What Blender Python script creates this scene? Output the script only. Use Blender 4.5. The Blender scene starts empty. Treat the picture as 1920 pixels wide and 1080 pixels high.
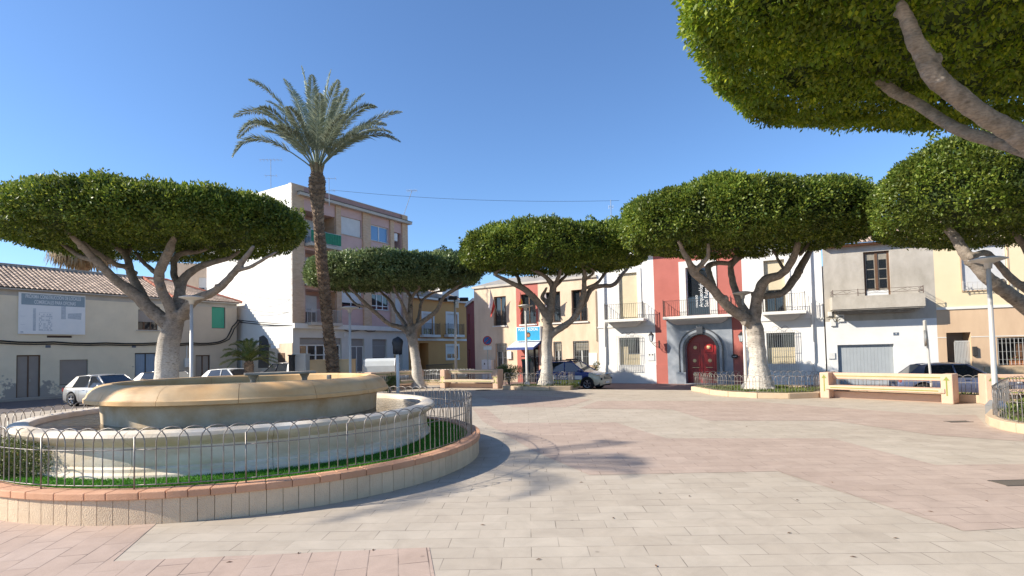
import bpy, bmesh, math, random
import numpy as np
from mathutils import Vector, Matrix
random.seed(7)
R_ = math.radians
SC = bpy.context.scene
COL = SC.collection

# ------------------------------------------------------------------ camera
F, H0, ROLL, PITCH, CZ = 1030.0, 660.0, 0.022, R_(2.2), 2.1
Rm = Matrix.Rotation(math.pi/2 + PITCH, 3, 'X') @ Matrix.Rotation(-ROLL, 3, 'Z')
_l = Rm.transposed() @ Vector((0, 1, 0))
SHIFT = (H0 - 540) + _l.y / -_l.z * F
cd = bpy.data.cameras.new('camera'); cam = bpy.data.objects.new('camera', cd); COL.objects.link(cam)
cd.sensor_width = 36; cd.lens = 36 * F / 1920; cd.shift_y = SHIFT / 1920; cd.clip_end = 3000; cd.clip_start = .05
cam.matrix_world = Matrix.Translation((0, 0, CZ)) @ Rm.to_4x4()
SC.camera = cam

def ray(px, py):
    return Rm @ Vector(((px-960)/F, (540-py+SHIFT)/F, -1))
def G(px, py, z=0.0):
    d = ray(px, py); t = (z-CZ)/d.z
    return Vector((d.x*t, d.y*t, z))
def AY(px, py, Y):
    d = ray(px, py); t = Y/d.y
    return Vector((d.x*t, Y, CZ+d.z*t))

# ------------------------------------------------------------------ light
SUN_EL = R_(33); SD = Vector((.98, .20, 0)).normalized()       # horizontal travel of the light
w = bpy.data.worlds.new('World'); SC.world = w; w.use_nodes = True
nt = w.node_tree; bg = nt.nodes['Background']
sky = nt.nodes.new('ShaderNodeTexSky'); sky.sky_type = 'NISHITA'; sky.sun_disc = False
sky.sun_elevation = SUN_EL
sky.sun_rotation = math.atan2(-SD.x, -SD.y)
sky.air_density = 1.0; sky.dust_density = .35; sky.ozone_density = 7.0; sky.altitude = 300
hs_ = nt.nodes.new('ShaderNodeHueSaturation'); hs_.inputs['Saturation'].default_value = 1.0; nt.links.new(sky.outputs[0], hs_.inputs['Color'])
nt.links.new(hs_.outputs[0], bg.inputs[0]); bg.inputs[1].default_value = .13
sl = bpy.data.lights.new('sun', 'SUN'); sl.energy = 5.0; sl.angle = R_(.53); sl.color = (1, .92, .79)
so = bpy.data.objects.new('sun', sl); COL.objects.link(so)
dv = Vector((SD.x*math.cos(SUN_EL), SD.y*math.cos(SUN_EL), -math.sin(SUN_EL)))
so.rotation_euler = dv.to_track_quat('-Z', 'Y').to_euler(); so.location = (-20, -5, 20)
SC.view_settings.view_transform = 'Standard'; SC.view_settings.look = 'None'
SC.view_settings.exposure = .76; SC.view_settings.gamma = 1
SC.cycles.max_bounces = 8; SC.cycles.diffuse_bounces = 5; SC.cycles.glossy_bounces = 3
SC.cycles.transmission_bounces = 4; SC.cycles.transparent_max_bounces = 6
SC.cycles.use_denoising = True

# ------------------------------------------------------------------ materials
M = {}
def mat(name, c, rough=.75, c2=None, ns=3.0, amt=.5, bump=0.0, bs=60.0, metal=0.0, spec=.4, island=0.0, streak=0.0, coat=0.0, emit=None):
    """procedural: two-tone noise, fine grain, bump, per-island variation"""
    m = bpy.data.materials.new(name); m.use_nodes = True; M[name] = m
    n, l = m.node_tree.nodes, m.node_tree.links
    p = n['Principled BSDF']; p.inputs['Roughness'].default_value = rough; p.inputs['Metallic'].default_value = metal
    p.inputs['Specular IOR Level'].default_value = spec
    if coat: p.inputs['Coat Weight'].default_value = coat; p.inputs['Coat Roughness'].default_value = .05
    if emit: p.inputs['Emission Color'].default_value = (*c, 1); p.inputs['Emission Strength'].default_value = emit
    tc = n.new('ShaderNodeTexCoord'); src = tc.outputs['Object']
    if streak:
        mp = n.new('ShaderNodeMapping'); mp.inputs['Scale'].default_value = (1, 1, streak); l.new(src, mp.inputs[0]); src2 = mp.outputs[0]
    else: src2 = src
    if c2 is None: c2 = tuple(x*.72 for x in c)
    nz = n.new('ShaderNodeTexNoise'); nz.inputs['Scale'].default_value = ns; nz.inputs['Detail'].default_value = 6; nz.inputs['Roughness'].default_value = .6
    l.new(src2, nz.inputs[0])
    rp = n.new('ShaderNodeValToRGB'); rp.color_ramp.elements[0].position = .5-.5*(1-amt)-.02; rp.color_ramp.elements[1].position = min(1, .5+.5*(1-amt)+.02)
    rp.color_ramp.elements[0].position = .35; rp.color_ramp.elements[1].position = .68
    l.new(nz.outputs[0], rp.inputs[0])
    mx = n.new('ShaderNodeMix'); mx.data_type = 'RGBA'; mx.inputs[6].default_value = (*c, 1); mx.inputs[7].default_value = (*[a+(b-a)*amt for a, b in zip(c, c2)], 1)
    l.new(rp.outputs[0], mx.inputs[0]); out = mx.outputs[2]
    if island:
        ge = n.new('ShaderNodeNewGeometry'); mr = n.new('ShaderNodeMapRange')
        mr.inputs[3].default_value = 1-island; mr.inputs[4].default_value = 1+island
        l.new(ge.outputs['Random Per Island'], mr.inputs[0])
        hv = n.new('ShaderNodeHueSaturation'); l.new(mr.outputs[0], hv.inputs['Value']); l.new(out, hv.inputs['Color']); out = hv.outputs[0]
    l.new(out, p.inputs['Base Color'])
    if bump:
        n2 = n.new('ShaderNodeTexNoise'); n2.inputs['Scale'].default_value = bs; n2.inputs['Detail'].default_value = 4; l.new(src, n2.inputs[0])
        b = n.new('ShaderNodeBump'); b.inputs['Strength'].default_value = bump; b.inputs['Distance'].default_value = .02
        l.new(n2.outputs[0], b.inputs['Height']); l.new(b.outputs[0], p.inputs['Normal'])
    return m

def brickmat(name, c1, c2, mortar, bw, bh, ms, rot=0.0, plane='xy', rough=.85, off=.5, ns=1.2, dirt=(.7, .65, .6), dirtamt=.35, bump=.3):
    m = bpy.data.materials.new(name); m.use_nodes = True; M[name] = m
    n, l = m.node_tree.nodes, m.node_tree.links; p = n['Principled BSDF']; p.inputs['Roughness'].default_value = rough
    p.inputs['Specular IOR Level'].default_value = .3
    tc = n.new('ShaderNodeTexCoord'); mp = n.new('ShaderNodeMapping'); mp.vector_type = 'POINT'
    l.new(tc.outputs['Object'], mp.inputs[0])
    if plane == 'xz': mp.inputs['Rotation'].default_value = (R_(-90), 0, 0)
    elif plane == 'yz': mp.inputs['Rotation'].default_value = (R_(-90), 0, R_(90))
    else: mp.inputs['Rotation'].default_value = (0, 0, rot)
    b = n.new('ShaderNodeTexBrick'); l.new(mp.outputs[0], b.inputs[0])
    b.inputs['Color1'].default_value = (*c1, 1); b.inputs['Color2'].default_value = (*c2, 1); nm = n.new('ShaderNodeTexNoise'); nm.inputs['Scale'].default_value = 1.7; nm.inputs['Detail'].default_value = 3; l.new(tc.outputs['Object'], nm.inputs[0]); rm_ = n.new('ShaderNodeMapRange'); rm_.inputs[1].default_value = .42; rm_.inputs[2].default_value = .62; l.new(nm.outputs[0], rm_.inputs[0]); mm_ = n.new('ShaderNodeMix'); mm_.data_type = 'RGBA'; mm_.inputs[6].default_value = (*[q*.82 for q in c1], 1); mm_.inputs[7].default_value = (*mortar, 1); l.new(rm_.outputs[0], mm_.inputs[0]); l.new(mm_.outputs[2], b.inputs['Mortar'])
    b.inputs['Scale'].default_value = 1; b.inputs['Brick Width'].default_value = bw; b.inputs['Row Height'].default_value = bh; b.inputs['Mortar Size'].default_value = ms
    b.inputs['Mortar Smooth'].default_value = .3; b.offset = off
    nz = n.new('ShaderNodeTexNoise'); nz.inputs['Scale'].default_value = ns; nz.inputs['Detail'].default_value = 8; nz.inputs['Roughness'].default_value = .65; l.new(tc.outputs['Object'], nz.inputs[0])
    rp = n.new('ShaderNodeValToRGB'); rp.color_ramp.elements[0].position = .35; rp.color_ramp.elements[1].position = .75; l.new(nz.outputs[0], rp.inputs[0])
    ml = n.new('ShaderNodeMath'); ml.operation = 'MULTIPLY'; ml.inputs[1].default_value = dirtamt; l.new(rp.outputs[0], ml.inputs[0])
    mx = n.new('ShaderNodeMix'); mx.data_type = 'RGBA'; mx.blend_type = 'MULTIPLY'; l.new(ml.outputs[0], mx.inputs[0]); l.new(b.outputs[0], mx.inputs[6]); mx.inputs[7].default_value = (*dirt, 1)
    g = n.new('ShaderNodeTexNoise'); g.inputs['Scale'].default_value = 140; g.inputs['Detail'].default_value = 2; l.new(tc.outputs['Object'], g.inputs[0])
    mr = n.new('ShaderNodeMapRange'); mr.inputs[3].default_value = .86; mr.inputs[4].default_value = 1.14; l.new(g.outputs[0], mr.inputs[0])
    hv = n.new('ShaderNodeHueSaturation'); l.new(mr.outputs[0], hv.inputs['Value']); l.new(mx.outputs[2], hv.inputs['Color'])
    if plane == 'xy':
        vo = n.new('ShaderNodeTexVoronoi'); vo.inputs['Scale'].default_value = 1.6; l.new(tc.outputs['Object'], vo.inputs[0]); vr = n.new('ShaderNodeMapRange'); vr.inputs[1].default_value = .02; vr.inputs[2].default_value = .05; vr.inputs[3].default_value = .70; vr.inputs[4].default_value = 1.0; l.new(vo.outputs['Distance'], vr.inputs[0])
        n4 = n.new('ShaderNodeTexNoise'); n4.inputs['Scale'].default_value = 1.9; n4.inputs['Detail'].default_value = 9; n4.inputs['Roughness'].default_value = .7; n4.inputs['Distortion'].default_value = .6; l.new(tc.outputs['Object'], n4.inputs[0]); v4 = n.new('ShaderNodeMapRange'); v4.inputs[1].default_value = .3; v4.inputs[2].default_value = .62; v4.inputs[3].default_value = .86; v4.inputs[4].default_value = 1.04; l.new(n4.outputs[0], v4.inputs[0])
        m5 = n.new('ShaderNodeMath'); m5.operation = 'MULTIPLY'; l.new(vr.outputs[0], m5.inputs[0]); l.new(v4.outputs[0], m5.inputs[1]); m6 = n.new('ShaderNodeMath'); m6.operation = 'MULTIPLY'; l.new(m5.outputs[0], m6.inputs[0]); l.new(mr.outputs[0], m6.inputs[1]); l.new(m6.outputs[0], hv.inputs['Value'])
    l.new(hv.outputs[0], p.inputs['Base Color'])
    bp = n.new('ShaderNodeBump'); bp.inputs['Strength'].default_value = bump; bp.inputs['Distance'].default_value = .01
    iv = n.new('ShaderNodeMath'); iv.operation = 'SUBTRACT'; iv.inputs[0].default_value = 1; l.new(b.outputs['Fac'], iv.inputs[1])
    l.new(iv.outputs[0], bp.inputs['Height']); l.new(bp.outputs[0], p.inputs['Normal'])
    return m

def slatmat(name, c, pitch=.045, axis='Z', rough=.6, depth=.5, c2=None):
    """roller blind / planks: ribs by bump and a thin dark gap"""
    m = mat(name, c, rough, c2, ns=2, amt=.35)
    n, l = m.node_tree.nodes, m.node_tree.links; p = n['Principled BSDF']
    tc = n.new('ShaderNodeTexCoord'); wv = n.new('ShaderNodeTexWave'); wv.wave_type = 'BANDS'; wv.bands_direction = axis; wv.wave_profile = 'SAW'
    wv.inputs['Scale'].default_value = .314/pitch; l.new(tc.outputs['Object'], wv.inputs[0])
    b = n.new('ShaderNodeBump'); b.inputs['Strength'].default_value = depth; b.inputs['Distance'].default_value = .012
    l.new(wv.outputs['Fac'], b.inputs['Height']); l.new(b.outputs[0], p.inputs['Normal'])
    return m

def leafmat(name, c, c2, tr=.3, rough=.42, val=.45):
    m = bpy.data.materials.new(name); m.use_nodes = True; M[name] = m
    n, l = m.node_tree.nodes, m.node_tree.links; p = n['Principled BSDF']; o = n['Material Output']
    p.inputs['Roughness'].default_value = rough+.06; p.inputs['Specular IOR Level'].default_value = .35
    ge = n.new('ShaderNodeNewGeometry'); rp = n.new('ShaderNodeValToRGB'); e = rp.color_ramp.elements
    e[0].color = (*c, 1); e[1].color = (*c2, 1); e.new(.75).color = (*[a*.6+b*.4 for a, b in zip(c, c2)], 1)
    l.new(ge.outputs['Random Per Island'], rp.inputs[0])
    tc = n.new('ShaderNodeTexCoord'); nz = n.new('ShaderNodeTexNoise'); nz.inputs['Scale'].default_value = .9; nz.inputs['Detail'].default_value = 3; l.new(tc.outputs['Object'], nz.inputs[0])
    mr = n.new('ShaderNodeMapRange'); mr.inputs[1].default_value = .3; mr.inputs[2].default_value = .7; mr.inputs[3].default_value = 1-val; mr.inputs[4].default_value = 1+val; l.new(nz.outputs[0], mr.inputs[0])
    hv = n.new('ShaderNodeHueSaturation'); l.new(mr.outputs[0], hv.inputs['Value']); l.new(rp.outputs[0], hv.inputs['Color'])
    l.new(hv.outputs[0], p.inputs['Base Color'])
    t = n.new('ShaderNodeBsdfTranslucent'); tv = n.new('ShaderNodeHueSaturation'); tv.inputs['Value'].default_value = 1.6; tv.inputs['Hue'].default_value = .485; l.new(hv.outputs[0], tv.inputs['Color']); l.new(tv.outputs[0], t.inputs[0])
    ms = n.new('ShaderNodeMixShader'); ms.inputs[0].default_value = tr; l.new(p.outputs[0], ms.inputs[1]); l.new(t.outputs[0], ms.inputs[2]); l.new(ms.outputs[0], o.inputs[0])
    return m

def watermat(name, c):
    m = bpy.data.materials.new(name); m.use_nodes = True; M[name] = m
    n, l = m.node_tree.nodes, m.node_tree.links; p = n['Principled BSDF']
    p.inputs['Base Color'].default_value = (*c, 1); p.inputs['Roughness'].default_value = .04; p.inputs['IOR'].default_value = 1.33; p.inputs['Specular IOR Level'].default_value = .6
    tc = n.new('ShaderNodeTexCoord'); nz = n.new('ShaderNodeTexNoise'); nz.inputs['Scale'].default_value = 9; nz.inputs['Detail'].default_value = 4; l.new(tc.outputs['Object'], nz.inputs[0])
    b = n.new('ShaderNodeBump'); b.inputs['Strength'].default_value = .9; b.inputs['Distance'].default_value = .04; l.new(nz.outputs[0], b.inputs['Height']); l.new(b.outputs[0], p.inputs['Normal'])
    return m

def plastermat(name, base, patch, zmax, zsoft=1.0, ns=1.3, thr=.52, grain=.1):
    """plaster whose lower band is worn off in ragged patches of bare render"""
    m = mat(name, base, .9, tuple(x*.86 for x in base), ns=.8, amt=.8, bump=.25, bs=25)
    n, l = m.node_tree.nodes, m.node_tree.links; p = n['Principled BSDF']
    old = p.inputs['Base Color'].links[0].from_socket
    tc = n.new('ShaderNodeTexCoord'); sp = n.new('ShaderNodeSeparateXYZ'); l.new(tc.outputs['Object'], sp.inputs[0])
    mr = n.new('ShaderNodeMapRange'); mr.inputs[1].default_value = zmax-zsoft; mr.inputs[2].default_value = zmax+zsoft; mr.inputs[3].default_value = .13; mr.inputs[4].default_value = -.4; l.new(sp.outputs[2], mr.inputs[0])
    nz = n.new('ShaderNodeTexNoise'); nz.inputs['Scale'].default_value = ns; nz.inputs['Detail'].default_value = 7; nz.inputs['Roughness'].default_value = .68; l.new(tc.outputs['Object'], nz.inputs[0])
    ad = n.new('ShaderNodeMath'); ad.operation = 'ADD'; l.new(nz.outputs[0], ad.inputs[0]); l.new(mr.outputs[0], ad.inputs[1])
    rp = n.new('ShaderNodeValToRGB'); rp.color_ramp.elements[0].position = thr; rp.color_ramp.elements[1].position = thr+.05; l.new(ad.outputs[0], rp.inputs[0])
    mx = n.new('ShaderNodeMix'); mx.data_type = 'RGBA'; l.new(rp.outputs[0], mx.inputs[0]); l.new(old, mx.inputs[6]); mx.inputs[7].default_value = (*patch, 1)
    l.new(mx.outputs[2], p.inputs['Base Color'])
    return m

mat('white_wall', (.80, .78, .745), .85, (.70, .675, .635), ns=.7, amt=.7, bump=.12, bs=20)
mat('gable_white', (.80, .78, .73), .85, (.66, .63, .57), ns=.35, amt=.7, bump=.12, bs=20)
mat('red_wall', (.46, .145, .115), .85, (.38, .115, .09), ns=.9, amt=.7, bump=.12, bs=20)
mat('plum_wall', (.28, .075, .075), .85, (.23, .06, .06), ns=.9, amt=.7)
mat('cream_wall', (.74, .58, .42), .85, (.58, .43, .30), ns=1.3, amt=.9, streak=.35, bump=.12, bs=20)
mat('yellow_wall', (.78, .64, .42), .85, (.70, .56, .36), ns=.6, amt=.7, bump=.12, bs=20)
mat('beige_wall', (.64, .46, .30), .85, (.53, .37, .24), ns=1.1, amt=.9, streak=.35, bump=.12, bs=20)
mat('gray_wall', (.52, .475, .41), .95, (.37, .335, .28), ns=1.2, amt=1, bump=.4, bs=9, streak=.5)
mat('concrete', (.36, .33, .29), .9, (.24, .22, .19), ns=3, amt=1, bump=.3, bs=30)
mat('mustard_wall', (.62, .33, .12), .85, (.54, .28, .10), ns=.6, amt=.7, bump=.1, bs=20)
mat('pink_wall', (.60, .41, .37), .9, (.52, .34, .30), ns=.8, amt=.8, bump=.2, bs=20)
mat('panel_wall', (.66, .645, .60), .7, (.58, .565, .53), ns=.8, amt=.8)
plastermat('left_wall', (.84, .72, .53), (.36, .32, .28), 1.7, 1.6, thr=.50)
plastermat('left_wall_bare', (.56, .47, .37), (.38, .33, .28), 1.8, 2.2, thr=.52)
plastermat('house_white', (.78, .77, .75), (.46, .44, .40), 3.6, .3, ns=3.0, thr=.80)
mat('stucco_band', (.55, .50, .43), .9, (.42, .38, .33), ns=1, amt=.9)
brickmat('brick_xz', (.66, .46, .30), (.55, .37, .24), (.50, .43, .36), .26, .075, .008, plane='xz')
brickmat('brick_yz', (.58, .40, .26), (.48, .32, .2), (.48, .41, .34), .26, .075, .008, plane='yz')
brickmat('parapet_brick', (.48, .28, .24), (.42, .245, .21), (.44, .31, .27), .26, .075, .008, plane='xz')
brickmat('beige_paving', (.485, .42, .34), (.445, .38, .305), (.19, .16, .13), .60, .30, .005, rot=R_(1.5), ns=.35, dirt=(.80, .77, .74), dirtamt=.55)
brickmat('pink_paving', (.46, .36, .295), (.42, .325, .265), (.18, .13, .105), .60, .30, .0055, rot=R_(1.5), ns=.35, dirt=(.80, .77, .74), dirtamt=.55)
brickmat('pink_paving_cross', (.47, .36, .295), (.44, .33, .265), (.16, .12, .10), .60, .30, .007, rot=R_(78), ns=.35, dirt=(.80, .77, .74), dirtamt=.55)
mat('asphalt', (.14, .115, .11), .9, (.10, .085, .08), ns=2, amt=.8, bump=.4, bs=80)
mat('red_asphalt', (.24, .155, .135), .9, (.19, .12, .105), ns=2, amt=.8, bump=.3, bs=80)
mat('sidewalk', (.42, .37, .31), .9, (.34, .30, .25), ns=2, amt=.8, bump=.3, bs=60)
mat('far_ground', (.30, .26, .21), .95, (.24, .20, .16), ns=.1, amt=1)
mat('soil', (.16, .12, .075), .95, (.09, .07, .04), ns=4, amt=1, bump=.8, bs=20)
mat('turf', (.055, .19, .012), .9, (.035, .13, .008), ns=9, amt=.9, bump=.9, bs=90)
mat('coping', (.60, .33, .20), .8, (.51, .265, .15), ns=4, amt=.8, bump=.5, bs=90, island=.13)
mat('wall_block', (.66, .51, .35), .9, (.58, .44, .30), ns=5, amt=.8, bump=.8, bs=70, island=.08)
mat('curb_stone', (.56, .42, .28), .9, (.46, .34, .23), ns=3, amt=.8, bump=.4, bs=60, island=.08)
mat('basin_stone', (.76, .68, .57), .7, (.56, .45, .31), ns=1.3, amt=1, bump=.25, bs=40, streak=3)
mat('pedestal_stone', (.62, .53, .39), .75, (.45, .31, .17), ns=1.8, amt=1, bump=.25, bs=30)
mat('rim_stone', (.66, .44, .22), .6, (.58, .33, .13), ns=1.8, amt=1, bump=.12, bs=40, island=.05, spec=.5)
mat('metal_hoop', (.27, .258, .245), .45, (.17, .13, .10), ns=14, amt=.8, metal=.55)
mat('galv', (.45, .45, .44), .4, (.36, .36, .35), ns=6, amt=.6, metal=.7)
mat('lamp_metal', (.55, .53, .49), .45, (.48, .46, .42), ns=3, amt=.5, metal=.3)
mat('black_iron', (.025, .022, .022), .5, (.05, .035, .03), ns=20, amt=.6)
mat('rusty_iron', (.10, .055, .04), .7, (.05, .03, .025), ns=15, amt=.8)
mat('bench_stone', (.62, .42, .30), .85, (.54, .36, .26), ns=3, amt=.7, bump=.3, bs=60)
mat('bench_cream', (.62, .49, .35), .8, (.55, .43, .30), ns=3, amt=.7, bump=.3, bs=60)
mat('green_stripe', (.22, .26, .05), .6)
mat('tile_cream', (.62, .52, .25), .5)
mat('bark', (.30, .25, .205), .9, (.17, .14, .11), ns=5, amt=1, bump=1.0, bs=18)
mat('whitewash', (.62, .575, .50), .9, (.40, .34, .27), ns=7, amt=.9, bump=.6, bs=14)
mat('palm_bark', (.26, .185, .125), .95, (.12, .08, .055), ns=5, amt=1, island=.35)
mat('dry_frond', (.28, .21, .12), .9, (.18, .13, .075), ns=5, amt=.8, island=.25)
leafmat('ficus_leaf', (.045, .09, .010), (.25, .29, .045), tr=.28, rough=.38)
leafmat('ficus_leaf_near', (.075, .145, .010), (.30, .35, .03), tr=.40, rough=.38)
leafmat('ficus_leaf_grey', (.07, .115, .035), (.27, .32, .14), tr=.2, rough=.38)
mat('core_dark_green', (.035, .06, .012), .9, (.02, .035, .008), ns=6, amt=1, bump=1, bs=12)  # dark leaf green for the solid light-blocking core of the crowns
leafmat('palm_leaf', (.17, .21, .15), (.42, .45, .34), tr=.15, rough=.4, val=.15)
leafmat('cycad_leaf', (.09, .13, .03), (.24, .26, .08), tr=.15, rough=.4, val=.15)
leafmat('grass_leaf', (.07, .11, .02), (.20, .22, .06), tr=.2, rough=.6)
leafmat('turf_leaf', (.04, .17, .012), (.10, .30, .03), tr=.25, rough=.6, val=.1)
mat('glass', (.018, .022, .028), .04, (.03, .035, .04), ns=1, amt=.3, spec=.9)
mat('sky_glass', (.10, .22, .40), .06, (.12, .26, .46), ns=1, amt=.3, spec=.9)
mat('white_frame', (.74, .74, .72), .5, (.66, .66, .64), ns=3, amt=.4)
mat('dark_frame', (.05, .045, .04), .5)
mat('brown_frame', (.16, .085, .045), .6, (.11, .06, .035), ns=10, amt=.8)
mat('white_trim', (.74, .72, .67), .8, (.62, .60, .55), ns=2, amt=.6)
slatmat('white_blind', (.64, .64, .63), .05)
slatmat('grey_blind', (.33, .31, .29), .05)
slatmat('cream_shutter', (.62, .53, .36), .11)
slatmat('brown_blind', (.36, .31, .27), .06, c2=(.26, .22, .19))
slatmat('green_blind', (.06, .36, .24), .05)
slatmat('garage_slat', (.36, .39, .41), .17, 'X', depth=1.0)
slatmat('blue_planks', (.28, .36, .46), .16, 'X', depth=1.0)
mat('grey_door', (.22, .22, .23), .6)
mat('curtain', (.33, .30, .24), .9, (.20, .18, .15), ns=6, amt=.8)
mat('dark_room', (.02, .018, .016), .9)
mat('green_cloth', (.03, .22, .12), .8, (.02, .15, .09), ns=6, amt=.8)
mat('marble', (.34, .36, .39), .3, (.20, .225, .26), ns=1.5, amt=1, spec=.5)
mat('dark_marble', (.05, .052, .058), .25, (.08, .08, .09), ns=3, amt=.8, spec=.5)
mat('red_door', (.36, .016, .014), .35, (.29, .012, .012), ns=2, amt=.5, spec=.5)
mat('gold', (.70, .52, .28), .35, (.5, .36, .18), ns=20, amt=.5, metal=.4)
mat('rooftile', (.50, .38, .29), .85, (.33, .25, .20), ns=1.5, amt=1, bump=.3, bs=30, island=.25)
mat('rooftile_red', (.48, .17, .10), .85, (.36, .13, .09), ns=2, amt=.9, island=.2)
mat('roof_tile_under', (.10, .07, .05), .95)
mat('rubber', (.015, .015, .016), .7)
mat('rim_alloy', (.55, .55, .56), .3, metal=.8)
mat('car_silver', (.46, .45, .43), .32, (.44, .43, .41), ns=2, amt=.3, metal=.45, coat=.6)
mat('car_white', (.74, .74, .73), .3, (.72, .72, .71), ns=2, amt=.3, coat=.7)
mat('car_dark', (.035, .035, .045), .3, (.04, .04, .05), ns=2, amt=.3, coat=.7)
mat('car_blue', (.12, .14, .22), .3, (.13, .15, .23), ns=2, amt=.3, metal=.35, coat=.7)
mat('police_blue', (.015, .04, .20), .3, (.017, .045, .22), ns=2, amt=.3, coat=.7)
mat('police_yellow', (.62, .60, .10), .4)
mat('police_cream', (.64, .61, .44), .35, coat=.5)
mat('black_plastic', (.02, .02, .022), .55)
mat('headlight', (.65, .68, .70), .1, spec=.9)
mat('tail_light', (.35, .01, .01), .2, spec=.8)
mat('sign_blue', (.02, .33, .58), .5)
mat('sign_white', (.80, .82, .82), .5)
mat('billboard', (.86, .86, .84), .5, (.78, .79, .79), ns=1.5, amt=.7)
mat('billboard_head', (.30, .38, .42), .5)
mat('billboard_ink', (.45, .49, .53), .5, (.60, .64, .67), ns=12, amt=.9)
mat('no_park_blue', (.02, .13, .40), .4)
mat('sign_red', (.50, .02, .02), .4)
mat('awning', (.52, .56, .66), .8, (.46, .50, .60), ns=3, amt=.5)
mat('awning_edge', (.05, .08, .25), .8)
mat('flag_white', (.68, .62, .62), .8)
mat('flag_red', (.55, .05, .035), .8)
mat('flag_yellow', (.65, .42, .04), .8)
mat('bin_green', (.02, .12, .05), .5)
mat('bin_dark', (.05, .065, .075), .5)
mat('tank_white', (.60, .63, .64), .4, (.50, .53, .54), ns=2, amt=.6)
mat('cabinet', (.55, .54, .51), .6, (.47, .46, .43), ns=2, amt=.6)
mat('cream_block', (.66, .49, .29), .85, (.58, .43, .25), ns=2, amt=.7)
mat('bag_black', (.035, .038, .045), .45, (.02, .02, .025), ns=8, amt=.8, bump=1, bs=8)
mat('cable', (.02, .02, .02), .6)
mat('meter_box', (.72, .71, .68), .6)
mat('stone_clad', (.50, .38, .24), .9, (.30, .22, .14), ns=3.5, amt=1, bump=.9, bs=6)
mat('terracotta', (.42, .18, .08), .8)
mat('flower', (.55, .03, .03), .6)
mat('plate_tile', (.12, .15, .20), .4)
mat('dead_stone', (.42, .36, .28), .8, (.24, .20, .15), ns=3, amt=1, bump=.3, bs=30)
mat('iron_grate', (.10, .085, .07), .8)
watermat('water_low', (.045, .05, .035)); watermat('water_high', (.12, .12, .09))

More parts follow.
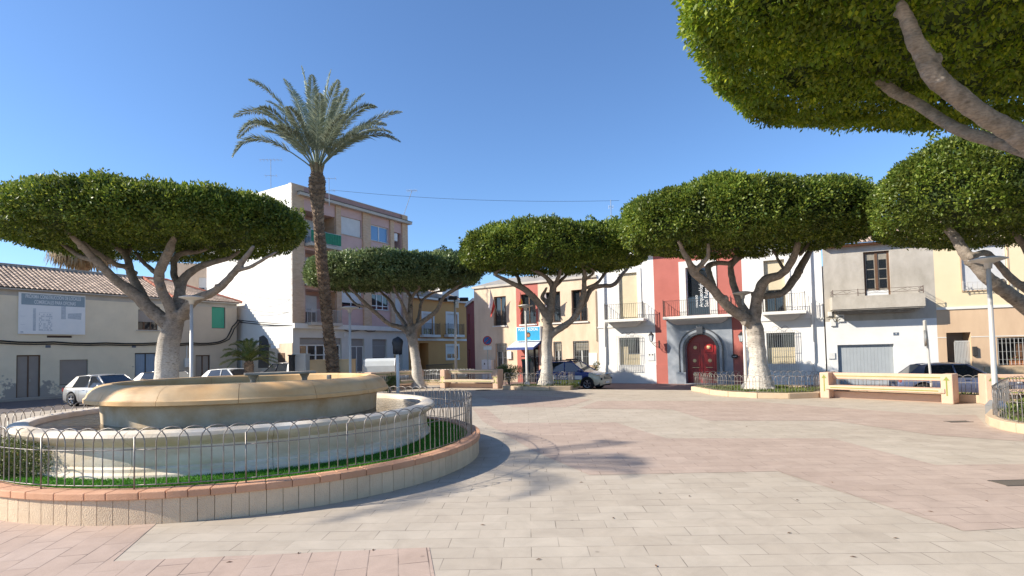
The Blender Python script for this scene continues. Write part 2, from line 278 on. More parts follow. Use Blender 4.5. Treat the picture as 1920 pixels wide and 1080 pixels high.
# ------------------------------------------------------------------ mesh helpers
class MB:
    def __init__(s): s.v, s.f, s.m = [], [], []
    def add(s, vs, fs, mi=0):
        o = len(s.v); s.v += [tuple(v) for v in vs]; s.f += [tuple(i+o for i in f) for f in fs]; s.m += [mi]*len(fs); return s
    def box(s, c, d, rz=0.0, mi=0, rx=0.0, ry=0.0):
        hx, hy, hz = d[0]/2, d[1]/2, d[2]/2; Q = Matrix.Rotation(rz, 3, 'Z') @ Matrix.Rotation(ry, 3, 'Y') @ Matrix.Rotation(rx, 3, 'X'); C = Vector(c)
        vs = [C + Q @ Vector((x*hx, y*hy, z*hz)) for x in (-1, 1) for y in (-1, 1) for z in (-1, 1)]
        return s.add(vs, [(0, 1, 3, 2), (4, 6, 7, 5), (0, 4, 5, 1), (2, 3, 7, 6), (0, 2, 6, 4), (1, 5, 7, 3)], mi)
    def b2(s, x0, x1, y0, y1, z0, z1, mi=0):
        return s.box(((x0+x1)/2, (y0+y1)/2, (z0+z1)/2), (abs(x1-x0), abs(y1-y0), abs(z1-z0)), 0, mi)
    def quad(s, a, b, c, d, mi=0): return s.add([a, b, c, d], [(0, 1, 2, 3)], mi)
    def tube(s, pts, rad, n=8, mi=0, cap=True):
        pts = [Vector(p) for p in pts]
        if not hasattr(rad, '__len__'): rad = [rad]*len(pts)
        up = None; vs = []
        for i, p in enumerate(pts):
            t = (pts[min(i+1, len(pts)-1)] - pts[max(i-1, 0)])
            if t.length < 1e-9: t = Vector((0, 0, 1))
            t.normalize()
            if up is None:
                up = Vector((0, 0, 1)) if abs(t.z) < .9 else Vector((1, 0, 0))
                up = (up - t*up.dot(t)).normalized()
            else:
                up = up - t*up.dot(t)
                up = up.normalized() if up.length > 1e-6 else t.orthogonal().normalized()
            sd = t.cross(up)
            for k in range(n):
                a = 2*math.pi*k/n; vs.append(p + (up*math.cos(a)+sd*math.sin(a))*rad[i])
        fs = [(i*n+k, i*n+(k+1) % n, (i+1)*n+(k+1) % n, (i+1)*n+k) for i in range(len(pts)-1) for k in range(n)]
        if cap: fs += [tuple(range(n))[::-1], tuple((len(pts)-1)*n+k for k in range(n))]
        return s.add(vs, fs, mi)
    def lathe(s, prof, c=(0, 0), n=48, a0=0.0, a1=2*math.pi, mi=0, closed_prof=False):
        full = abs(a1-a0-2*math.pi) < 1e-6; k = n if full else n+1; m = len(prof)
        vs = [(c[0]+r*math.cos(a0+(a1-a0)*i/n), c[1]+r*math.sin(a0+(a1-a0)*i/n), z) for i in range(k) for r, z in prof]
        fs = []
        for i in range(n):
            j = (i+1) % k
            for q in range(m if closed_prof else m-1):
                q2 = (q+1) % m; fs.append((i*m+q, j*m+q, j*m+q2, i*m+q2))
        if not full and closed_prof: fs += [tuple(range(m)), tuple((k-1)*m+q for q in range(m))[::-1]]
        return s.add(vs, fs, mi)
    def disc(s, c, r, nrm, n=24, th=.0, mi=0):
        nrm = Vector(nrm).normalized(); a = nrm.orthogonal().normalized(); b = nrm.cross(a); c = Vector(c)
        vs = [c+(a*math.cos(2*math.pi*k/n)+b*math.sin(2*math.pi*k/n))*r for k in range(n)]
        if th:
            vs += [v+nrm*th for v in vs]
            return s.add(vs, [tuple(range(n))[::-1], tuple(range(n, 2*n))]+[(k, (k+1) % n, n+(k+1) % n, n+k) for k in range(n)], mi)
        return s.add(vs, [tuple(range(n))], mi)
    def prism(s, poly, z0, z1, mi=0):
        n = len(poly); return s.add([(p[0], p[1], z0) for p in poly]+[(p[0], p[1], z1) for p in poly], [tuple(range(n))[::-1], tuple(range(n, 2*n))]+[(k, (k+1) % n, n+(k+1) % n, n+k) for k in range(n)], mi)
    def build(s, name, m, parent=None, smooth=False, bevel=0.0, loc=None, rz=0.0, label=None):
        me = bpy.data.meshes.new(name); me.from_pydata(s.v, [], s.f)
        ms = m if isinstance(m, (list, tuple)) else [m]
        for q in ms: me.materials.append(M[q])
        if len(ms) > 1: me.polygons.foreach_set('material_index', s.m)
        if smooth: me.polygons.foreach_set('use_smooth', [True]*len(s.f))
        me.update(); o = bpy.data.objects.new(name, me); COL.objects.link(o)
        if parent: o.parent = parent
        if loc is not None: o.location = loc
        o.rotation_euler.z = rz
        if bevel:
            b = o.modifiers.new('bevel', 'BEVEL'); b.width = bevel; b.segments = 2; b.limit_method = 'ANGLE'
        if label: o['label'] = label
        return o

def tag(o, label, cat, group=None, kind=None):
    if label: o['label'] = label
    if cat: o['category'] = cat
    if group: o['group'] = group
    if kind: o['kind'] = kind
    return o
def thing(name, label, cat, loc=(0, 0, 0), rz=0.0, group=None):
    o = bpy.data.objects.new(name, None); COL.objects.link(o); o.location = loc; o.rotation_euler.z = rz
    o.empty_display_size = .3
    return tag(o, label, cat, group)
def copy_tree(o, parent=None, label=None, loc=None, rz=None):
    c = o.copy(); COL.objects.link(c)
    if parent: c.parent = parent
    for ch in list(o.children): copy_tree(ch, c)
    if label: c['label'] = label
    if loc is not None: c.location = loc
    if rz is not None: c.rotation_euler.z = rz
    return c
def structure(o): o['kind'] = 'structure'; return o

def text_mesh(txt, size, parent, name, m, mtx, align='CENTER', ext=.004, sx=1.0, bold=0.0):
    cu = bpy.data.curves.new('t', 'FONT'); cu.body = txt; cu.size = size; cu.align_x = align; cu.align_y = 'CENTER'; cu.extrude = ext; cu.offset = bold
    to = bpy.data.objects.new('t', cu); COL.objects.link(to)
    dg = bpy.context.evaluated_depsgraph_get(); me = bpy.data.meshes.new_from_object(to.evaluated_get(dg))
    bpy.data.objects.remove(to); bpy.data.curves.remove(cu)
    me.transform(Matrix.Diagonal((sx, 1, 1, 1))); me.materials.clear(); me.materials.append(M[m])
    for p in me.polygons: p.material_index = 0
    me.name = name; o = bpy.data.objects.new(name, me); COL.objects.link(o)
    if parent: o.parent = parent
    o.matrix_local = mtx
    return o
def wall_mtx(u, y, z):      # text facing -y
    return Matrix.Translation((u, y, z)) @ Matrix.Rotation(math.pi/2, 4, 'X')

# ------------------------------------------------------------------ facades
class Fac:
    def __init__(s, p, d, zb=0.0):
        s.zb = zb; s.p = Vector((p[0], p[1], 0)); s.d = Vector((d[0], d[1], 0)).normalized(); s.n = Vector((-s.d.y, s.d.x, 0)); s.rz = math.atan2(s.d.y, s.d.x)
    def uz(s, px, py, off=0.0):
        r = ray(px, py); o = Vector((0, 0, CZ)); q = s.p - s.n*off
        t = (q-o).dot(s.n)/r.dot(s.n); h = o+r*t
        return (h-s.p).dot(s.d), h.z-s.zb
    def rect(s, x0, y0, x1, y1, off=0.0):
        a = s.uz(x0, y0, off); b = s.uz(x1, y1, off); return [a[0], b[0], max(0, b[1]), a[1]]

def wall(root, name, segs, holes, y=0.0, reveal=.2, rmat=None):
    """segs: [(u0,u1,z0,z1,mat)] ; holes: [[u0,u1,z0,z1]] cut out with reveals"""
    for (a0, a1, b0, b1, mt) in segs:
        mb = MB()
        hs = [h for h in holes if h[1] > a0 and h[0] < a1 and h[3] > b0 and h[2] < b1]
        us = sorted({a0, a1, *[min(max(h[i], a0), a1) for h in hs for i in (0, 1)]})
        zs = sorted({b0, b1, *[min(max(h[i], b0), b1) for h in hs for i in (2, 3)]})
        for i in range(len(us)-1):
            for j in range(len(zs)-1):
                cu, cz = (us[i]+us[i+1])/2, (zs[j]+zs[j+1])/2
                if any(h[0] < cu < h[1] and h[2] < cz < h[3] for h in hs): continue
                mb.quad((us[i], y, zs[j]), (us[i+1], y, zs[j]), (us[i+1], y, zs[j+1]), (us[i], y, zs[j+1]))
        for h in hs:
            u0, u1, z0, z1 = max(h[0], a0), min(h[1], a1), max(h[2], b0), min(h[3], b1)
            yr = y+(h[4] if len(h) > 4 else reveal)
            if h[0] >= a0: mb.quad((u0, y, z0), (u0, yr, z0), (u0, yr, z1), (u0, y, z1))
            if h[1] <= a1: mb.quad((u1, y, z0), (u1, y, z1), (u1, yr, z1), (u1, yr, z0))
            if h[3] <= b1: mb.quad((u0, y, z1), (u1, y, z1), (u1, yr, z1), (u0, yr, z1))
            if h[2] >= b0: mb.quad((u0, y, z0), (u0, yr, z0), (u1, yr, z0), (u1, y, z0))
        mb.build(name, mt, root)

def window(root, h, frame='white_frame', pane='glass', cols=2, rows=1, y=.12, fw=.06, blind=None, bl=0.0, sill=None, name='window', transom=None):
    u0, u1, z0, z1 = h[:4]; f = MB(); d = .05
    f.b2(u0, u0+fw, y, y+d, z0, z1); f.b2(u1-fw, u1, y, y+d, z0, z1)
    f.b2(u0+fw, u1-fw, y+.002, y+d-.002, z0, z0+fw); f.b2(u0+fw, u1-fw, y+.002, y+d-.002, z1-fw, z1)
    for k in range(1, cols):
        c = u0+(u1-u0)*k/cols; f.b2(c-fw*.6, c+fw*.6, y-.003, y+d-.006, z0+fw, z1-fw)
    for k in range(1, rows):
        c = z0+(z1-z0)*k/rows; f.b2(u0+fw, u1-fw, y+.004, y+d-.008, c-.02, c+.02)
    if transom: f.b2(u0+fw, u1-fw, y-.001, y+d-.009, z0+(z1-z0)*transom-.03, z0+(z1-z0)*transom+.03)
    fo = f.build(name, frame, root)
    g = MB(); g.quad((u0+.01, y+.035, z0+.01), (u1-.01, y+.035, z0+.01), (u1-.01, y+.035, z1-.01), (u0+.01, y+.035, z1-.01)); g.build('pane', pane, fo)
    if blind and bl > 0:
        b = MB(); b.b2(u0+fw*.6, u1-fw*.6, y-.03, y-.008, z1-(z1-z0)*bl, z1-.01); b.build('blind', blind, fo)
    if sill:
        b = MB(); b.b2(u0-.08, u1+.08, -.07, y, z0-.06, z0-.002); b.build('sill', sill, fo, bevel=.008)
    return fo

def infill(root, h, m, name='door', y=.15):
    u0, u1, z0, z1 = h[:4]; b = MB(); b.b2(u0-.01, u1+.01, y, y+.05, z0-.01 if z0 > .02 else z0+.004, z1+.01); return b.build(name, m, root)

def framed(root, h, m='brown_frame', mid=True, handle=True, y=.09, w_=.07):
    u0, u1, z0, z1 = h[:4]; x = MB(); x.b2(u0, u0+w_, y, y+.06, z0, z1); x.b2(u1-w_, u1, y, y+.06, z0, z1); x.b2(u0+w_, u1-w_, y+.002, y+.058, z1-w_, z1)
    if mid: x.b2((u0+u1)/2-.03, (u0+u1)/2+.03, y+.004, y+.056, z0, z1-w_)
    o = x.build('frame', m, root)
    if handle: x = MB(); x.b2((u0+u1)/2+.06, (u0+u1)/2+.10, y-.03, y, z0+1.0, z0+1.15); x.build('handle', 'galv', root)
    x = MB(); x.b2(u0-.08, u1+.08, -.04, .0, z0-.05, z0+.01); x.build('threshold', 'concrete', root)
    return o
def railing(root, u0, u1, y0, z0, h, m='black_iron', pitch=.12, ends=True, r=.009, name='railing', y1=-.02):
    b = MB(); n = max(2, int((u1-u0)/pitch))
    for z in (z0+.06, z0+h): b.box(((u0+u1)/2, y0, z), (u1-u0, .02, .02))
    for k in range(n+1):
        u = u0+(u1-u0)*k/n; b.box((u, y0, z0+h/2+.03), (r*2, r*2, h-.07))
    if ends:
        L = abs(y1-y0); m2 = max(2, int(L/pitch))
        for u in (u0, u1):
            for z in (z0+.06, z0+h): b.box((u, (y0+y1)/2, z+.001), (.018, L, .018))
            for k in range(1, m2): b.box((u, y0+(y1-y0)*k/m2, z0+h/2+.03), (r*2, r*2, h-.07))
        for u in (u0, u1): b.box((u, y0, z0+h/2+.05), (.035, .035, h+.1))
    return b.build(name, m, root)

def grille(root, h, m='galv', off=-.12, pitch=.13, proud=.1, name='grille', r=.008):
    u0, u1, z0, z1 = h[0]-proud, h[1]+proud, h[2]-proud, h[3]+proud; b = MB()
    n = max(2, int((u1-u0)/pitch))
    for k in range(n+1): u = u0+(u1-u0)*k/n; b.box((u, off, (z0+z1)/2), (r*2, r*2, z1-z0))
    for z in (z0+.04, z0+(z1-z0)*.2, z0+(z1-z0)*.5, z1-.25, z1-.04): b.box(((u0+u1)/2, off+.001, z), (u1-u0+.04, .022, .012))
    for u in (u0, u1):
        for z in (z0+.04, z1-.04): b.box((u, off/2, z), (.014, abs(off), .014))
    return b.build(name, m, root)

def roof_tiles(root, name, a, b, c, d, m='rooftile', pitch=.24, row=.36, rise=.05, under='roof_tile_under'):
    """tiled slope: a,b eave ends, c,d ridge ends (a->b along eave, a->d up the slope)"""
    a, b, c, d = map(Vector, (a, b, c, d)); eu = (b-a); L = eu.length; S = (d-a).length
    nrm = eu.cross(d-a).normalized();
    if nrm.z < 0: nrm = -nrm
    nu, nv = int(L/pitch), int(S/row); vs, fs = [], []; mb = MB()
    def P(s, t): return a.lerp(b, s).lerp(d.lerp(c, s), t)
    for j in range(nv):
        t0, t1 = j/nv, (j+1.12)/nv
        for i in range(nu):
            s0, s1 = i/nu, (i+.62)/nu; sm = (s0+s1)/2
            q = [P(s0, t0)+nrm*.02, P((s0+sm)/2, t0)+nrm*(rise+.025), P((s1+sm)/2, t0)+nrm*(rise+.025), P(s1, t0)+nrm*.02]
            q2 = [P(s0, min(t1, 1)), P((s0+sm)/2, min(t1, 1))+nrm*rise*.8, P((s1+sm)/2, min(t1, 1))+nrm*rise*.8, P(s1, min(t1, 1))]
            o = len(vs); vs += q+q2; fs += [(o+k, o+k+1, o+k+5, o+k+4) for k in range(3)]+[(o, o+1, o+2, o+3)]
    mb.add(vs, fs); o = mb.build(name, m, root)
    u = MB(); u.quad(a, b, c, d); u.build('roof_deck', under, root)
    return o

# ------------------------------------------------------------------ ground
def sheet(name, pts, z, m):
    b = MB(); b.add([(p[0], p[1], z) for p in pts], [tuple(range(len(pts)))]); return structure(b.build(name, m))
sheet('ground', [(-1500, -400), (1500, -400), (1500, 2500), (-1500, 2500)], -.26, 'far_ground')
LF = Fac((-28.2, 31.25), (.527, .85))
ZB = -.2
MU = Fac((5.98, 38.5), (.881, -.473), ZB)
PO = Fac((-3.0, 44.06), (.85, -.527), ZB)
GR = Fac((18.23, 31.92), (.93, -.37), ZB)
YE = Fac((23.18, 29.95), (.93, -.37), ZB)
AP = Fac((-15.9, 39.6), (.527, .85))
sheet('plaza', [(-26, -12), (40, -12), (40, 9), (17.5, 20.9), (9.6, 27.2), (3.85, 29.8), (3.15, 31.2), (-1.0, 33.8), (-7.0, 37.9), (-24, 20), (-26, 10)], .0, 'beige_paving')
b = MB(); pz = [(-60, -12), (40, -12), (40, 9), (17.6, 20.9), (9.6, 27.3), (3.9, 29.9), (3.2, 31.3), (-1.0, 33.9), (-7.0, 38.0), (-12.5, 43), (-12.5, 60), (-60, 60)]; b.add([(p[0], p[1], -.012) for p in pz]+[(p[0], p[1], -.3) for p in pz], [tuple(range(12))]+[(k, 12+k, 12+(k+1) % 12, (k+1) % 12) for k in range(12)]); structure(b.build('plaza_base', 'sidewalk'))
def gp(l): return [G(*p) for p in l]
P1 = [G(290, 985), G(212, 1053), G(805, 1027), G(815, 1080), (-.55, 3), (-14, 3), (-14, 9.5), (-5.5, 9.5)]
sheet('paving_pink_near', P1, .004, 'pink_paving_cross')
sheet('paving_pink_middle', gp([(886, 766), (912, 766), (945, 793), (1153, 792), (1250, 822), (1560, 822), (1640, 843), (1755, 872)])+[(13, 9.2), (13, 6.3)]+gp([(1920, 990), (1808, 996), (1458, 884), (1105, 891), (1000, 845), (905, 790)]), .004, 'pink_paving')
sheet('paving_pink_far', gp([(1085, 766), (1120, 752), (1400, 752), (1560, 764), (1760, 778), (1830, 778), (1850, 800), (1920, 812), (1920, 828), (1750, 816), (1560, 789), (1330, 789), (1260, 768)]), .004, 'pink_paving')
sheet('paving_pink_back', gp([(900, 744), (1010, 742), (1110, 749), (1060, 764), (960, 763)]), .0045, 'pink_paving')
# streets
def off(f, u, o): q = f.p + f.d*u - f.n*o; return (q.x, q.y)
b = MB(); b.add([(p[0], p[1], ZB) for p in [off(YE, 22, -1), off(YE, 22, 9), (20, 16), (12, 22), (6, 27), (0, 32.5), (-7, 37), (-13, 38), (-13, 62), (30, 62)]], [tuple(range(10))]); structure(b.build('road', 'red_asphalt'))
b = MB(); b.add([(p[0], p[1], -.010) for p in [off(LF, -30, 0), off(LF, 34, 0), off(LF, 34, 10.5), off(LF, -30, 10.5)]], [(0, 1, 2, 3)]); structure(b.build('road', 'asphalt'))
b = MB(); b.add([(p[0], p[1], z) for z in (-.02, .12) for p in [off(LF, -30, 0), off(LF, 14, 0), off(LF, 14, 1.1), off(LF, -30, 1.1)]], [(4, 5, 6, 7), (2, 3, 7, 6), (1, 2, 6, 5)]); structure(b.build('pavement', 'sidewalk'))

# ------------------------------------------------------------------ BUILDINGS
def shell(root, L, H, D, m_side, m_roof='concrete', z0=0.0, back=True, left=True, right=True, mleft=None, mright=None, yf=.0):
    b = MB()
    if left: x = MB(); x.quad((0, yf, z0), (0, D, z0), (0, D, H), (0, yf, H)); x.build('side_wall', mleft or m_side, root)
    if right: x = MB(); x.quad((L, yf, z0), (L, yf, H), (L, D, H), (L, D, z0)); x.build('side_wall', mright or m_side, root)
    if back: x = MB(); x.quad((0, D, z0), (L, D, z0), (L, D, H), (0, D, H)); x.build('back_wall', m_side, root)

def brect(f, base, x0, y0, x1, y1, off=0.0):
    h = f.rect(x0, y0, x1, y1, off); return [h[0]-base, h[1]-base, h[2], h[3]]

# --- left row house: two houses side by side (cream part, grey part)
f = LF
uL, uM, uR = -9.0, f.uz(318, 650)[0], f.uz(444, 650)[0]
def oriented(f, u, name, label, cat, group=None):
    q = f.p+f.d*u; return thing(name, label, cat, (q.x, q.y, f.zb), f.rz, group)
ROWH = 6.35
r = oriented(f, uL, 'row_house', 'long cream two-storey house with peeling plaster, tiled roof and a billboard on its wall', 'house')
hd1 = brect(f, uL, 31, 666, 75.5, 751); hd1[2] = 0
hw1 = brect(f, uL, 112, 675, 165, 720); hs = brect(f, uL, 88, 629, 135, 633.5); hu = brect(f, uL, 259, 580, 296, 619); hb = brect(f, uL, 253, 662, 294, 716); hb[2] = 0
hd1.append(.16); hl0 = [1.2, 2.4, 0, hd1[3], .16]; hl1 = [3.6, 4.9, 3.6, 4.9]
holes = [hd1, hw1, hs, hu, hb, hl0, hl1]
LW = uM-uL
wall(r, 'front_wall', [(0, LW, 0, ROWH-.42, 'left_wall'), (0, LW, ROWH-.42, ROWH, 'stucco_band')], holes)
shell(r, LW, ROWH, 8, 'left_wall', right=False)
infill(r, hd1, 'brown_blind', 'door', .12); infill(r, hl0, 'brown_blind', 'door', .12); infill(r, hb, 'blue_planks', 'garage_door', .12)
window(r, hw1, 'dark_frame', 'glass', 2, blind='brown_blind', bl=.97, y=.12); window(r, hu, 'brown_frame', 'glass', 3, y=.12, blind='brown_blind', bl=.6); window(r, hl1, 'dark_frame', 'glass', 2, blind='brown_blind', bl=.95)
infill(r, hs, 'rusty_iron', 'vent_slot', .05)
for h in (hd1, hl0): framed(r, h)
framed(r, hb, 'dark_frame')
for h in (hw1, hu): x = MB(); x.b2(h[0]-.1, h[1]+.1, -.07, 0, h[2]-.08, h[2]-.002); x.build('sill', 'stucco_band', r)
RZ = 8.15
roof_tiles(r, 'roof', (-.3, -.35, ROWH+.0), (LW, -.35, ROWH+.0), (LW, 4.0, RZ), (-.3, 4.0, RZ))
b = MB(); b.quad((-.3, 8.2, ROWH), (LW, 8.2, ROWH), (LW, 4, RZ), (-.3, 4, RZ)); b.build('rear_roof', 'roof_tile_under', r)
b = MB(); b.b2(-.3, LW, 3.9, 4.35, RZ-.02, RZ+.14); b.build('ridge', 'concrete', r, bevel=.02)
b = MB(); b.b2(0, LW, -.30, -.001, ROWH-.1, ROWH-.02); b.build('eave', 'stucco_band', r)
for px, py in ((89.5, 650), (334/1.0, 650)):
    pass
for (px, py) in ((90, 649.5), (251, 649.5)):
    u, z = f.uz(px, py); b = MB(); b.b2(u-uL-.12, u-uL+.12, -.02, .0, z-.08, z+.08); b.build('house_number', 'plate_tile', r)
# billboard
a = f.uz(34, 547); c = f.uz(158.5, 628.5); bu0, bu1, bz1, bz0 = a[0], c[0], a[1], f.uz(34, 626)[1]
q = f.p+f.d*((bu0+bu1)/2)-f.n*.06
bb = thing('billboard', 'large pale blue construction billboard hung on the cream house wall', 'billboard', (q.x, q.y, (bz0+bz1)/2), f.rz)
bw, bh = bu1-bu0, bz1-bz0
b = MB(); b.b2(-bw/2, bw/2, -.03, .04, -bh/2, bh/2); b.build('board', 'billboard', bb)
b = MB(); b.b2(-bw/2+.12, bw/2-.04, -.036, -.031, bh/2-.72, bh/2-.08); b.build('heading_band', 'billboard_head', bb)
text_mesh('PRÓXIMA CONSTRUCCIÓN DE LOCALES', .30, bb, 'lettering', 'sign_white', wall_mtx(.03, -.038, bh/2-.24), sx=bw*.90/6.0, bold=.004)
text_mesh('COMERCIALES PARA OFICINAS', .30, bb, 'lettering', 'sign_white', wall_mtx(.1, -.038, bh/2-.55), sx=bw*.90/6.0, bold=.004)
b = MB()
random.seed(3)
def ink(u0, u1, z0, z1): b.b2(-bw/2+bw*u0, -bw/2+bw*u1, -.034, -.0305, -bh/2+bh*z0, -bh/2+bh*z1)
ink(.205, .245, .08, .62); ink(.62, .69, .38, .78)
for k in range(12):
    for j in range(9):
        if random.random() < .62: u0 = .29+.2*k/12; z0 = .09+.42*j/9; ink(u0, u0+.011, z0, z0+.035)
ink(.29, .49, .085, .092); ink(.29, .49, .52, .527); ink(.03, .07, .03, .06); ink(.03, .09, .22, .225); ink(.03, .09, .42, .425); ink(.45, .44, .05, .05)
b.build('drawing', 'billboard_ink', bb)
b = MB(); b.add([(-bw/2+bw*x, -.033, -bh/2+bh*z) for x, z in ((.72, .40), (.93, .38), (.945, .66), (.73, .72))], [(0, 1, 2, 3)]); b.build('picture', 'billboard_ink', bb)
b = MB(); b.add([(-bw/2+bw*x, -.0345, -bh/2+bh*z) for x, z in ((.70, .52), (.95, .55), (.945, .66), (.73, .72))], [(0, 1, 2, 3)]); b.build('picture', 'billboard', bb)

r = oriented(f, uM, 'row_house', 'grey two-storey end house with a green roller blind and red-edged tile roof', 'house')
RW = uR-uM
hg = brect(f, uM, 397, 575, 422.5, 616); hb2 = brect(f, uM, 367, 666, 394, 722); hb2[2] = 0
wall(r, 'front_wall', [(0, RW, 0, ROWH-.42, 'left_wall_bare'), (0, RW, ROWH-.42, ROWH, 'stucco_band')], [hg, hb2])
shell(r, RW, ROWH, 8, 'left_wall_bare', left=False)
window(r, hg, 'dark_frame', 'glass', 2, blind='green_blind', bl=.98, y=.12); infill(r, hb2, 'brown_blind', 'door', .14); framed(r, hb2)
roof_tiles(r, 'roof', (0, -.35, ROWH), (RW+.25, -.35, ROWH), (RW-3.2, 4.0, RZ), (0, 4.0, RZ))
b = MB(); b.quad((0, 8.2, ROWH), (RW, 8.2, ROWH), (RW-3.2, 4, RZ), (0, 4, RZ)); b.quad((RW+.25, -.35, ROWH), (RW+.25, 8.2, ROWH), (RW-3.2, 4, RZ), (RW-3.2, 4.001, RZ)); b.build('rear_roof', 'rooftile_red', r)
def ridge_run(a, c, name='ridge'):
    b = MB(); a, c = Vector(a), Vector(c); n = int((c-a).length/.38)
    for k in range(n):
        p, q2 = a.lerp(c, k/n), a.lerp(c, (k+1.1)/n); b.tube([p, q2], [.12, .10], 8)
    b.build(name, 'rooftile_red', r)
ridge_run((RW-3.2, 4, RZ+.05), (RW+.2, -.3, ROWH+.07)); ridge_run((0.0, 4, RZ+.05), (RW-3.2, 4, RZ+.05)); ridge_run((.1, -.3, ROWH+.07), (.1, 4, RZ+.06))
u, z = f.uz(350, 680); b = MB(); b.b2(u-uM-.15, u-uM+.15, -.12, 0, z-.32, z+.32); b.b2(u-uM-.03, u-uM+.03, -.05, 0, z+.32, z+1.3); b.build('meter_box', 'meter_box', r, bevel=.02)
b = MB(); b.b2(0, RW, -.30, -.001, ROWH-.1, ROWH-.02); b.build('eave', 'stucco_band', r)

# cable runs
def cable(name, label, pts, rad=.02, sag=0.0, n=10, cat='cable', grp=None):
    out = []
    for i in range(len(pts)-1):
        a, c = Vector(pts[i]), Vector(pts[i+1])
        for k in range(n):
            t = k/n; p = a.lerp(c, t); p.z -= sag*4*t*(1-t); out.append(p)
    out.append(Vector(pts[-1])); b = MB(); b.tube(out, rad, 6); o = b.build(name, 'cable', smooth=True); tag(o, label, cat, grp); return o
def onwall(f, px, py, o=.05):
    u, z = f.uz(px, py, o); q = f.p+f.d*u-f.n*o; return Vector((q.x, q.y, z+f.zb))
c1 = [onwall(LF, x, y) for x, y in ((-120, 639), (0, 639), (100, 641), (200, 643), (300, 642.5), (360, 643), (405, 642), (425, 634), (436, 612), (446, 600), (455, 601))]
c1.append(onwall(AP, 549, 607, .08)); cable('facade_cable', 'upper thick black cable running along the cream house and crossing to the flats', c1, .045, .06, 3)
c2 = [p+Vector((0, 0, -.12)) for p in c1[:7]]+[onwall(LF, 430, 636, .07), onwall(LF, 440, 615, .07), onwall(LF, 449, 604, .07), onwall(AP, 549, 611, .1)]
cable('facade_cable', 'lower thick black cable looping at the corner of the grey end house', c2, .035, .05, 3)
cable('facade_cable', 'black cable sagging along the white ledge of the flats', [onwall(AP, x, y, .12) for x, y in ((549, 608), (572, 610), (600, 612), (640, 614), (680, 617), (730, 618), (764, 620))], .05, .0, 2)
cable('facade_cable', 'looped cable hanging below the ledge of the flats', [onwall(AP, x, y, .1) for x, y in ((634, 613), (645, 618), (655, 622), (668, 620), (680, 618), (692, 622), (702, 621), (712, 616))], .03, .0, 2)
cable('overhead_wire', 'thin wire crossing from the red tiles to the white gable, upper one', [onwall(LF, 420, 540, .1), onwall(AP, 549, 562, .08)], .012, .25)
cable('overhead_wire', 'thin wire crossing in front of the white gable, lower one', [onwall(LF, 440, 572, .1), onwall(AP, 549, 585, .08)], .012, .25)

# --- apartment block
f = AP; AL = f.uz(765, 600)[0]; AH = 14.75
ap = oriented(f, 0, 'apartment_block', 'four-storey block of flats in brown brick and pink render with a blank white gable', 'building')
def A(x0, y0, x1, y1): return brect(f, 0, x0, y0, x1, y1)
zled = f.uz(600, 611)[1]; zcor = f.uz(690, 402)[1]
bal = A(571, 378, 628, 462); b3 = [bal[0], bal[1], zcor-.35-2.55, zcor-.35]
FH = 2.95
zf = [zled+.12, zled+.12+FH, zled+.12+2*FH]       # floor levels
rc = A(738.5, 420, 752, 470)
ww1 = A(638.5, 404, 677.5, 446); ww2 = A(694.5, 420, 728.5, 457)
holes = []; wins = []
for k, z in enumerate(zf):
    dz = (z-zf[2])
    zb = [bal[0], bal[1], z+.1, zf[0]+k*FH+2.6]; holes.append(zb+[1.5]); wins.append(('bal', zb, k))
    a = [ww1[0], ww1[1], ww1[2]+dz, ww1[3]+dz]; c = [ww2[0], ww2[1], ww2[2]+dz, ww2[3]+dz]; holes += [a, c]; wins += [('w1', a, k), ('w2', c, k)]
    d = [rc[0], rc[1], z+.1, z+2.6]; holes.append(d+[.9]); wins.append(('rec', d, k))
g1 = A(562, 633, 641, 700); g1[2] = .15; g2 = A(658, 635, 684, 712); g2[2] = .05; g3 = A(698, 636, 725.5, 672); g4 = A(738, 646, 755, 692); g4[2] = .05
gh = [g1, g2, g3, g4]
wall(ap, 'ground_floor_wall', [(0, AL, 0, zled-.25, 'panel_wall')], gh, reveal=.3)
wall(ap, 'pink_wall', [(0, AL, zled, zcor, 'pink_wall')], holes)
wall(ap, 'parapet_wall', [(0, AL, zcor+.22, AH, 'parapet_brick')], [])
b = MB(); b.b2(-.0, AL+.1, -.35, -.0, zled-.25, zled+.12); b.build('ledge', 'white_trim', ap, bevel=.01)
b = MB(); b.b2(.45, AL+.25, -.45, .0, zcor, zcor+.22); b.b2(.42, AL+.28, -.48, .0, zcor+.22, zcor+.26, 1); b.build('cornice', ['stucco_band', 'cable'], ap)
piers = [A(549, 400, 568.5, 500)[:2], A(628, 400, 638.2, 500)[:2], A(678.5, 400, 694, 500)[:2], A(729.5, 400, 738, 500)[:2], A(752, 400, 764.5, 500)[:2]]
piers[0][0] = 0; piers[4][1] = AL
for i, (p0, p1) in enumerate(piers):
    b = MB(); b.b2(p0, p1, -.14 if i else -.14, .0, zled+.12, zcor if i not in (0, 4) else AH); b.build('brick_pier', 'brick_xz', ap)
b = MB(); b.b2(0, AL, -.03, .3, AH, AH+.06); b.build('coping', 'stucco_band', ap)
D = 11
x = MB(); x.quad((0, -.14, 0), (0, -.14, AH), (0, D, AH-.0), (0, D, 0)); x.build('gable_wall', 'gable_white', ap)
x = MB(); x.quad((AL, 0, 0), (AL, D, 0), (AL, D, AH), (AL, 0, AH)); x.build('side_wall', 'brick_yz', ap)
x = MB(); x.quad((0, D, 0), (0, D, AH), (AL, D, AH), (AL, D, 0)); x.build('back_wall', 'gable_white', ap)
x = MB(); x.quad((0, 0, AH-.7), (AL, 0, AH-.7), (AL, D, AH-.7), (0, D, AH-.7)); x.build('flat_roof', 'concrete', ap)
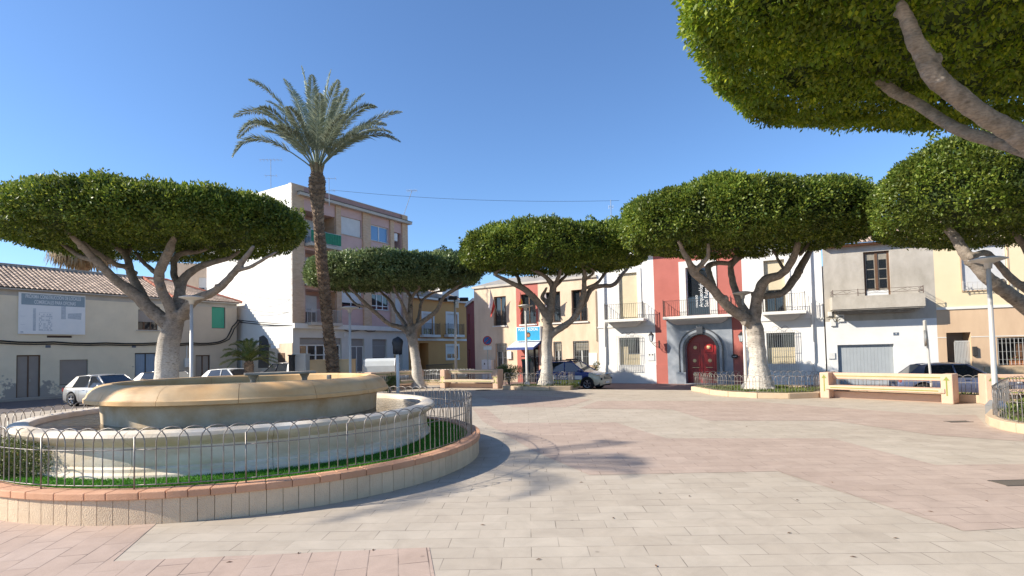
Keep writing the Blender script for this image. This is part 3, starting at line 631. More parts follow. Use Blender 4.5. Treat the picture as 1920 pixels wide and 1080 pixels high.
x = MB(); x.quad((.0, .3, AH), (.3, .3, AH), (.3, D, AH), (0, D, AH)); x.build('gable_coping', 'white_trim', ap)
for kind, h, k in wins:
    if kind == 'bal':
        bo = MB(); bo.quad((h[0], 1.5, h[2]), (h[1], 1.5, h[2]), (h[1], 1.5, h[3]), (h[0], 1.5, h[3])); bo.build('recess_wall', 'pink_wall', ap)
        for ra, rb in ((h[0]-.002, h[0]+.02), (h[1]-.02, h[1]+.002)): x = MB(); x.b2(ra, rb, .0, 1.5, h[2], h[3]); x.build('recess_brick', 'brick_yz', ap)
        window(ap, [h[0]+.35, h[0]+2.1, h[2]+.05, h[2]+2.2], 'white_frame', 'glass', 2, y=1.36, blind='white_blind', bl=.6)
        x = MB(); x.b2(h[0]-.05, h[1]+.05, -.75, .3, h[2]-.22, h[2]); x.build('balcony_slab', 'stucco_band', ap)
        rl = railing(ap, h[0], h[1], -.70, h[2], .95, 'galv', .11, y1=-.1)
        if k == 2:
            x = MB(); n = 24
            for i in range(n): uu = h[0]+(h[1]-h[0])*i/n; x.quad((uu, -.73-(.02 if i % 2 else 0), h[2]+.1), (uu+(h[1]-h[0])/n, -.73-(.0 if i % 2 else .02), h[2]+.1), (uu+(h[1]-h[0])/n, -.73-(.0 if i % 2 else .02), h[2]+.93), (uu, -.73-(.02 if i % 2 else 0), h[2]+.93))
            x.build('green_screen', 'green_cloth', rl)
    elif kind == 'w1': window(ap, h, 'white_frame', 'glass', 2, blind='white_blind', bl=(.72, .8, .98)[k], sill='stucco_band', fw=.05)
    elif kind == 'w2':
        window(ap, h, 'white_frame', 'glass' if k < 2 else 'sky_glass', 2 if k else 3, rows=1, sill='stucco_band', fw=.07, transom=.25 if k == 0 else None)
    else:
        x = MB(); x.quad((h[0], .9, h[2]), (h[1], .9, h[2]), (h[1], .9, h[3]), (h[0], .9, h[3])); x.build('recess_wall', 'plum_wall', ap)
        infill(ap, [h[0]+.15, h[0]+1.0, h[2], h[2]+2.1], 'sky_glass', 'balcony_door', .8)
        railing(ap, h[0], h[1], -.05, h[2], 1.0, 'galv', .11, ends=False)
        if k == 0: infill(ap, [h[0], h[1], h[2], h[3]], 'panel_wall', 'roller_shutter', .1)
        if k == 2: x = MB(); x.b2(h[0]+.1, h[0]+.55, .1, .5, h[3]-.75, h[3]-.05); x.build('air_conditioner', 'white_frame', ap, bevel=.02)
# ground floor openings
for h, hh in ((g1, .5), (g2, .6), (g3, .55)):
    x = MB(); x.b2(h[0], h[1], .16, .2, h[3]-hh, h[3]); x.build('shutter_box', 'grey_blind', ap)
window(ap, [g1[0], g1[1], g1[2], g1[3]-.5], 'white_frame', 'glass', 5, y=.2, fw=.1, transom=.72)
infill(ap, [g2[0], g2[1], 0, g2[3]-.6], 'grey_door', 'door', .2); framed(ap, [g2[0], g2[1], 0.05, g2[3]-.6], 'white_frame', y=.14)
window(ap, [g3[0], g3[1], g3[2], g3[3]-.55], 'white_frame', 'glass', 1, y=.2, blind='grey_blind', bl=.9)
window(ap, g4, 'white_frame', 'glass', 1, rows=7, y=.2, fw=.09)
for (px, py) in ((646, 628),):
    u, z = f.uz(px, py); x = MB(); x.b2(u-.12, u+.12, -.06, 0, z-.2, z+.2); x.build('junction_box', 'meter_box', ap, bevel=.02)
# peach skirting at the foot of the gable
x = MB(); x.b2(-.06, -.003, -.14, 6.0, 0, 3.1); x.build('peach_skirting', 'cream_wall', ap)
x = MB(); x.b2(-.09, -.06, .7, 1.5, .9, 2.4); x.build('side_window', 'brown_frame', ap)
x = MB(); x.b2(-.08, -.06, 1.3, 2.3, 2.75, 3.25-.2); x.build('name_plate', 'white_frame', ap)
# antennas
def antenna(loc, h, tilt, label, arms):
    t = thing('roof_antenna', label, 'antenna', loc)
    b = MB(); top = Vector((tilt*h, 0, h)); b.tube([(0, 0, 0), top], .025, 6); b.build('mast', 'galv', t)
    b = MB()
    for (zz, L, n) in arms:
        p = top*zz; b.tube([p+Vector((-L/2, 0, .05)), p+Vector((L/2, 0, -.02))], .012, 5)
        for k in range(n): q = p+Vector((-L/2+L*k/(n-1), 0, 0)); b.tube([q+Vector((0, -.25, 0)), q+Vector((0, .25, .0))], .008, 4); b.tube([q+Vector((0, 0, -.14)), q+Vector((0, 0, .14))], .007, 4)
    b.build('aerial', 'galv', t); return t
p = AY(508, 352, 43); antenna((p.x, p.y, 13.2), AY(508, 300, 43).z-13.2, 0, 'tall thin aerial mast above the white gable roof', ((1, 1.7, 7), (.72, .9, 3)))
p = AY(757, 392, 49); antenna((p.x, p.y, AH-.1), AY(757, 362, 49).z-AH+.3, .35, 'leaning aerial with a bright head at the far roof corner', ((1, .9, 9),))
p = AY(617, 357, 41); antenna((p.x, p.y, 13.4), AY(617, 335, 41).z-13.4, 0, 'small aerial beside the palm head on the flats roof', ((1, 1.0, 3), (.55, .8, 2)))
pw = AY(1161, 375, 36)
an = antenna((pw.x, pw.y+3, 7.5), AY(1161, 374, 39).z-7.5, 0, 'single thin mast rising behind the ficus crowns over the white museum house', ((.9, .3, 2),))
cable('antenna_wire', 'long thin wire stretched across the sky between the two roofs', [AY(620, 356, 42), AY(1161, 376, 39)], .011, .35, 24)

# far house behind the left row and low houses down the side street
def simple_house(name, label, loc, rz, W, H, Dp, m, roof=None, wins=(), wm='white_blind'):
    t = thing(name, label, 'house', loc, rz); wall(t, 'wall', [(0, W, 0, H, m)], list(wins)); shell(t, W, H, Dp, m)
    x = MB(); x.quad((0, 0, H), (W, 0, H), (W, Dp, H), (0, Dp, H)) if not roof else x.quad((-.3, -.3, H), (W+.3, -.3, H), (W+.3, Dp/2, H+1.4), (-.3, Dp/2, H+1.4))
    if roof: x.quad((-.3, Dp+.3, H), (W+.3, Dp+.3, H), (W+.3, Dp/2, H+1.4), (-.3, Dp/2, H+1.4)); x.add([(0, 0, H), (0, Dp, H), (0, Dp/2, H+1.4)], [(0, 1, 2)]); x.add([(W, 0, H), (W, Dp, H), (W, Dp/2, H+1.4)], [(0, 1, 2)])
    x.build('roof', roof or 'concrete', t)
    for h in wins: window(t, h, 'white_frame', 'glass', 2, blind=wm, bl=.6)
    return t
p = AY(330, 600, 56); simple_house('far_house', 'tall beige house rising behind the grey end house roof', (p.x, p.y, 0), R_(25), 7.0, 12.0, 8, 'cream_wall', None, [(5.0, 6.2, 8.8, 10.6), (2, 3.2, 8.8, 10.6)])
p = AY(764, 600, 58); simple_house('far_house', 'pale house with tiled roof peeking out beyond the flats', (p.x, p.y, 0), f.rz, 9, 12.4, 8, 'white_wall', 'rooftile_red')

# --- mustard house
MF = Fac((-9.45, 50.0), (.527, .85)); f = MF; ML = f.uz(876, 600)[0]
mu = oriented(f, 0, 'mustard_house', 'mustard yellow house with white window surrounds and small iron balconies', 'house')
def A(x0, y0, x1, y1): return brect(f, 0, x0, y0, x1, y1)
MH = f.uz(860, 566)[1]
h1 = A(838, 588, 858, 628); h2 = A(793, 588, 812, 628); h3 = A(838, 649, 859, 672); h4 = A(786, 643, 804, 700); h4[2] = 0; h4.append(1.2)
wall(mu, 'wall', [(0, ML, 0, MH, 'mustard_wall')], [h1, h2, h3, h4]); shell(mu, ML, MH, 9, 'mustard_wall', mright='gable_white')
def surround(root, h, w=.22, m='white_trim', proud=.03, bottom=True, name='surround'):
    x = MB(); x.b2(h[0]-w, h[0], -proud, -.001, h[2], h[3]+w); x.b2(h[1], h[1]+w, -proud, -.001, h[2], h[3]+w); x.b2(h[0], h[1], -proud, -.001, h[3], h[3]+w)
    if bottom: x.b2(h[0]-w, h[1]+w, -proud-.03, -.001, h[2]-w*.7, h[2])
    x.build(name, m, root)
for h in (h1, h2):
    surround(mu, h); window(mu, h, 'white_frame', 'glass', 2, blind='white_blind', bl=.7)
    x = MB(); x.b2(h[0]-.5, h[1]+.5, -.55, 0, h[2]-.25, h[2]-.0); x.build('balcony_slab', 'white_trim', mu, bevel=.03); railing(mu, h[0]-.45, h[1]+.45, -.5, h[2], 1.05, 'black_iron', .12)
surround(mu, h3); window(mu, h3, 'white_frame', 'glass', 2, blind='white_blind', bl=.62)
x = MB(); x.quad((h4[0], 1.2, 0), (h4[1], 1.2, 0), (h4[1], 1.2, h4[3]), (h4[0], 1.2, h4[3])); x.build('porch_wall', 'mustard_wall', mu)
infill(mu, [h4[0]+.3, h4[0]+1.3, 0, 2.3], 'grey_door', 'door', 1.1)
zb = f.uz(840, 637)[1]; x = MB(); x.b2(0, ML, -.12, -.001, zb-.12, zb+.1); x.build('string_course', 'white_trim', mu)
x = MB(); x.b2(-.2, ML+.1, -.5, -.001, MH-.12, MH+.05); x.build('eave', 'white_trim', mu)
roof_tiles(mu, 'roof', (-.2, -.55, MH+.06), (ML+.1, -.55, MH+.06), (ML+.1, 4.5, MH+1.7), (-.2, 4.5, MH+1.7), pitch=.35, row=.5)
x = MB(); x.b2(ML-2.2, ML-1.2, 1.5, 2.5, MH+.3, MH+2.3); x.build('chimney', 'white_wall', mu)
for i, (px) in enumerate((806, 822)):
    pass
fm = MB(); u0 = h4[1]+.2
for k in range(30): fm.box((h4[0]-.4+k*.13, -1.2, .55), (.025, .025, 1.1))
fm.b2(h4[0]-.5, h4[0]+3.6, -1.22, -1.18, 1.05, 1.1); fm.b2(h4[0]-.5, h4[0]+3.6, -1.22, -1.18, .1, .15)
fm.build('front_railing', 'black_iron', mu)

# --- police station
f = PO; PL = f.uz(1121, 600)[0]
po = oriented(f, 0, 'police_station', 'cream two-storey police station with a red centre strip and blue sign', 'building')
def A(x0, y0, x1, y1): return brect(f, 0, x0, y0, x1, y1)
PH = f.uz(930, 538)[1]
W = [A(925.5, 556, 949.5, 610), A(975.5, 553, 1005, 607), A(1020, 549, 1051.5, 604), A(1071, 544, 1101.5, 602)]
z0m, z1m = sum(h[2] for h in W)/4, sum(h[3] for h in W)/4
for h in W: h[2], h[3] = z0m, z1m
GW = [A(929, 645, 951, 690), A(1037.5, 641, 1053.5, 678), A(1074, 639.5, 1104.5, 685)]
for h in GW: h[2] = .75; h[3] = GW[2][3]
door = A(985, 650, 1011, 712); door[2] = 0
rs = A(967.5, 560, 1012, 700)[:2]
HP = W+GW+[door]
wall(po, 'wall', [(0, rs[0], 0, PH, 'cream_wall'), (rs[1], PL, 0, PH, 'cream_wall')], HP, reveal=.25)
wall(po, 'red_wall_strip', [(rs[0], rs[1], 0, PH, 'red_wall')], HP, reveal=.25)
shell(po, PL, PH, 9, 'cream_wall', mleft='plum_wall', right=False)
x = MB(); x.b2(-.15, PL, -.12, -.001, PH, PH+.16); x.build('gutter', 'stucco_band', po)
x = MB(); x.quad((-.1, -.1, PH+.16), (PL, -.1, PH+.16), (PL, 4.5, PH+1.3), (-.1, 4.5, PH+1.3)); x.quad((-.1, 9, PH), (PL, 9, PH), (PL, 4.5, PH+1.3), (-.1, 4.5, PH+1.3)); x.build('roof', 'concrete', po)
for h in W:
    window(po, h, 'brown_frame', 'glass', 2, y=.2, fw=.07); railing(po, h[0]+.02, h[1]-.02, -.05, h[2], .95, 'black_iron', .12, ends=False)
    x = MB(); x.b2(h[0]-.1, h[1]+.1, -.1, -.001, h[2]-.1, h[2]-.005); x.build('sill', 'white_trim', po)
for i, h in enumerate(GW):
    window(po, h, 'white_frame', 'glass', 2, y=.2, fw=.05, blind='curtain', bl=.3); grille(po, h, 'galv', -.04, .13, -.02)
infill(po, [door[0], door[1], 0, door[3]], 'glass', 'door', .22)
x = MB(); x.b2(door[0], door[0]+.06, .1, .2, 0, door[3]); x.b2(door[1]-.5, door[1]-.44, .1, .2, 0, door[3]); x.build('door_frame', 'dark_frame', po)
for (a, c) in ((560, 613), (650, 700)):
    z1, z2 = f.uz(884, a)[1], f.uz(884, c)[1]
    x = MB(); x.b2(-.02, -.003, 1.2, 3.0, max(z2, .9), z1); x.build('side_window', 'red_wall', po)
# downpipe and boxes
u, z = f.uz(920, 685); 
cb = MB(); cb.b2(u-.55, u+.35, -.45, -.02, 0, 1.75); cb.build('meter_cabinet', 'meter_box', po, bevel=.015)
cb = MB(); cb.b2(u-.32, u-.22, -.46, -.44, 1.35, 1.5); cb.b2(u+.0, u+.1, -.46, -.44, 1.35, 1.5); cb.b2(u-.55, u+.35, -.455, -.448, .82, .84); cb.build('cabinet_vent', 'dark_frame', po)
u, z = f.uz(1112, 673); x = MB(); x.b2(u-.3, u+.3, -.03, -.002, z-.42, z+.42); x.build('notice_board', 'sign_white', po)
x = MB()
for j in range(4):
    for i in range(3): x.b2(u-.25+.18*i, u-.25+.18*i+.13, -.036, -.031, z-.35+.19*j, z-.35+.19*j+.13)
x.build('notice_paper', 'billboard', po)
u, z = f.uz(956, 666); x = MB(); x.b2(u-.2, u+.2, -.12, -.002, z-.3, z+.3); x.build('letter_box', 'meter_box', po, bevel=.02)
# police sign
a = f.uz(968, 613.5, .3); c = f.uz(1013.5, 639, .3); sw, sh = c[0]-a[0], a[1]-c[1]; q = f.p+f.d*((a[0]+c[0])/2)-f.n*.2
sg = thing('police_sign', 'sky blue lettered police sign box above the awning', 'sign', (q.x, q.y, (a[1]+c[1])/2+f.zb), f.rz)
x = MB(); x.b2(-sw/2, sw/2, -.1, .19, -sh/2, sh/2); x.build('sign_box', 'sign_white', sg, bevel=.01)
x = MB(); x.b2(-sw/2+.05, sw/2-.05, -.105, -.101, -sh/2+.05, sh/2-.05); x.build('sign_face', 'sign_blue', sg)
text_mesh('POLICIA LOCAL', .27, sg, 'lettering', 'sign_white', wall_mtx(0, -.108, sh/2-.22), sx=sw*.92/2.13, bold=.006)
x = MB(); x.disc((0, -.1065, -.07), .2, (0, -1, 0), 24); x.build('emblem', 'black_plastic', sg)
x = MB(); x.disc((0, -.108, -.10), .13, (0, -1, 0), 8); x.build('emblem', 'terracotta', sg)
text_mesh('policia local', .09, sg, 'lettering', 'sign_white', wall_mtx(0, -.108, -sh/2+.13))
# awning
a = f.uz(970, 640, .1); c = f.uz(1014, 640, .1); q = f.p+f.d*a[0]
aw = thing('awning', 'pale blue fabric awning over the police station door', 'awning', (q.x, q.y, a[1]+f.zb), f.rz); wd = c[0]-a[0]
x = MB(); x.quad((-.25, -1.25, -.5), (wd, -1.25, -.5), (wd, 0, 0), (-.25, 0, 0)); x.quad((-.25, -1.25, -.52), (wd, -1.25, -.52), (wd, 0, -.02), (-.25, 0, -.02)); x.build('canopy', 'awning', aw)
x = MB(); x.b2(-.25, wd, -1.27, -1.251, -.66, -.48); x.add([(wd, -1.25, -.66), (wd, 0, -.2), (wd, 0, 0), (wd, -1.25, -.5)], [(0, 1, 2, 3)]); x.build('valance', 'awning_edge', aw)
# flags
def flag(px, py, tx, ty, label, stripes, drop=1.7):
    u, z = f.uz(px, py, .05); q = f.p+f.d*u-f.n*.05; t = thing('flag', label, 'flag', (q.x, q.y, z+f.zb), f.rz)
    u2, z2 = f.uz(tx, ty, 1.1); tip = Vector((u2-u, -1.05, z2-z))
    b = MB(); b.tube([(0, 0, 0), tip], .02, 6); b.build('flagpole', 'galv', t)
    # cloth hanging in folds from the upper half of the pole
    n, m = 18, 12; 
    for si, (s0, s1, mm) in enumerate(stripes):
        vs = []; fs = []
        k0, k1 = int(s0*n), int(s1*n)
        for i in range(k0, k1+1):
            s = i/n
            for j in range(m+1):
                tt = j/m; base = tip*(.97-.62*s*(1-.55*tt)); 
                vs.append((base.x+.05*math.sin(s*14+tt*2)*(.3+tt)-.12*tt, base.y+.09*math.sin(s*11+1)*(.3+tt), base.z-drop*tt*(1-.15*math.sin(s*6))))
        w_ = m+1
        for i in range(k1-k0):
            for j in range(m): fs.append((i*w_+j, (i+1)*w_+j, (i+1)*w_+j+1, i*w_+j+1))
        x = MB(); x.add(vs, fs); x.build('cloth', mm, t, smooth=True)
    return t
flag(934, 592, 918, 540, 'white and pale red flag drooping beside the left police window', [(0, .62, 'flag_white'), (.62, 1, 'flag_red')], 1.5)
flag(985, 590, 975, 548, 'red and yellow flag hanging in front of the red wall strip', [(0, .3, 'flag_red'), (.3, .7, 'flag_yellow'), (.7, 1, 'flag_red')], 1.1)
flag(1030, 588, 1022, 540, 'blue-white flag hanging on the pole half hidden by the ficus trunk', [(0, 1, 'flag_white')], .9)
cable('facade_cable', 'black cable dropping down the end of the cream police station', [onwall(PO, 1117, 545, .05), onwall(PO, 1118, 600, .05), onwall(PO, 1119, 640, .05)], .02)

PW = Fac((-4.15, 50.2), (1.15, -6.14), ZB); f = PW; wg = oriented(f, 0, 'side_wing', 'plum red side wing receding left of the cream police front', 'building')
def A(x0, y0, x1, y1): return brect(f, 0, x0, y0, x1, y1)
wu, wd_ = [1.6, 2.9, 3.9, 5.7], [1.6, 2.9, .4, 2.6]; wall(wg, 'wall', [(0, 6.2, 0, 6.6, 'plum_wall')], [wu, wd_]); infill(wg, wu, 'red_wall', 'window_shutter', .12); infill(wg, wd_, 'red_wall', 'window_shutter', .12)
x = MB(); x.quad((0, 0, 0), (0, 8, 0), (0, 8, 6.6), (0, 0, 6.6)); x.quad((0, 0, 6.6), (6.2, 0, 6.6), (6.2, 4, 6.6), (0, 8, 6.6)); x.build('rear_wall', 'gable_white', wg); x = MB(); x.b2(-.1, 6.2, -.12, -.001, 6.5, 6.72); x.build('eave', 'white_trim', wg)
# --- museum house
f = MU; UL = f.uz(1121, 650)[0]; 
m0 = oriented(f, 0, 'museum_house', 'white museum house with brick-red pilasters and a grey marble portal', 'building')
ML = f.uz(1547, 650)[0]; HM = 8.9
def A(x0, y0, x1, y1): return brect(f, 0, x0, y0, x1, y1)
bl_ = A(1160, 516, 1196.5, 598); bc = A(1285, 502, 1333, 592); br = A(1431, 487, 1474, 582)
zfl = (bl_[2]+bc[2]+br[2])/3; ztop = (bl_[3]+bc[3]+br[3])/3
for h in (bl_, bc, br): h[2], h[3] = zfl, ztop
wl = A(1160.5, 632, 1201, 693); wr = A(1437, 626, 1493, 692); zz0, zz1 = (wl[2]+wr[2])/2, (wl[3]+wr[3])/2
for h in (wl, wr): h[2], h[3] = zz0, zz1
dd = A(1285, 628, 1346, 722); dd[2] = .03; du0, du1 = dd[0], dd[1]; dcx = (du0+du1)/2; drad = (du1-du0)/2; dspring = A(1300, 655, 1310, 700)[3]
r1 = A(1228, 600, 1253, 700); r2 = A(1372, 600, 1398, 700); up1 = A(1228, 520, 1268, 560); up2 = A(1342, 520, 1391, 560)
ru0, ru1 = r1[0], r2[1]
HH = [bl_, bc, br, wl, wr]
zp = zfl-.05
wall(m0, 'white_wall', [(-.05, ru0, 0, HM, 'white_wall'), (ru1, ML, 0, HM, 'white_wall')], HH, reveal=.3)
wall(m0, 'red_wall', [(ru0, r1[1], 0, zp, 'red_wall'), (r2[0], ru1, 0, zp, 'red_wall'), (ru0, ru1, zp, HM, 'red_wall')], HH, reveal=.3)
# marble portal with arched opening
x = MB(); N = 24; pu0, pu1 = r1[1], r2[0]
arc = [(dcx+drad*math.cos(math.pi-math.pi*k/N), dspring+drad*math.sin(math.pi*k/N)) for k in range(N+1)]
for k in range(N):
    (ua, za), (ub, zb_) = arc[k], arc[k+1]; x.quad((ua, -.06, za), (ub, -.06, zb_), (ub, -.06, zp), (ua, -.06, zp)); x.quad((ua, -.06, za), (ua, .55, za), (ub, .55, zb_), (ub, -.06, zb_))
x.quad((pu0, -.06, 0), (du0, -.06, 0), (du0, -.06, zp), (pu0, -.06, zp)); x.quad((du1, -.06, 0), (pu1, -.06, 0), (pu1, -.06, zp), (du1, -.06, zp))
x.quad((du0, -.06, 0), (du0, -.06, dspring), (du0, .55, dspring), (du0, .55, 0)); x.quad((du1, -.06, 0), (du1, .55, 0), (du1, .55, dspring), (du1, -.06, dspring))
x.quad((pu0, -.06, 0), (pu0, -.06, zp), (pu0, 0, zp), (pu0, 0, 0)); x.quad((pu1, -.06, 0), (pu1, 0, 0), (pu1, 0, zp), (pu1, -.06, zp))
x.build('marble_portal', 'marble', m0)
for rr, dd_, pr, mm in ((.16, .0, .16, 'dark_marble'), (.34, .16, .12, 'marble'), (.42, .34, .15, 'dark_marble')):
    x = MB(); 
    for k in range(N):
        a0, a1 = math.pi-math.pi*k/N, math.pi-math.pi*(k+1)/N
        q = [(dcx+(drad+r_)*math.cos(a), y_, dspring+(drad+r_)*math.sin(a)) for a in (a0, a1) for r_, y_ in ((dd_+.01, -.06-pr), (rr, -.06-pr), (rr, -.05), (dd_+.01, -.05))]
        x.add(q, [(0, 4, 5, 1), (1, 5, 6, 2), (3, 7, 4, 0)])
    for s in (-1, 1): x.b2(dcx+s*(drad+dd_+.01), dcx+s*(drad+rr), -.06-pr, -.05, .75, dspring)
    x.build('arch_moulding', mm, m0)
for s in (-1, 1): x = MB(); x.b2(dcx+s*(drad-.0), dcx+s*(drad+.62), -.26, -.05, 0, .75); x.build('plinth_block', 'marble', m0, bevel=.01)
x = MB(); x.b2(dcx-.2, dcx+.2, -.32, -.07, dspring+drad+.02, dspring+drad+.5); x.build('keystone', 'dark_marble', m0, bevel=.03)
# veins
x = MB(); random.seed(5)
for k in range(16):
    s = random.choice((-1, 1)); u = dcx+s*random.uniform(drad+.5, (pu1-pu0)/2-.1); z = random.uniform(.8, zp-.5); L = random.uniform(.2, .7)
    x.box((u, -.0615, z), (L, .002, .012), 0, 0, 0, random.uniform(-1.1, 1.1))
# red arched double door
for s in (-1, 1):
    x = MB(); pts = [(dcx, .03)]+[(dcx+s*drad, .03)]+[(dcx+s*drad*math.cos(a), dspring+drad*math.sin(a)) for a in [math.pi/2*k/12 for k in range(13)]]
    x.add([(p[0]-s*.008*(i == 0), .42, p[1]) for i, p in enumerate(pts)], [tuple(range(len(pts)))]); lf = x.build('door_leaf', 'red_door', m0)
    ztp = dspring+drad*.8; rows = [(.25, .95), (1.1, 1.85), (2.0, min(2.65, dspring+drad*.75))]
    for (za, zb_) in rows:
        ua, ub = dcx+s*.14, dcx+s*(drad-.14)
        if za > 1.9: ub = dcx+s*(drad-.25)
        y = MB(); y.b2(ua, ub, .385, .42, za, zb_); y.build('panel', 'red_door', lf, bevel=.02)
        y = MB(); y.b2(ua+s*.12, ub-s*.12, .36, .385, za+.12, zb_-.12); y.build('panel', 'red_door', lf, bevel=.02)
        c = ((ua+ub)/2, .35, (za+zb_)/2)
        y = MB(); y.disc(c, .115, (0, -1, 0), 16, .03); y.disc((c[0], .32, c[2]), .07, (0, -1, 0), 12, .03); y.build('rosette', 'gold', lf, bevel=.012)
    y = MB(); y.b2(dcx+s*.2, dcx+s*.62, .34, .37, 1.02, 1.05); y.build('letter_slot', 'gold', lf)
x = MB(); x.b2(dcx-.03, dcx+.03, .39, .42, .03, dspring+drad*.98); x.build('door_astragal', 'red_door', m0)
# door step
x = MB(); x.b2(du0-.1, du1+.1, -.35, .5, -.0, .035); x.build('door_step', 'marble', m0)
# plinth lines
zpl = f.uz(1220, 684)[1]
for (a, c, mm) in ((-.05, ru0, 'white_wall'), (ru0, r1[1]-.001, 'red_wall'), (r2[0]+.001, ru1, 'red_wall'), (ru1, ML, 'white_wall')):
    x = MB(); x.b2(a, c-.002, -.05, -.002, 0, zpl); x.build('plinth', mm, m0)
zs = f.uz(1150, 613)[1]
x = MB(); x.b2(-.05, ru0, -.05, -.002, zs-.05, zs+.03); x.b2(ru1, ML, -.05, -.002, zs-.05, zs+.03); x.build('string_course', 'white_trim', m0)
x = MB(); x.b2(-.15, ML+.1, -.35, -.001, HM-.3, HM); x.build('cornice', 'white_trim', m0, bevel=.05)
x = MB(); x.quad((-.15, -.35, HM+.002), (ML+.1, -.35, HM+.002), (ML+.1, 10, HM+.002), (-.15, 10, HM+.002)); x.build('roof', 'concrete', m0)
shell(m0, ML, HM, 10, 'white_wall', mleft='gable_white')
for h, a, c, mm in ((bl_, 1133, 1207, 'cream_shutter'), (bc, 1243, 1372, None), (br, 1430, 1512, 'cream_shutter')):
    surround(m0, h, .28 if h is not bc else .42, 'white_trim', .05, False)
    off_ = .75; ua, uc = f.uz(a, 600, off_)[0], f.uz(c, 590, off_)[0]
    if h is bc: uc = max(uc, h[1]+.8)
    x = MB(); x.b2(ua, uc, -off_-.05, -.001, zfl-.2, zfl-.02); x.build('balcony_slab', 'white_trim', m0, bevel=.015)
    x = MB(); n = 8
    for k in range(n):     # curved soffit
        t0, t1 = k/n, (k+1)/n; i0, i1 = .45*(1-math.cos(t0*1.57)), .45*(1-math.cos(t1*1.57)); x.quad((ua+.3+i0, -off_+.1+i0, zfl-.2-.35*t0), (uc-.3-i0, -off_+.1+i0, zfl-.2-.35*t0), (uc-.3-i1, -off_+.1+i1, zfl-.2-.35*t1), (ua+.3+i1, -off_+.1+i1, zfl-.2-.35*t1))
        x.quad((uc-.3-i0, -off_+.1+i0, zfl-.2-.35*t0), (uc-.3-i0, -.05, zfl-.2-.35*t0), (uc-.3-i1, -.05, zfl-.2-.35*t1), (uc-.3-i1, -off_+.1+i1, zfl-.2-.35*t1))
        x.quad((ua+.3+i0, -off_+.1+i0, zfl-.2-.35*t0), (ua+.3+i1, -off_+.1+i1, zfl-.2-.35*t1), (ua+.3+i1, -.05, zfl-.2-.35*t1), (ua+.3+i0, -.05, zfl-.2-.35*t0))
    x.build('balcony_bracket', 'white_trim', m0)
    railing(m0, ua+.04, uc-.04, -off_, zfl-.02, 1.02, 'black_iron' if h is not bl_ else 'black_iron', .125)
    if h is bc: window(m0, h, 'white_frame', 'glass', 1, y=.18, fw=.07)
    elif h is bl_:
        infill(m0, [h[0], h[1], h[2], h[3]], 'cream_shutter', 'shutter', .12)
    else:
        infill(m0, [h[0], h[1], h[2], h[3]], 'cream_shutter', 'shutter', .14); window(m0, [h[0]+.1, h[1]-.1, h[2], h[2]+1.35], 'dark_frame', 'glass', 2, y=.05, fw=.05)
# museum lettering on the glass, reading upwards
tm = Matrix.Translation((0, .205, 0)) @ Matrix.Rotation(math.pi/2, 4, 'X') @ Matrix.Rotation(math.pi/2, 4, 'Z')
uu = bc[0]+(bc[1]-bc[0])*.60
for i, (s, sz, du) in enumerate((('museo', .30, -.30), ('Arqueológico', .34, .0), ('San Fulgencio', .34, .32))):
    text_mesh(s, sz, m0, 'lettering', 'sign_white', Matrix.Translation((uu+du, 0, zfl+.55)) @ tm, 'LEFT')
for i, h in enumerate((wl, wr)):
    window(m0, h, 'white_trim', 'glass', 1, y=.2, fw=.04, blind=None)
    x = MB(); w_ = (h[1]-h[0]); zc = h[3]-.08
    # drawn curtain / cream board behind part of the opening
    x.b2(h[0]+.04, h[0]+w_*(.42 if i == 0 else 1)-.04, .215, .225, h[2]+.04, h[3]-(.62 if i == 0 else .9)); x.b2(h[0]+w_*.42, h[1]-.04, .214, .224, h[2]+.04, h[3]-1.15)
    x.build('inner_shutter', 'cream_shutter', m0)
    g = grille(m0, [h[0], h[1], h[2], h[3]], 'galv', -.16, .115, .12, r=.009)
    x = MB(); c = (h[0]+h[1])/2; zt = h[3]+.16
    for s in (-1, 1):
        x.tube([(c, -.16, zt+.02)]+[(c+s*(.06+.30*(1-math.cos(a))/2+.1*a/3), -.16, zt+.20*math.sin(a)+.02) for a in [.4*k for k in range(1, 8)]], .010, 5)
        x.tube([(c+s*.12*math.cos(a), -.16, zt+.10+.06*math.sin(a)) for a in [.5*k for k in range(9)]], .008, 5)
    x.build('scrollwork', 'black_iron', g)
for px in (1135, 1524):
    u = f.uz(px, 620)[0]; x = MB(); x.tube([(u, -.1, HM-.3), (u, -.1, .35)], .06, 8); x.tube([(u, -.1, 2.5), (u, -.1, 0)], .065, 8); x.build('downpipe', 'meter_box' if px < 1200 else 'white_wall', m0, smooth=True)
u, z = f.uz(1221, 669); x = MB(); x.b2(u-.23, u+.23, -.04, -.001, z-.26, z+.26); bx = x.build('meter_cabinet', 'meter_box', m0, bevel=.01)
x = MB(); x.b2(u-.14, u-.05, -.046, -.04, z+.10, z+.18); x.b2(u+.06, u+.15, -.046, -.04, z+.10, z+.18); x.build('vent', 'dark_frame', bx)
u, z = f.uz(1378, 668); q = f.p+f.d*u-f.n*.09
pl = MB(); 
for k in range(12): 
    a = 2*math.pi*k/12
    pl.disc((.15*math.cos(a), 0, .09*math.sin(a)), .05, (0, -1, 0), 8, .03)
pl.b2(-.17, .17, -.02, .02, -.1, .1); o = pl.build('wall_plaque', 'black_iron', None, loc=(q.x, q.y, z+f.zb)); o.rotation_euler.z = f.rz; tag(o, 'small black scalloped plaque on the red pilaster right of the portal', 'plaque')
tp = text_mesh('museo', .09, o, 'lettering', 'sign_white', wall_mtx(0, -.035, 0))
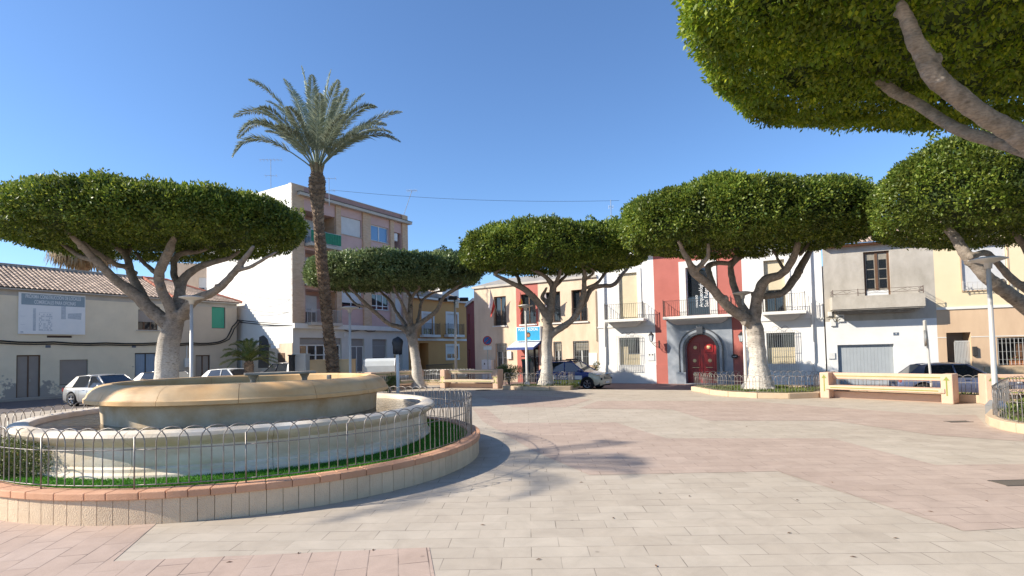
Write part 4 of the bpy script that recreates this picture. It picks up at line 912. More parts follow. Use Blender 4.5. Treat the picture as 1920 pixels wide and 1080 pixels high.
# lanterns
def lantern(px, py, label):
    u, z = f.uz(px, py, .75); ub = u+.32; q = f.p+f.d*ub; t = thing('wall_lantern', label, 'lantern', (q.x, q.y, z-.45+f.zb), f.rz, 'lanterns either side of the museum door')
    b = MB(); b.tube([(0, 0, -.25), (-.1, -.25, -.3), (-.25, -.6, -.1), (-.32, -.75, .08)], .016, 6); b.tube([(0, 0, .05), (-.1, -.3, .02), (-.28, -.65, .0)], .013, 6)
    for c_, r_ in (((-.1, -.22, -.14), .09), ((-.2, -.48, -.09), .07)): b.tube([(c_[0]+r_*.4*math.cos(a), c_[1]+r_*math.cos(a), c_[2]+r_*math.sin(a)) for a in [.6*k for k in range(10)]], .01, 5)
    b.b2(-.04, .04, -.02, .0, -.35, .15); b.build('bracket', 'black_iron', t)
    b = MB(); C = (-.32, -.75)
    def ring(r, z_): return [(C[0]+r*math.cos(math.pi/3*k), C[1]+r*math.sin(math.pi/3*k), z_) for k in range(6)]
    b.add(ring(.10, .12)+ring(.17, .50), [(k, (k+1) % 6, 6+(k+1) % 6, 6+k) for k in range(6)]+[tuple(range(6))]); b.build('glass', 'headlight', t)
    b = MB(); b.add(ring(.20, .50)+ring(.06, .66)+ring(.02, .74), [(k, (k+1) % 6, 6+(k+1) % 6, 6+k) for k in range(6)]+[(6+k, 6+(k+1) % 6, 12+(k+1) % 6, 12+k) for k in range(6)]+[tuple(range(6))])
    for k in range(6): p0, p1 = ring(.103, .12)[k], ring(.173, .50)[k]; b.tube([p0, p1], .009, 4)
    b.disc((C[0], C[1], .08), .1, (0, 0, 1), 6, .04); b.build('frame', 'black_iron', t)
lantern(1221, 630, 'six-sided iron wall lantern left of the museum portal'); lantern(1390, 630, 'six-sided iron wall lantern on the right red pilaster, behind a lamp post')

# --- grey house
f = GR; GL = f.uz(1757, 600)[0]; HG = 8.05
g0 = oriented(f, 0, 'grey_house', 'unpainted grey house whose ground floor is whitewashed around a grey garage door', 'house')
def A(x0, y0, x1, y1): return brect(f, 0, x0, y0, x1, y1)
gd = A(1618, 473, 1671, 553); gd[2] = A(1618, 473, 1618, 566)[2]
ga = A(1570, 647, 1678.5, 700); ga[2] = 0; zwh = f.uz(1650, 600)[1]
wall(g0, 'upper_wall', [(0, GL, zwh, HG, 'gray_wall')], [gd]); wall(g0, 'white_lower_wall', [(0, GL, 0, zwh, 'house_white')], [ga])
infill(g0, ga, 'garage_slat', 'garage_door', .14)
window(g0, gd, 'brown_frame', 'curtain', 2, rows=1, y=.1, fw=.11)
w_ = gd[1]-gd[0]
x = MB()
for i in range(2):
    for j in range(3): u0 = gd[0]+.16+i*(w_/2-.03); x.b2(u0, u0+w_/2-.28, .125, .13, gd[2]+.75+j*.56, gd[2]+.75+j*.56+.5)
x.build('pane', 'glass', g0)
x = MB(); x.b2(gd[0]+.1, gd[1]-.1, .095, .1, gd[2]+.08, gd[2]+.62); x.build('door_panel', 'white_frame', g0)
offb = .85; ua, uc = f.uz(1560, 560, offb)[0], f.uz(1735, 560, offb)[0]; zt, zb = f.uz(1650, 553, offb)[1], f.uz(1650, 577, offb)[1]
x = MB(); x.b2(ua, uc, -offb, -offb+.12, zb, zt); x.b2(ua, ua+.12, -offb+.12, -.001, zb, zt); x.b2(uc-.12, uc, -offb+.12, -.001, zb, zt); x.b2(ua+.12, uc-.12, -offb+.12, -.001, zb, zb+.12); bp = x.build('balcony', 'gray_wall', g0)
x = MB(); x.b2(ua+.05, uc-.05, -offb+.04, -.001, zb-.07, zb-.001); x.b2(ua+.2, uc-.2, -offb+.2, -.001, zb-.16, zb-.071); x.b2(ua+.4, uc-.4, -offb+.4, -.001, zb-.25, zb-.161); x.build('balcony_moulding', 'concrete', g0)
x = MB()
for (p, q) in (((ua+.06, -offb+.06), (uc-.06, -offb+.06)), ((ua+.06, -offb+.06), (ua+.06, 0)), ((uc-.06, -offb+.06), (uc-.06, 0))):
    L = math.hypot(q[0]-p[0], q[1]-p[1]); n = max(1, int(L/1.1))
    for hgt in (.14, .36): x.tube([(p[0], p[1], zt+hgt), (q[0], q[1], zt+hgt)], .010, 5)
    for k in range(n):
        t0, t1 = k/n, (k+1)/n; A_ = lambda t, h: (p[0]+(q[0]-p[0])*t, p[1]+(q[1]-p[1])*t, zt+h)
        x.tube([A_(t0, .14), A_((t0+t1)/2, .36), A_(t1, .14)], .008, 4); x.tube([A_((t0+t1)/2-.12*(t1-t0), .25), A_((t0+t1)/2, .18), A_((t0+t1)/2+.12*(t1-t0), .25)], .008, 4)
for u, v in ((ua+.06, -offb+.06), (uc-.06, -offb+.06), ((ua+uc)/2-.9, -offb+.06)): x.box((u, v, zt+.2), (.03, .03, .42))
x.build('balcony_railing', 'rusty_iron', g0)
u, z = f.uz(1680, 626); x = MB(); x.b2(u-.13, u+.13, -.015, -.001, z-.08, z+.08); nn = x.build('house_number', 'plate_tile', g0); text_mesh('9', .13, nn, 'digit', 'sign_white', wall_mtx(u, -.02, z))
u, z = f.uz(1559.5, 667); x = MB(); x.b2(u-.17, u+.17, -.05, -.001, z-.18, z+.18); x.build('meter_box', 'meter_box', g0, bevel=.01)
x = MB()
for (px, py, a, c) in ((1556, 589, .10, .12), (1575, 592, .2, .14), (1577, 600, .15, .1), (1562, 605, .13, .2)): u, z = f.uz(px, py); x.b2(u-a, u+a, -.09-.01*a, -.001, z-c, z+c)
x.build('junction_box', 'meter_box', g0, bevel=.01)
x = MB(); u0, z0 = f.uz(1549, 596); u1, z1 = f.uz(1580, 594); x.tube([(u0, -.08, z0), (u1, -.11, z1)], .02, 5); x.tube([(u0+.3, -.09, z0), (u0+.4, -.12, z0-.25), (u0+.7, -.09, z0-.1)], .015, 5); x.build('conduit', 'cable', g0)
x = MB(); x.b2(-.02, GL, -.3, 0, HG-.12, HG); x.build('brick_eave', 'terracotta', g0)
roof_tiles(g0, 'roof', (0, -.4, HG), (GL, -.4, HG), (GL, 4.5, HG+2.0), (0, 4.5, HG+2.0))
shell(g0, GL, HG, 9, 'gray_wall', left=False)
x = MB(); x.b2(GL-.5, GL+.05, -.1, 2.0, HG, HG+1.3); x.build('parapet_end', 'cream_wall', g0)

# --- yellow house
f = YE; YL = 11.5; HY = 8.4
y0 = oriented(f, 0, 'yellow_house', 'yellow house with beige ground floor, recessed brown door and barred window', 'house')
yw = A_ = None
def A(x0, y0, x1, y1): return brect(f, 0, x0, y0, x1, y1)
yu = A(1801, 463, 1891, 541); yd = A(1774, 624, 1824, 700); yd[2] = 0; yd.append(1.1); yg = A(1869, 633, 1930, 685); zbd = f.uz(1830, 575)[1]
yd[2] = .0
wall(y0, 'upper_wall', [(0, YL, zbd, HY, 'yellow_wall')], [yu]); wall(y0, 'lower_wall', [(0, YL, 0, zbd, 'beige_wall')], [yd, yg])
x = MB(); x.b2(0, YL, -.05, -.001, zbd-.1, zbd+.04); x.build('string_course', 'white_trim', y0)
zl = f.uz(1840, 631)[1]; x = MB(); x.b2(0, yd[0], -.015, -.001, zl-.02, zl+.02); x.b2(yd[1], YL, -.015, -.001, zl-.02, zl+.02); x.build('render_joint', 'white_trim', y0)
surround(y0, yu, .07, 'beige_wall', .02); window(y0, yu, 'white_frame', 'glass', 2, blind='white_blind', bl=.96)
railing(y0, yu[0]-.05, yu[1]+.05, -.22, yu[2], .42, 'lamp_metal', .2, y1=-.02)
for (a, c, d_, e) in ((yd[0], yd[1], 0, yd[3]),):
    x = MB(); x.quad((a, 1.1, 0), (c, 1.1, 0), (c, 1.1, e), (a, 1.1, e)); x.build('porch_wall', 'brown_blind', y0)
    gz = MB(); g0u = a+(c-a)*.38
    for k in range(11): gz.box((g0u+(c-g0u)*k/10, .2, 1.25), (.05, .03, 2.1))
    gz.b2(g0u, c, .18, .22, 2.3, 2.38); gz.b2(g0u, c, .18, .22, .2, .28); gz.build('gate', 'lamp_metal', y0)
x = MB(); x.b2(yd[1]+.02, yd[1]+.22, -.12, -.001, 1.55, 2.05); x.build('letter_box', 'dark_frame', y0, bevel=.02)
infill(y0, yg, 'dark_room', 'window_back', .5)
x = MB(); x.quad((yg[0], .2, yg[2]), (yg[0], .5, yg[2]), (yg[1], .5, yg[2]), (yg[1], .2, yg[2])); x.build('window_ledge', 'terracotta', y0)
x = MB(); x.b2(yg[0]+.9, yg[1]-.05, .3, .34, yg[2]+.25, yg[3]-.35); x.build('wooden_shutter', 'brown_frame', y0)
grille(y0, yg, 'lamp_metal', .02, .17, -.04, r=.011)
x = MB(); x.b2(yg[0]+.55, yg[0]+1.35, .08, .28, yg[2]+.02, yg[2]+.26); fp = x.build('flower_trough', 'terracotta', y0, bevel=.02)
zst = f.uz(1880, 687)[1]; x = MB(); x.b2(yd[1]+.5, YL, -.07, -.001, 0, zst); x.build('stone_cladding', 'stone_clad', y0)
x = MB(); x.quad((0, 0, HY), (YL, 0, HY), (YL, 9, HY), (0, 9, HY)); x.build('roof', 'concrete', y0); shell(y0, YL, HY, 9, 'yellow_wall')
x = MB(); x.b2(0, YL, -.3, -.001, HY-.15, HY+.02); x.build('eave', 'white_trim', y0)
x = MB(); random.seed(2)
for k in range(90):
    c = Vector((yg[0]+random.uniform(.5, 1.4), random.uniform(.05, .3), yg[2]+random.uniform(.25, .52))); s = .035; a = Vector((random.uniform(-1, 1), random.uniform(-1, 1), random.uniform(-1, 1))).normalized()*s; b_ = a.orthogonal().normalized()*s
    x.add([c-a, c-b_, c+a, c+b_], [(0, 1, 2, 3)], 0 if k % 2 else 1)
x.build('geraniums', ['flower', 'cycad_leaf'], fp)

# ------------------------------------------------------------------ FOUNTAIN AND ITS PLANTER
PC = Vector((-5.17, 11.5)); PR = 4.42; PH_ = .42
FC = Vector((-5.63, 11.85))
pl = thing('planter_wall', 'round low planter wall of sandy blocks with terracotta coping around the fountain', 'planter', (PC.x, PC.y, 0))
random.seed(11)
def ring_blocks(r0, r1, z0, z1, L, gap, name, m, parent, c=(0, 0), a0=0.0, a1=2*math.pi, jit=.25, bev=.008, sub=3, jz=0.0):
    mb = MB(); a = a0
    while a < a1-.01:
        da = L*(1+random.uniform(-jit, jit))/r1
        if a+da > a1-.3*L/r1: da = a1-a
        g = gap/r1/2; n = sub; aa = [a+g+(da-2*g)*k/n for k in range(n+1)]; zt = z1+random.uniform(-jz, jz)
        vs = []
        for t in aa:
            for r, z in ((r0, z0), (r1, z0), (r1, zt), (r0, zt)): vs.append((c[0]+r*math.cos(t), c[1]+r*math.sin(t), z))
        fs = [(k*4+q, (k+1)*4+q, (k+1)*4+(q+1) % 4, k*4+(q+1) % 4)[::-1] for k in range(n) for q in range(4)]+[(0, 1, 2, 3)[::-1], (n*4, n*4+1, n*4+2, n*4+3)]
        mb.add(vs, fs); a += da
    return mb.build(name, m, parent, bevel=bev)
ring_blocks(PR-.16, PR, .0, PH_-.10, .205, .006, 'block_wall', 'wall_block', pl, jit=.04, sub=2, bev=.004)
ring_blocks(PR-.24, PR+.035, PH_-.098, PH_, .36, .006, 'coping', 'coping', pl, jit=.35, bev=.012, jz=.002)
x = MB(); x.lathe([(PR-.012, .0), (PR-.012, PH_-.1)], n=96); x.lathe([(PR-.15, .0), (PR-.15, PH_-.02)], n=96); x.build('mortar', 'soil', pl)
x = MB(); x.lathe([(3.0, PH_-.06), (PR-.23, PH_-.045)], (PC.x, PC.y), n=96); tb = x.build('lawn', 'turf'); structure(tb); tb['kind'] = 'structure'
def leaf_scatter(name, pts, L, W, m, up=.8, parent=None, seed=1, spread=.5):
    rs = np.random.RandomState(seed); P_ = np.array(pts); n = len(P_); a = rs.normal(size=(n, 3))*spread; a[:, 2] = np.abs(a[:, 2])+up; a /= np.linalg.norm(a, axis=1)[:, None]
    s = np.cross(a, rs.normal(size=(n, 3))); s /= np.linalg.norm(s, axis=1)[:, None]; Ls = L*rs.uniform(.6, 1.3, n)[:, None]
    V = np.stack([P_, P_+a*Ls*.5+s*W/2, P_+a*Ls, P_+a*Ls*.5-s*W/2], 1).reshape(-1, 3)
    return fast_quads(name, V, m, parent)
def fast_quads(name, V, m, parent=None):
    me = bpy.data.meshes.new(name); nq = len(V)//4
    me.vertices.add(len(V)); me.vertices.foreach_set('co', V.astype(np.float32).ravel())
    me.loops.add(nq*4); me.loops.foreach_set('vertex_index', np.arange(nq*4, dtype=np.int32))
    me.polygons.add(nq); me.polygons.foreach_set('loop_start', np.arange(0, nq*4, 4, dtype=np.int32)); me.polygons.foreach_set('loop_total', np.full(nq, 4, dtype=np.int32))
    me.update(calc_edges=True); me.materials.append(M[m]); o = bpy.data.objects.new(name, me); COL.objects.link(o)
    if parent: o.parent = parent
    return o
rs = np.random.RandomState(3)
n = 60000; rr = np.sqrt(rs.uniform(3.3**2, (PR-.24)**2, n)); aa = rs.uniform(0, 2*np.pi, n)
pts = np.c_[PC.x+rr*np.cos(aa), PC.y+rr*np.sin(aa), np.full(n, PH_-.05)]
keep = (np.hypot(pts[:, 0]-FC.x, pts[:, 1]-FC.y) > 3.6) & ((pts[:, 1] < 12.5) | (pts[:, 0] < -1.3))
tg = leaf_scatter('turf', pts[keep], .035, .012, 'turf_leaf', spread=.6); tag(tg, 'short bright green artificial turf between fountain and fence', 'turf', None, 'stuff')

def hoop_fence(name, label, pts, h=.76, pitch=.27, width=.40, closed=True, grp='hoop-topped metal fences', mid=.64, per=5, r=.0078, m='metal_hoop', z=0.0):
    """pts: world xy polyline; hoops follow it"""
    P_ = [Vector((p[0], p[1], 0)) for p in pts]
    if closed: P_.append(P_[0].copy())
    seg = [0]
    for i in range(1, len(P_)): seg.append(seg[-1]+(P_[i]-P_[i-1]).length)
    L = seg[-1]
    def at(s):
        s = s % L if closed else min(max(s, 0), L)
        for i in range(1, len(P_)):
            if s <= seg[i]+1e-9: return P_[i-1].lerp(P_[i], (s-seg[i-1])/max(1e-9, seg[i]-seg[i-1]))
        return P_[-1]
    c = sum(P_, Vector())/len(P_); t = thing(name, label, 'fence', (c.x, c.y, z), 0, grp)
    n = int(L/pitch); pitch = L/n
    for k0 in range(0, n, per):
        mb = MB(); ke = min(k0+per, n)
        for k in range(k0, ke):
            s0 = k*pitch-width*.0; w2 = min(width, L) if closed or (k+1)*pitch+(width-pitch) <= L else pitch
            a, b_ = s0, s0+w2; pp = []
            pa, pb = at(a)-c, at(b_)-c; arch = min(w2/2*.95, .2)
            pp.append(Vector((pa.x, pa.y, .05))); 
            for q in range(9):
                th = math.pi*q/8; pm = at(s0+w2*(.5-.5*math.cos(th)))-c; pp.append(Vector((pm.x, pm.y, h-arch+arch*math.sin(th))))
            pp.append(Vector((pb.x, pb.y, .05))); 
            dlt = .006*(1 if k % 2 else -1); mb.tube(pp, r, 5, cap=False)
        for zz in (.055, h*mid):
            mb.tube([(lambda v: (v.x, v.y, zz))(at(k0*pitch+(ke-k0)*pitch*q/6)-c) for q in range(7)], r*.9, 5)
        mb.build('hoop_panel', m, t, smooth=True)
        p = at(k0*pitch)-c; mb = MB(); mb.tube([(p.x, p.y, -.06), (p.x, p.y, h-.12)], r*1.3, 6); mb.build('post', m, t, smooth=True)
    return t
hoop_fence('hoop_fence', 'grey hoop-topped fence standing on the coping around the fountain', [(PC.x+(PR-.14)*math.cos(2*math.pi*k/96), PC.y+(PR-.14)*math.sin(2*math.pi*k/96)) for k in range(96)], z=PH_, h=.80)

fo = thing('fountain', 'two-tier round stone fountain with a wide orange-stained rim', 'fountain', (FC.x, FC.y, 0))
lowp = [(3.62, .30), (3.78, .30), (3.80, .36), (3.78, .42), (3.73, .45), (3.73, .50), (3.70, .53), (3.72, .60), (3.71, .82), (3.78, .87), (3.86, .92), (3.89, .98), (3.87, 1.03), (3.80, 1.06), (3.68, 1.065), (3.60, 1.05), (3.57, 1.0), (3.56, .5)]
for k in range(12):
    x = MB(); x.lathe(lowp, n=12, a0=2*math.pi*k/12+.0009, a1=2*math.pi*(k+1)/12-.0009, closed_prof=True); x.build('lower_basin', 'basin_stone', fo, smooth=False) if k == 0 else None
    if k == 0: lb = x
    else: lb.v and lb.add(x.v, x.f)
lo = [o for o in fo.children if o.name.startswith('lower_basin')][0]
old = lo.data; lb.build('tmpb', 'basin_stone'); tmp = bpy.data.objects['tmpb']; lo.data = tmp.data; lo.data.name = 'lower_basin'; bpy.data.objects.remove(tmp)
for p in lo.data.polygons: p.use_smooth = True
e = lo.modifiers.new('es', 'EDGE_SPLIT'); e.split_angle = R_(40)
x = MB(); x.lathe([(2.5, .955), (3.57, .955)], n=64); x.build('lower_water', 'water_low', fo)
x = MB(); x.lathe([(0, .5), (3.57, .5)], n=48); x.build('basin_floor', 'basin_stone', fo)
x = MB(); x.lathe([(2.58, .5), (2.60, 1.0), (2.63, 1.36)], n=96); pd = x.build('pedestal', 'pedestal_stone', fo, smooth=True)
rimp = [(2.60, 1.33), (2.84, 1.33), (2.865, 1.345), (2.865, 1.41), (2.84, 1.425), (2.83, 1.44), (2.80, 1.51), (2.75, 1.575), (2.67, 1.625), (2.57, 1.655), (2.50, 1.665), (2.44, 1.66), (2.41, 1.63), (2.40, 1.40), (2.40, 1.33)]
x = MB()
for k in range(14): x.lathe(rimp, n=10, a0=2*math.pi*k/14+.15+.0012, a1=2*math.pi*(k+1)/14+.15-.0012, closed_prof=True)
rm = x.build('rim', 'rim_stone', fo, smooth=True); e = rm.modifiers.new('es', 'EDGE_SPLIT'); e.split_angle = R_(40)
x = MB(); x.lathe([(0, 1.50), (2.42, 1.50)], n=48); x.build('upper_water', 'water_high', fo)
for px in (268, 388, 570, 617):
    p = AY(px, 712, 13.6) - Vector((FC.x, FC.y, 0)); x = MB(); x.box((p.x, p.y, 1.56), (.10, .10, .16)); x.build('spout', 'dead_stone', fo, bevel=.02)
for px in (268, 499, 570): 
    p = AY(px, 712, 13.9) - Vector((FC.x, FC.y, 0))
a = AY(458, 705, 11.9)-Vector((FC.x, FC.y, 0)); c = AY(590, 702, 12.6)-Vector((FC.x, FC.y, 0)); mid = (a+c)/2; L = (c-a).length
x = MB(); x.box((mid.x, mid.y, 1.745), (L, .5, .05), math.atan2(c.y-a.y, c.x-a.x)); x.build('top_slab', 'dead_stone', fo, bevel=.012)
for t_ in (.12, .85): p = a.lerp(c, t_); x = MB(); x.lathe([(.10, 1.3), (.06, 1.45), (.06, 1.62), (.11, 1.715), (.11, 1.718)], (p.x, p.y), 12); x.build('slab_support', 'dead_stone', fo)

# box hedge inside the left of the planter
def foliage_pts(centers, radii, n, rs, squash=1.0):
    c = np.array(centers); r = np.array(radii); k = rs.randint(0, len(c), n); d = rs.normal(size=(n, 3)); d /= np.linalg.norm(d, axis=1)[:, None]
    return c[k]+d*(r[k][:, None])*rs.uniform(.55, 1.05, n)[:, None]*np.array([1, 1, squash]), d
def bush(name, label, loc, cs, rad, n, L, W, m, cat='shrub', stem=True):
    t = thing(name, label, cat, loc); rs = np.random.RandomState(len(label)); P_, d = foliage_pts(cs, rad, n, rs)
    a = d+rs.normal(size=d.shape)*.6; a[:, 2] += .4; a /= np.linalg.norm(a, axis=1)[:, None]; s = np.cross(a, rs.normal(size=a.shape)); s /= np.linalg.norm(s, axis=1)[:, None]
    P_[:, 2] = np.maximum(P_[:, 2], .02)
    V = np.stack([P_, P_+a*L*.5+s*W/2, P_+a*L, P_+a*L*.5-s*W/2], 1).reshape(-1, 3); fast_quads('foliage', V, m, t)
    if stem:
        x = MB()
        for c in cs[:6]: x.tube([(0, 0, 0), (c[0]*.5, c[1]*.5, c[2]*.6), c], [.025, .018, .008], 5)
        x.build('stem', 'bark', t, smooth=True)
    return t
h0 = G(-15, 900, .4)
bush('box_hedge', 'clipped green box hedge block at the left inside the fountain fence', (h0.x-.15, h0.y+.45, .38), [(x_*.17-.5, y_*.17-.2, z_*.13+.05) for x_ in range(8) for y_ in range(5) for z_ in range(4)], [.12]*160, 16000, .03, .018, 'cycad_leaf', 'hedge')

# ------------------------------------------------------------------ PLANTERS WITH CURBS
def planter(name, label, poly, h=.22, wd=.28, zs=.16, seed=1, n=5000, gl='low scrubby green ground cover', cov=True):
    P_ = [Vector((p[0], p[1], 0)) for p in poly]; c = sum(P_, Vector())/len(P_); t = thing(name, label, 'planter', (c.x, c.y, 0))
    N = len(P_); mb = MB()
    nr = []
    for i in range(N):
        e1 = (P_[i]-P_[i-1]).normalized(); e2 = (P_[(i+1) % N]-P_[i]).normalized(); tn = (e1+e2).normalized(); nr.append(Vector((tn.y, -tn.x, 0)))
    if sum((P_[i]-P_[i-1]).cross(P_[(i+1) % N]-P_[i]).z for i in range(N)) < 0: nr = [-q for q in nr]
    for i in range(N):
        a, b_ = P_[i]-c, P_[(i+1) % N]-c; na, nb = nr[i], nr[(i+1) % N]; g = (b_-a)*.008
        o1, o2, i1, i2 = a+g, b_-g, a-na*wd+g, b_-nb*wd-g
        mb.add([(q.x, q.y, z) for q in (i1, o1, o2, i2) for z in (0, h)], [(0, 2, 3, 1), (2, 4, 5, 3), (4, 6, 7, 5), (6, 0, 1, 7), (1, 3, 5, 7), (0, 6, 4, 2)])
    mb.build('curb', 'curb_stone', t, bevel=.015)
    s = MB(); s.add([((P_[i]-c-nr[i]*wd*.5).x, (P_[i]-c-nr[i]*wd*.5).y, zs) for i in range(N)], [tuple(range(N))]); s.build('soil', 'soil', t)
    if cov:
        rs = np.random.RandomState(seed); A_ = np.array([(p.x, p.y) for p in P_]); lo, hi = A_.min(0), A_.max(0); q = rs.uniform(lo, hi, (n*2, 2))
        ins = np.zeros(len(q), bool); j = N-1
        for i in range(N):
            xi, yi, xj, yj = *A_[i], *A_[j]; cnd = ((yi > q[:, 1]) != (yj > q[:, 1])) & (q[:, 0] < (xj-xi)*(q[:, 1]-yi)/(yj-yi+1e-12)+xi); ins ^= cnd; j = i
        cm = A_.mean(0); q = q[ins]; q = cm+(q-cm)*.9
        den = np.sin(q[:, 0]*2.3)+np.sin(q[:, 1]*2.9+1)+np.sin(q[:, 0]*5+q[:, 1]*4)*.7; q = q[(den+rs.normal(size=len(q))*.7) > -.5]
        o = leaf_scatter('ground_cover', np.c_[q, np.full(len(q), zs)], .13, .035, 'grass_leaf', spread=.8, seed=seed); tag(o, gl, 'ground cover', None, 'stuff')
    return t, [(P_[i]-nr[i]*.16) for i in range(N)]
def ell(cx, cy, rx, ry, rot, n=28, a0=0, a1=360): return [(cx+rx*math.cos(R_(a))*math.cos(rot)-ry*math.sin(R_(a))*math.sin(rot), cy+rx*math.cos(R_(a))*math.sin(rot)+ry*math.sin(R_(a))*math.cos(rot)) for a in [a0+(a1-a0)*k/n for k in range(n)]]
def gxy(l, z=0): return [(G(*p, z).x, G(*p, z).y) for p in l]
# planter of the big right-centre ficus
pA = gxy([(1313, 736), (1330, 740), (1365, 744), (1420, 747), (1480, 748), (1536, 746)])+[(14.6, 24.4), (13.5, 26.0), (11.5, 27.3), (9.6, 27.6), (8.7, 27.0)]
_, fa = planter('planter_bed', 'curved planter bed under the large ficus in front of the museum door', pA, seed=4, n=9000, gl='green ground cover around the ficus nearest the museum door')
hoop_fence('hoop_fence', 'hoop fence around the ficus bed in front of the museum portal', [(p.x, p.y) for p in fa], z=.2, per=6, h=.72, r=.009)
# planter of the middle ficus
pB = gxy([(942, 730), (980, 732), (1030, 732.5), (1070, 731.5), (1084, 728)])+[(3.3, 31.1), (2.6, 31.6), (1.5, 31.8), (-.6, 31.6)]
_, fb = planter('planter_bed', 'planter bed around the ficus beside the police car', pB, seed=5, n=7000, gl='green ground cover around the ficus beside the police car')
hoop_fence('hoop_fence', 'hoop fence around the ficus bed beside the police car', [(p.x, p.y) for p in fb], z=.2, per=6, h=.72, r=.010)
# bed behind the long right bench, and the right bed
pC = [(14.6, 24.0), (12.4, 22.35), (13.9, 20.6), (15.2, 19.0), (16.3, 17.9), (17.6, 18.8), (16.6, 20.6)]
a_ = G(1540, 746); c_ = G(1790, 758); dB = (c_-a_).normalized(); nB = Vector((-dB.y, dB.x, 0)); nB = nB if nB.y > 0 else -nB
pc = [a_+nB*.75-dB*.2, c_+nB*.75+dB*2.4, c_+nB*1.7+dB*2.4, a_+nB*2.1-dB*.2]
_, fc = planter('planter_bed', 'narrow planter bed behind the long right bench', [(q.x, q.y) for q in pc], h=.28, zs=.2, seed=6, n=3000, gl='sparse ground cover behind the long right bench')
hoop_fence('hoop_fence', 'hoop fence in the bed behind the long right bench', [(q.x, q.y) for q in (a_+nB*1.15, c_+nB*1.15+dB*2.2)], closed=False, z=.2, per=6, h=.74, r=.009)
cx, cy = 16.4, 16.3
pD = gxy([(1848, 793), (1855, 799), (1875, 806), (1905, 812), (1930, 815)])+[(14.6, 12.6), (17.5, 12.8), (19.8, 15), (20.0, 18.2), (18.0, 19.0), (15.6, 17.6), (14.3, 16.4)]
_, fd = planter('planter_bed', 'pale-kerbed planter bed at the right edge with a lamp post', pD, seed=7, n=9000, gl='green ground cover in the right edge bed')
hoop_fence('hoop_fence', 'hoop fence around the right edge bed beside the near lamp', [(p.x, p.y) for p in fd], z=.2, per=6, h=.76, r=.0095)
# beds behind the middle benches and round the left ficus
pE = [(-12.8, 33.2), (-9.5, 35.2), (-6, 37.0), (-2.0, 35.6), (-1.2, 36.6), (-6, 39.6), (-9.5, 39.4), (-13.5, 35.5)]
_, fe = planter('planter_bed', 'planter bed under the pale ficus behind the middle benches', pE, h=.25, seed=8, n=5000, gl='ground cover behind the two middle benches')
hoop_fence('hoop_fence', 'hoop fence behind the two middle benches', [(p.x, p.y) for p in fe], z=.2, per=8, h=.8, r=.011, m='galv')
T1 = AY(311, 713, 23.3)
_, ff = planter('planter_bed', 'planter bed round the big left ficus hidden behind the fountain', ell(T1.x, 23.3, 2.6, 2.2, .3), seed=9, n=3000, gl='ground cover round the big left ficus')

# ------------------------------------------------------------------ BENCHES
def bench(label, a, c, near=True, hgt=1.02, green=True):
    a, c = Vector(a), Vector(c); L = (c-a).length; t = thing('bench', label, 'bench', (a.x, a.y, 0), math.atan2(c.y-a.y, c.x-a.x), 'concrete plaza benches')
    # local: x along, y backwards (away from plaza)
    for x0 in (0, L-.34):
        x = MB(); x.b2(x0, x0+.34, -.10, .62, 0, hgt); p = x.build('end_pillar', 'bench_stone', t, bevel=.03)
        s = MB()
        if green: s.b2(x0+.15, x0+.19, -.104, -.1005, .28, .84); s.add([(x0+.08, -.103, .80), (x0+.26, -.103, .80), (x0+.17, -.103, .94)], [(0, 1, 2)]); s.build('green_inlay', 'green_stripe', p)
        else:
            s.add([(x0+.17, -.104, .30), (x0+.27, -.104, .52), (x0+.17, -.104, .74), (x0+.07, -.104, .52)], [(0, 1, 2, 3)]); s.build('tile_diamond', 'tile_cream', p)
            s = MB()
            for sx in (-1, 1):
                for zz in (.34, .66): s.add([(x0+.17+sx*.03, -.103, zz), (x0+.17+sx*.13, -.103, zz-.05), (x0+.17+sx*.13, -.103, zz+.07)], [(0, 1, 2)])
            s.build('green_inlay', 'green_stripe', p)
    x = MB(); x.b2(.34, L-.34, .30, .50, hgt-.26, hgt-.02); bk = x.build('backrest', 'bench_cream' if not green else 'bench_stone', t, bevel=.02)
    s = MB(); s.b2(.40, L-.40, .296, .2995, hgt-.19, hgt-.10); s.build('cream_band', 'bench_cream' if not green else 'bench_stone', bk); s = MB(); s.b2(.42, L-.42, .292, .2955, hgt-.16, hgt-.13); s.build('green_inlay', 'green_stripe', bk)
    x = MB(); x.b2(.22, L-.22, -.14, .42, .36, .52); st = x.build('seat', 'bench_cream' if not green else 'bench_stone', t, bevel=.025)
    s = MB(); s.b2(.30, L-.30, -.1445, -.141, .38, .50); s.build('cream_band', 'bench_cream' if not green else 'bench_stone', st); s = MB(); s.b2(.4, L-.4, -.149, -.145, .42, .455); s.build('green_inlay', 'green_stripe', st)
    x = MB(); x.b2(.34, L-.34, .35, .55, 0, .26); x.build('foot_wall', 'bench_stone', t, bevel=.01)
    return t
bench('long pinkish concrete bench on the right with green inlaid stripes', a_, c_, green=True)
e1, e2 = G(1842, 766), G(1925, 790); e2 = e1+Vector((1.7, -1.5, 0)).normalized()*4.2
e1 = AY(1848, 760, 18.2); e1.z = 0; bench('pinkish concrete bench at the right edge behind the near lamp', e1, e1+Vector((3.6, -1.7, 0)), green=True)
m1 = AY(827, 722, 33.6); m1.z = 0; m2 = AY(935, 724, 31.8); m2.z = 0
bench('cream and pink bench in the middle with a tiled diamond on its pillar', m1, m2, green=False, hgt=1.12)
m3 = AY(694, 722, 31.5); m3.z = 0; m4 = AY(793, 722, 34.2); m4.z = 0
bench('angled pink bench left of the middle bench under the pale ficus', m3, m4, green=False, hgt=1.1)

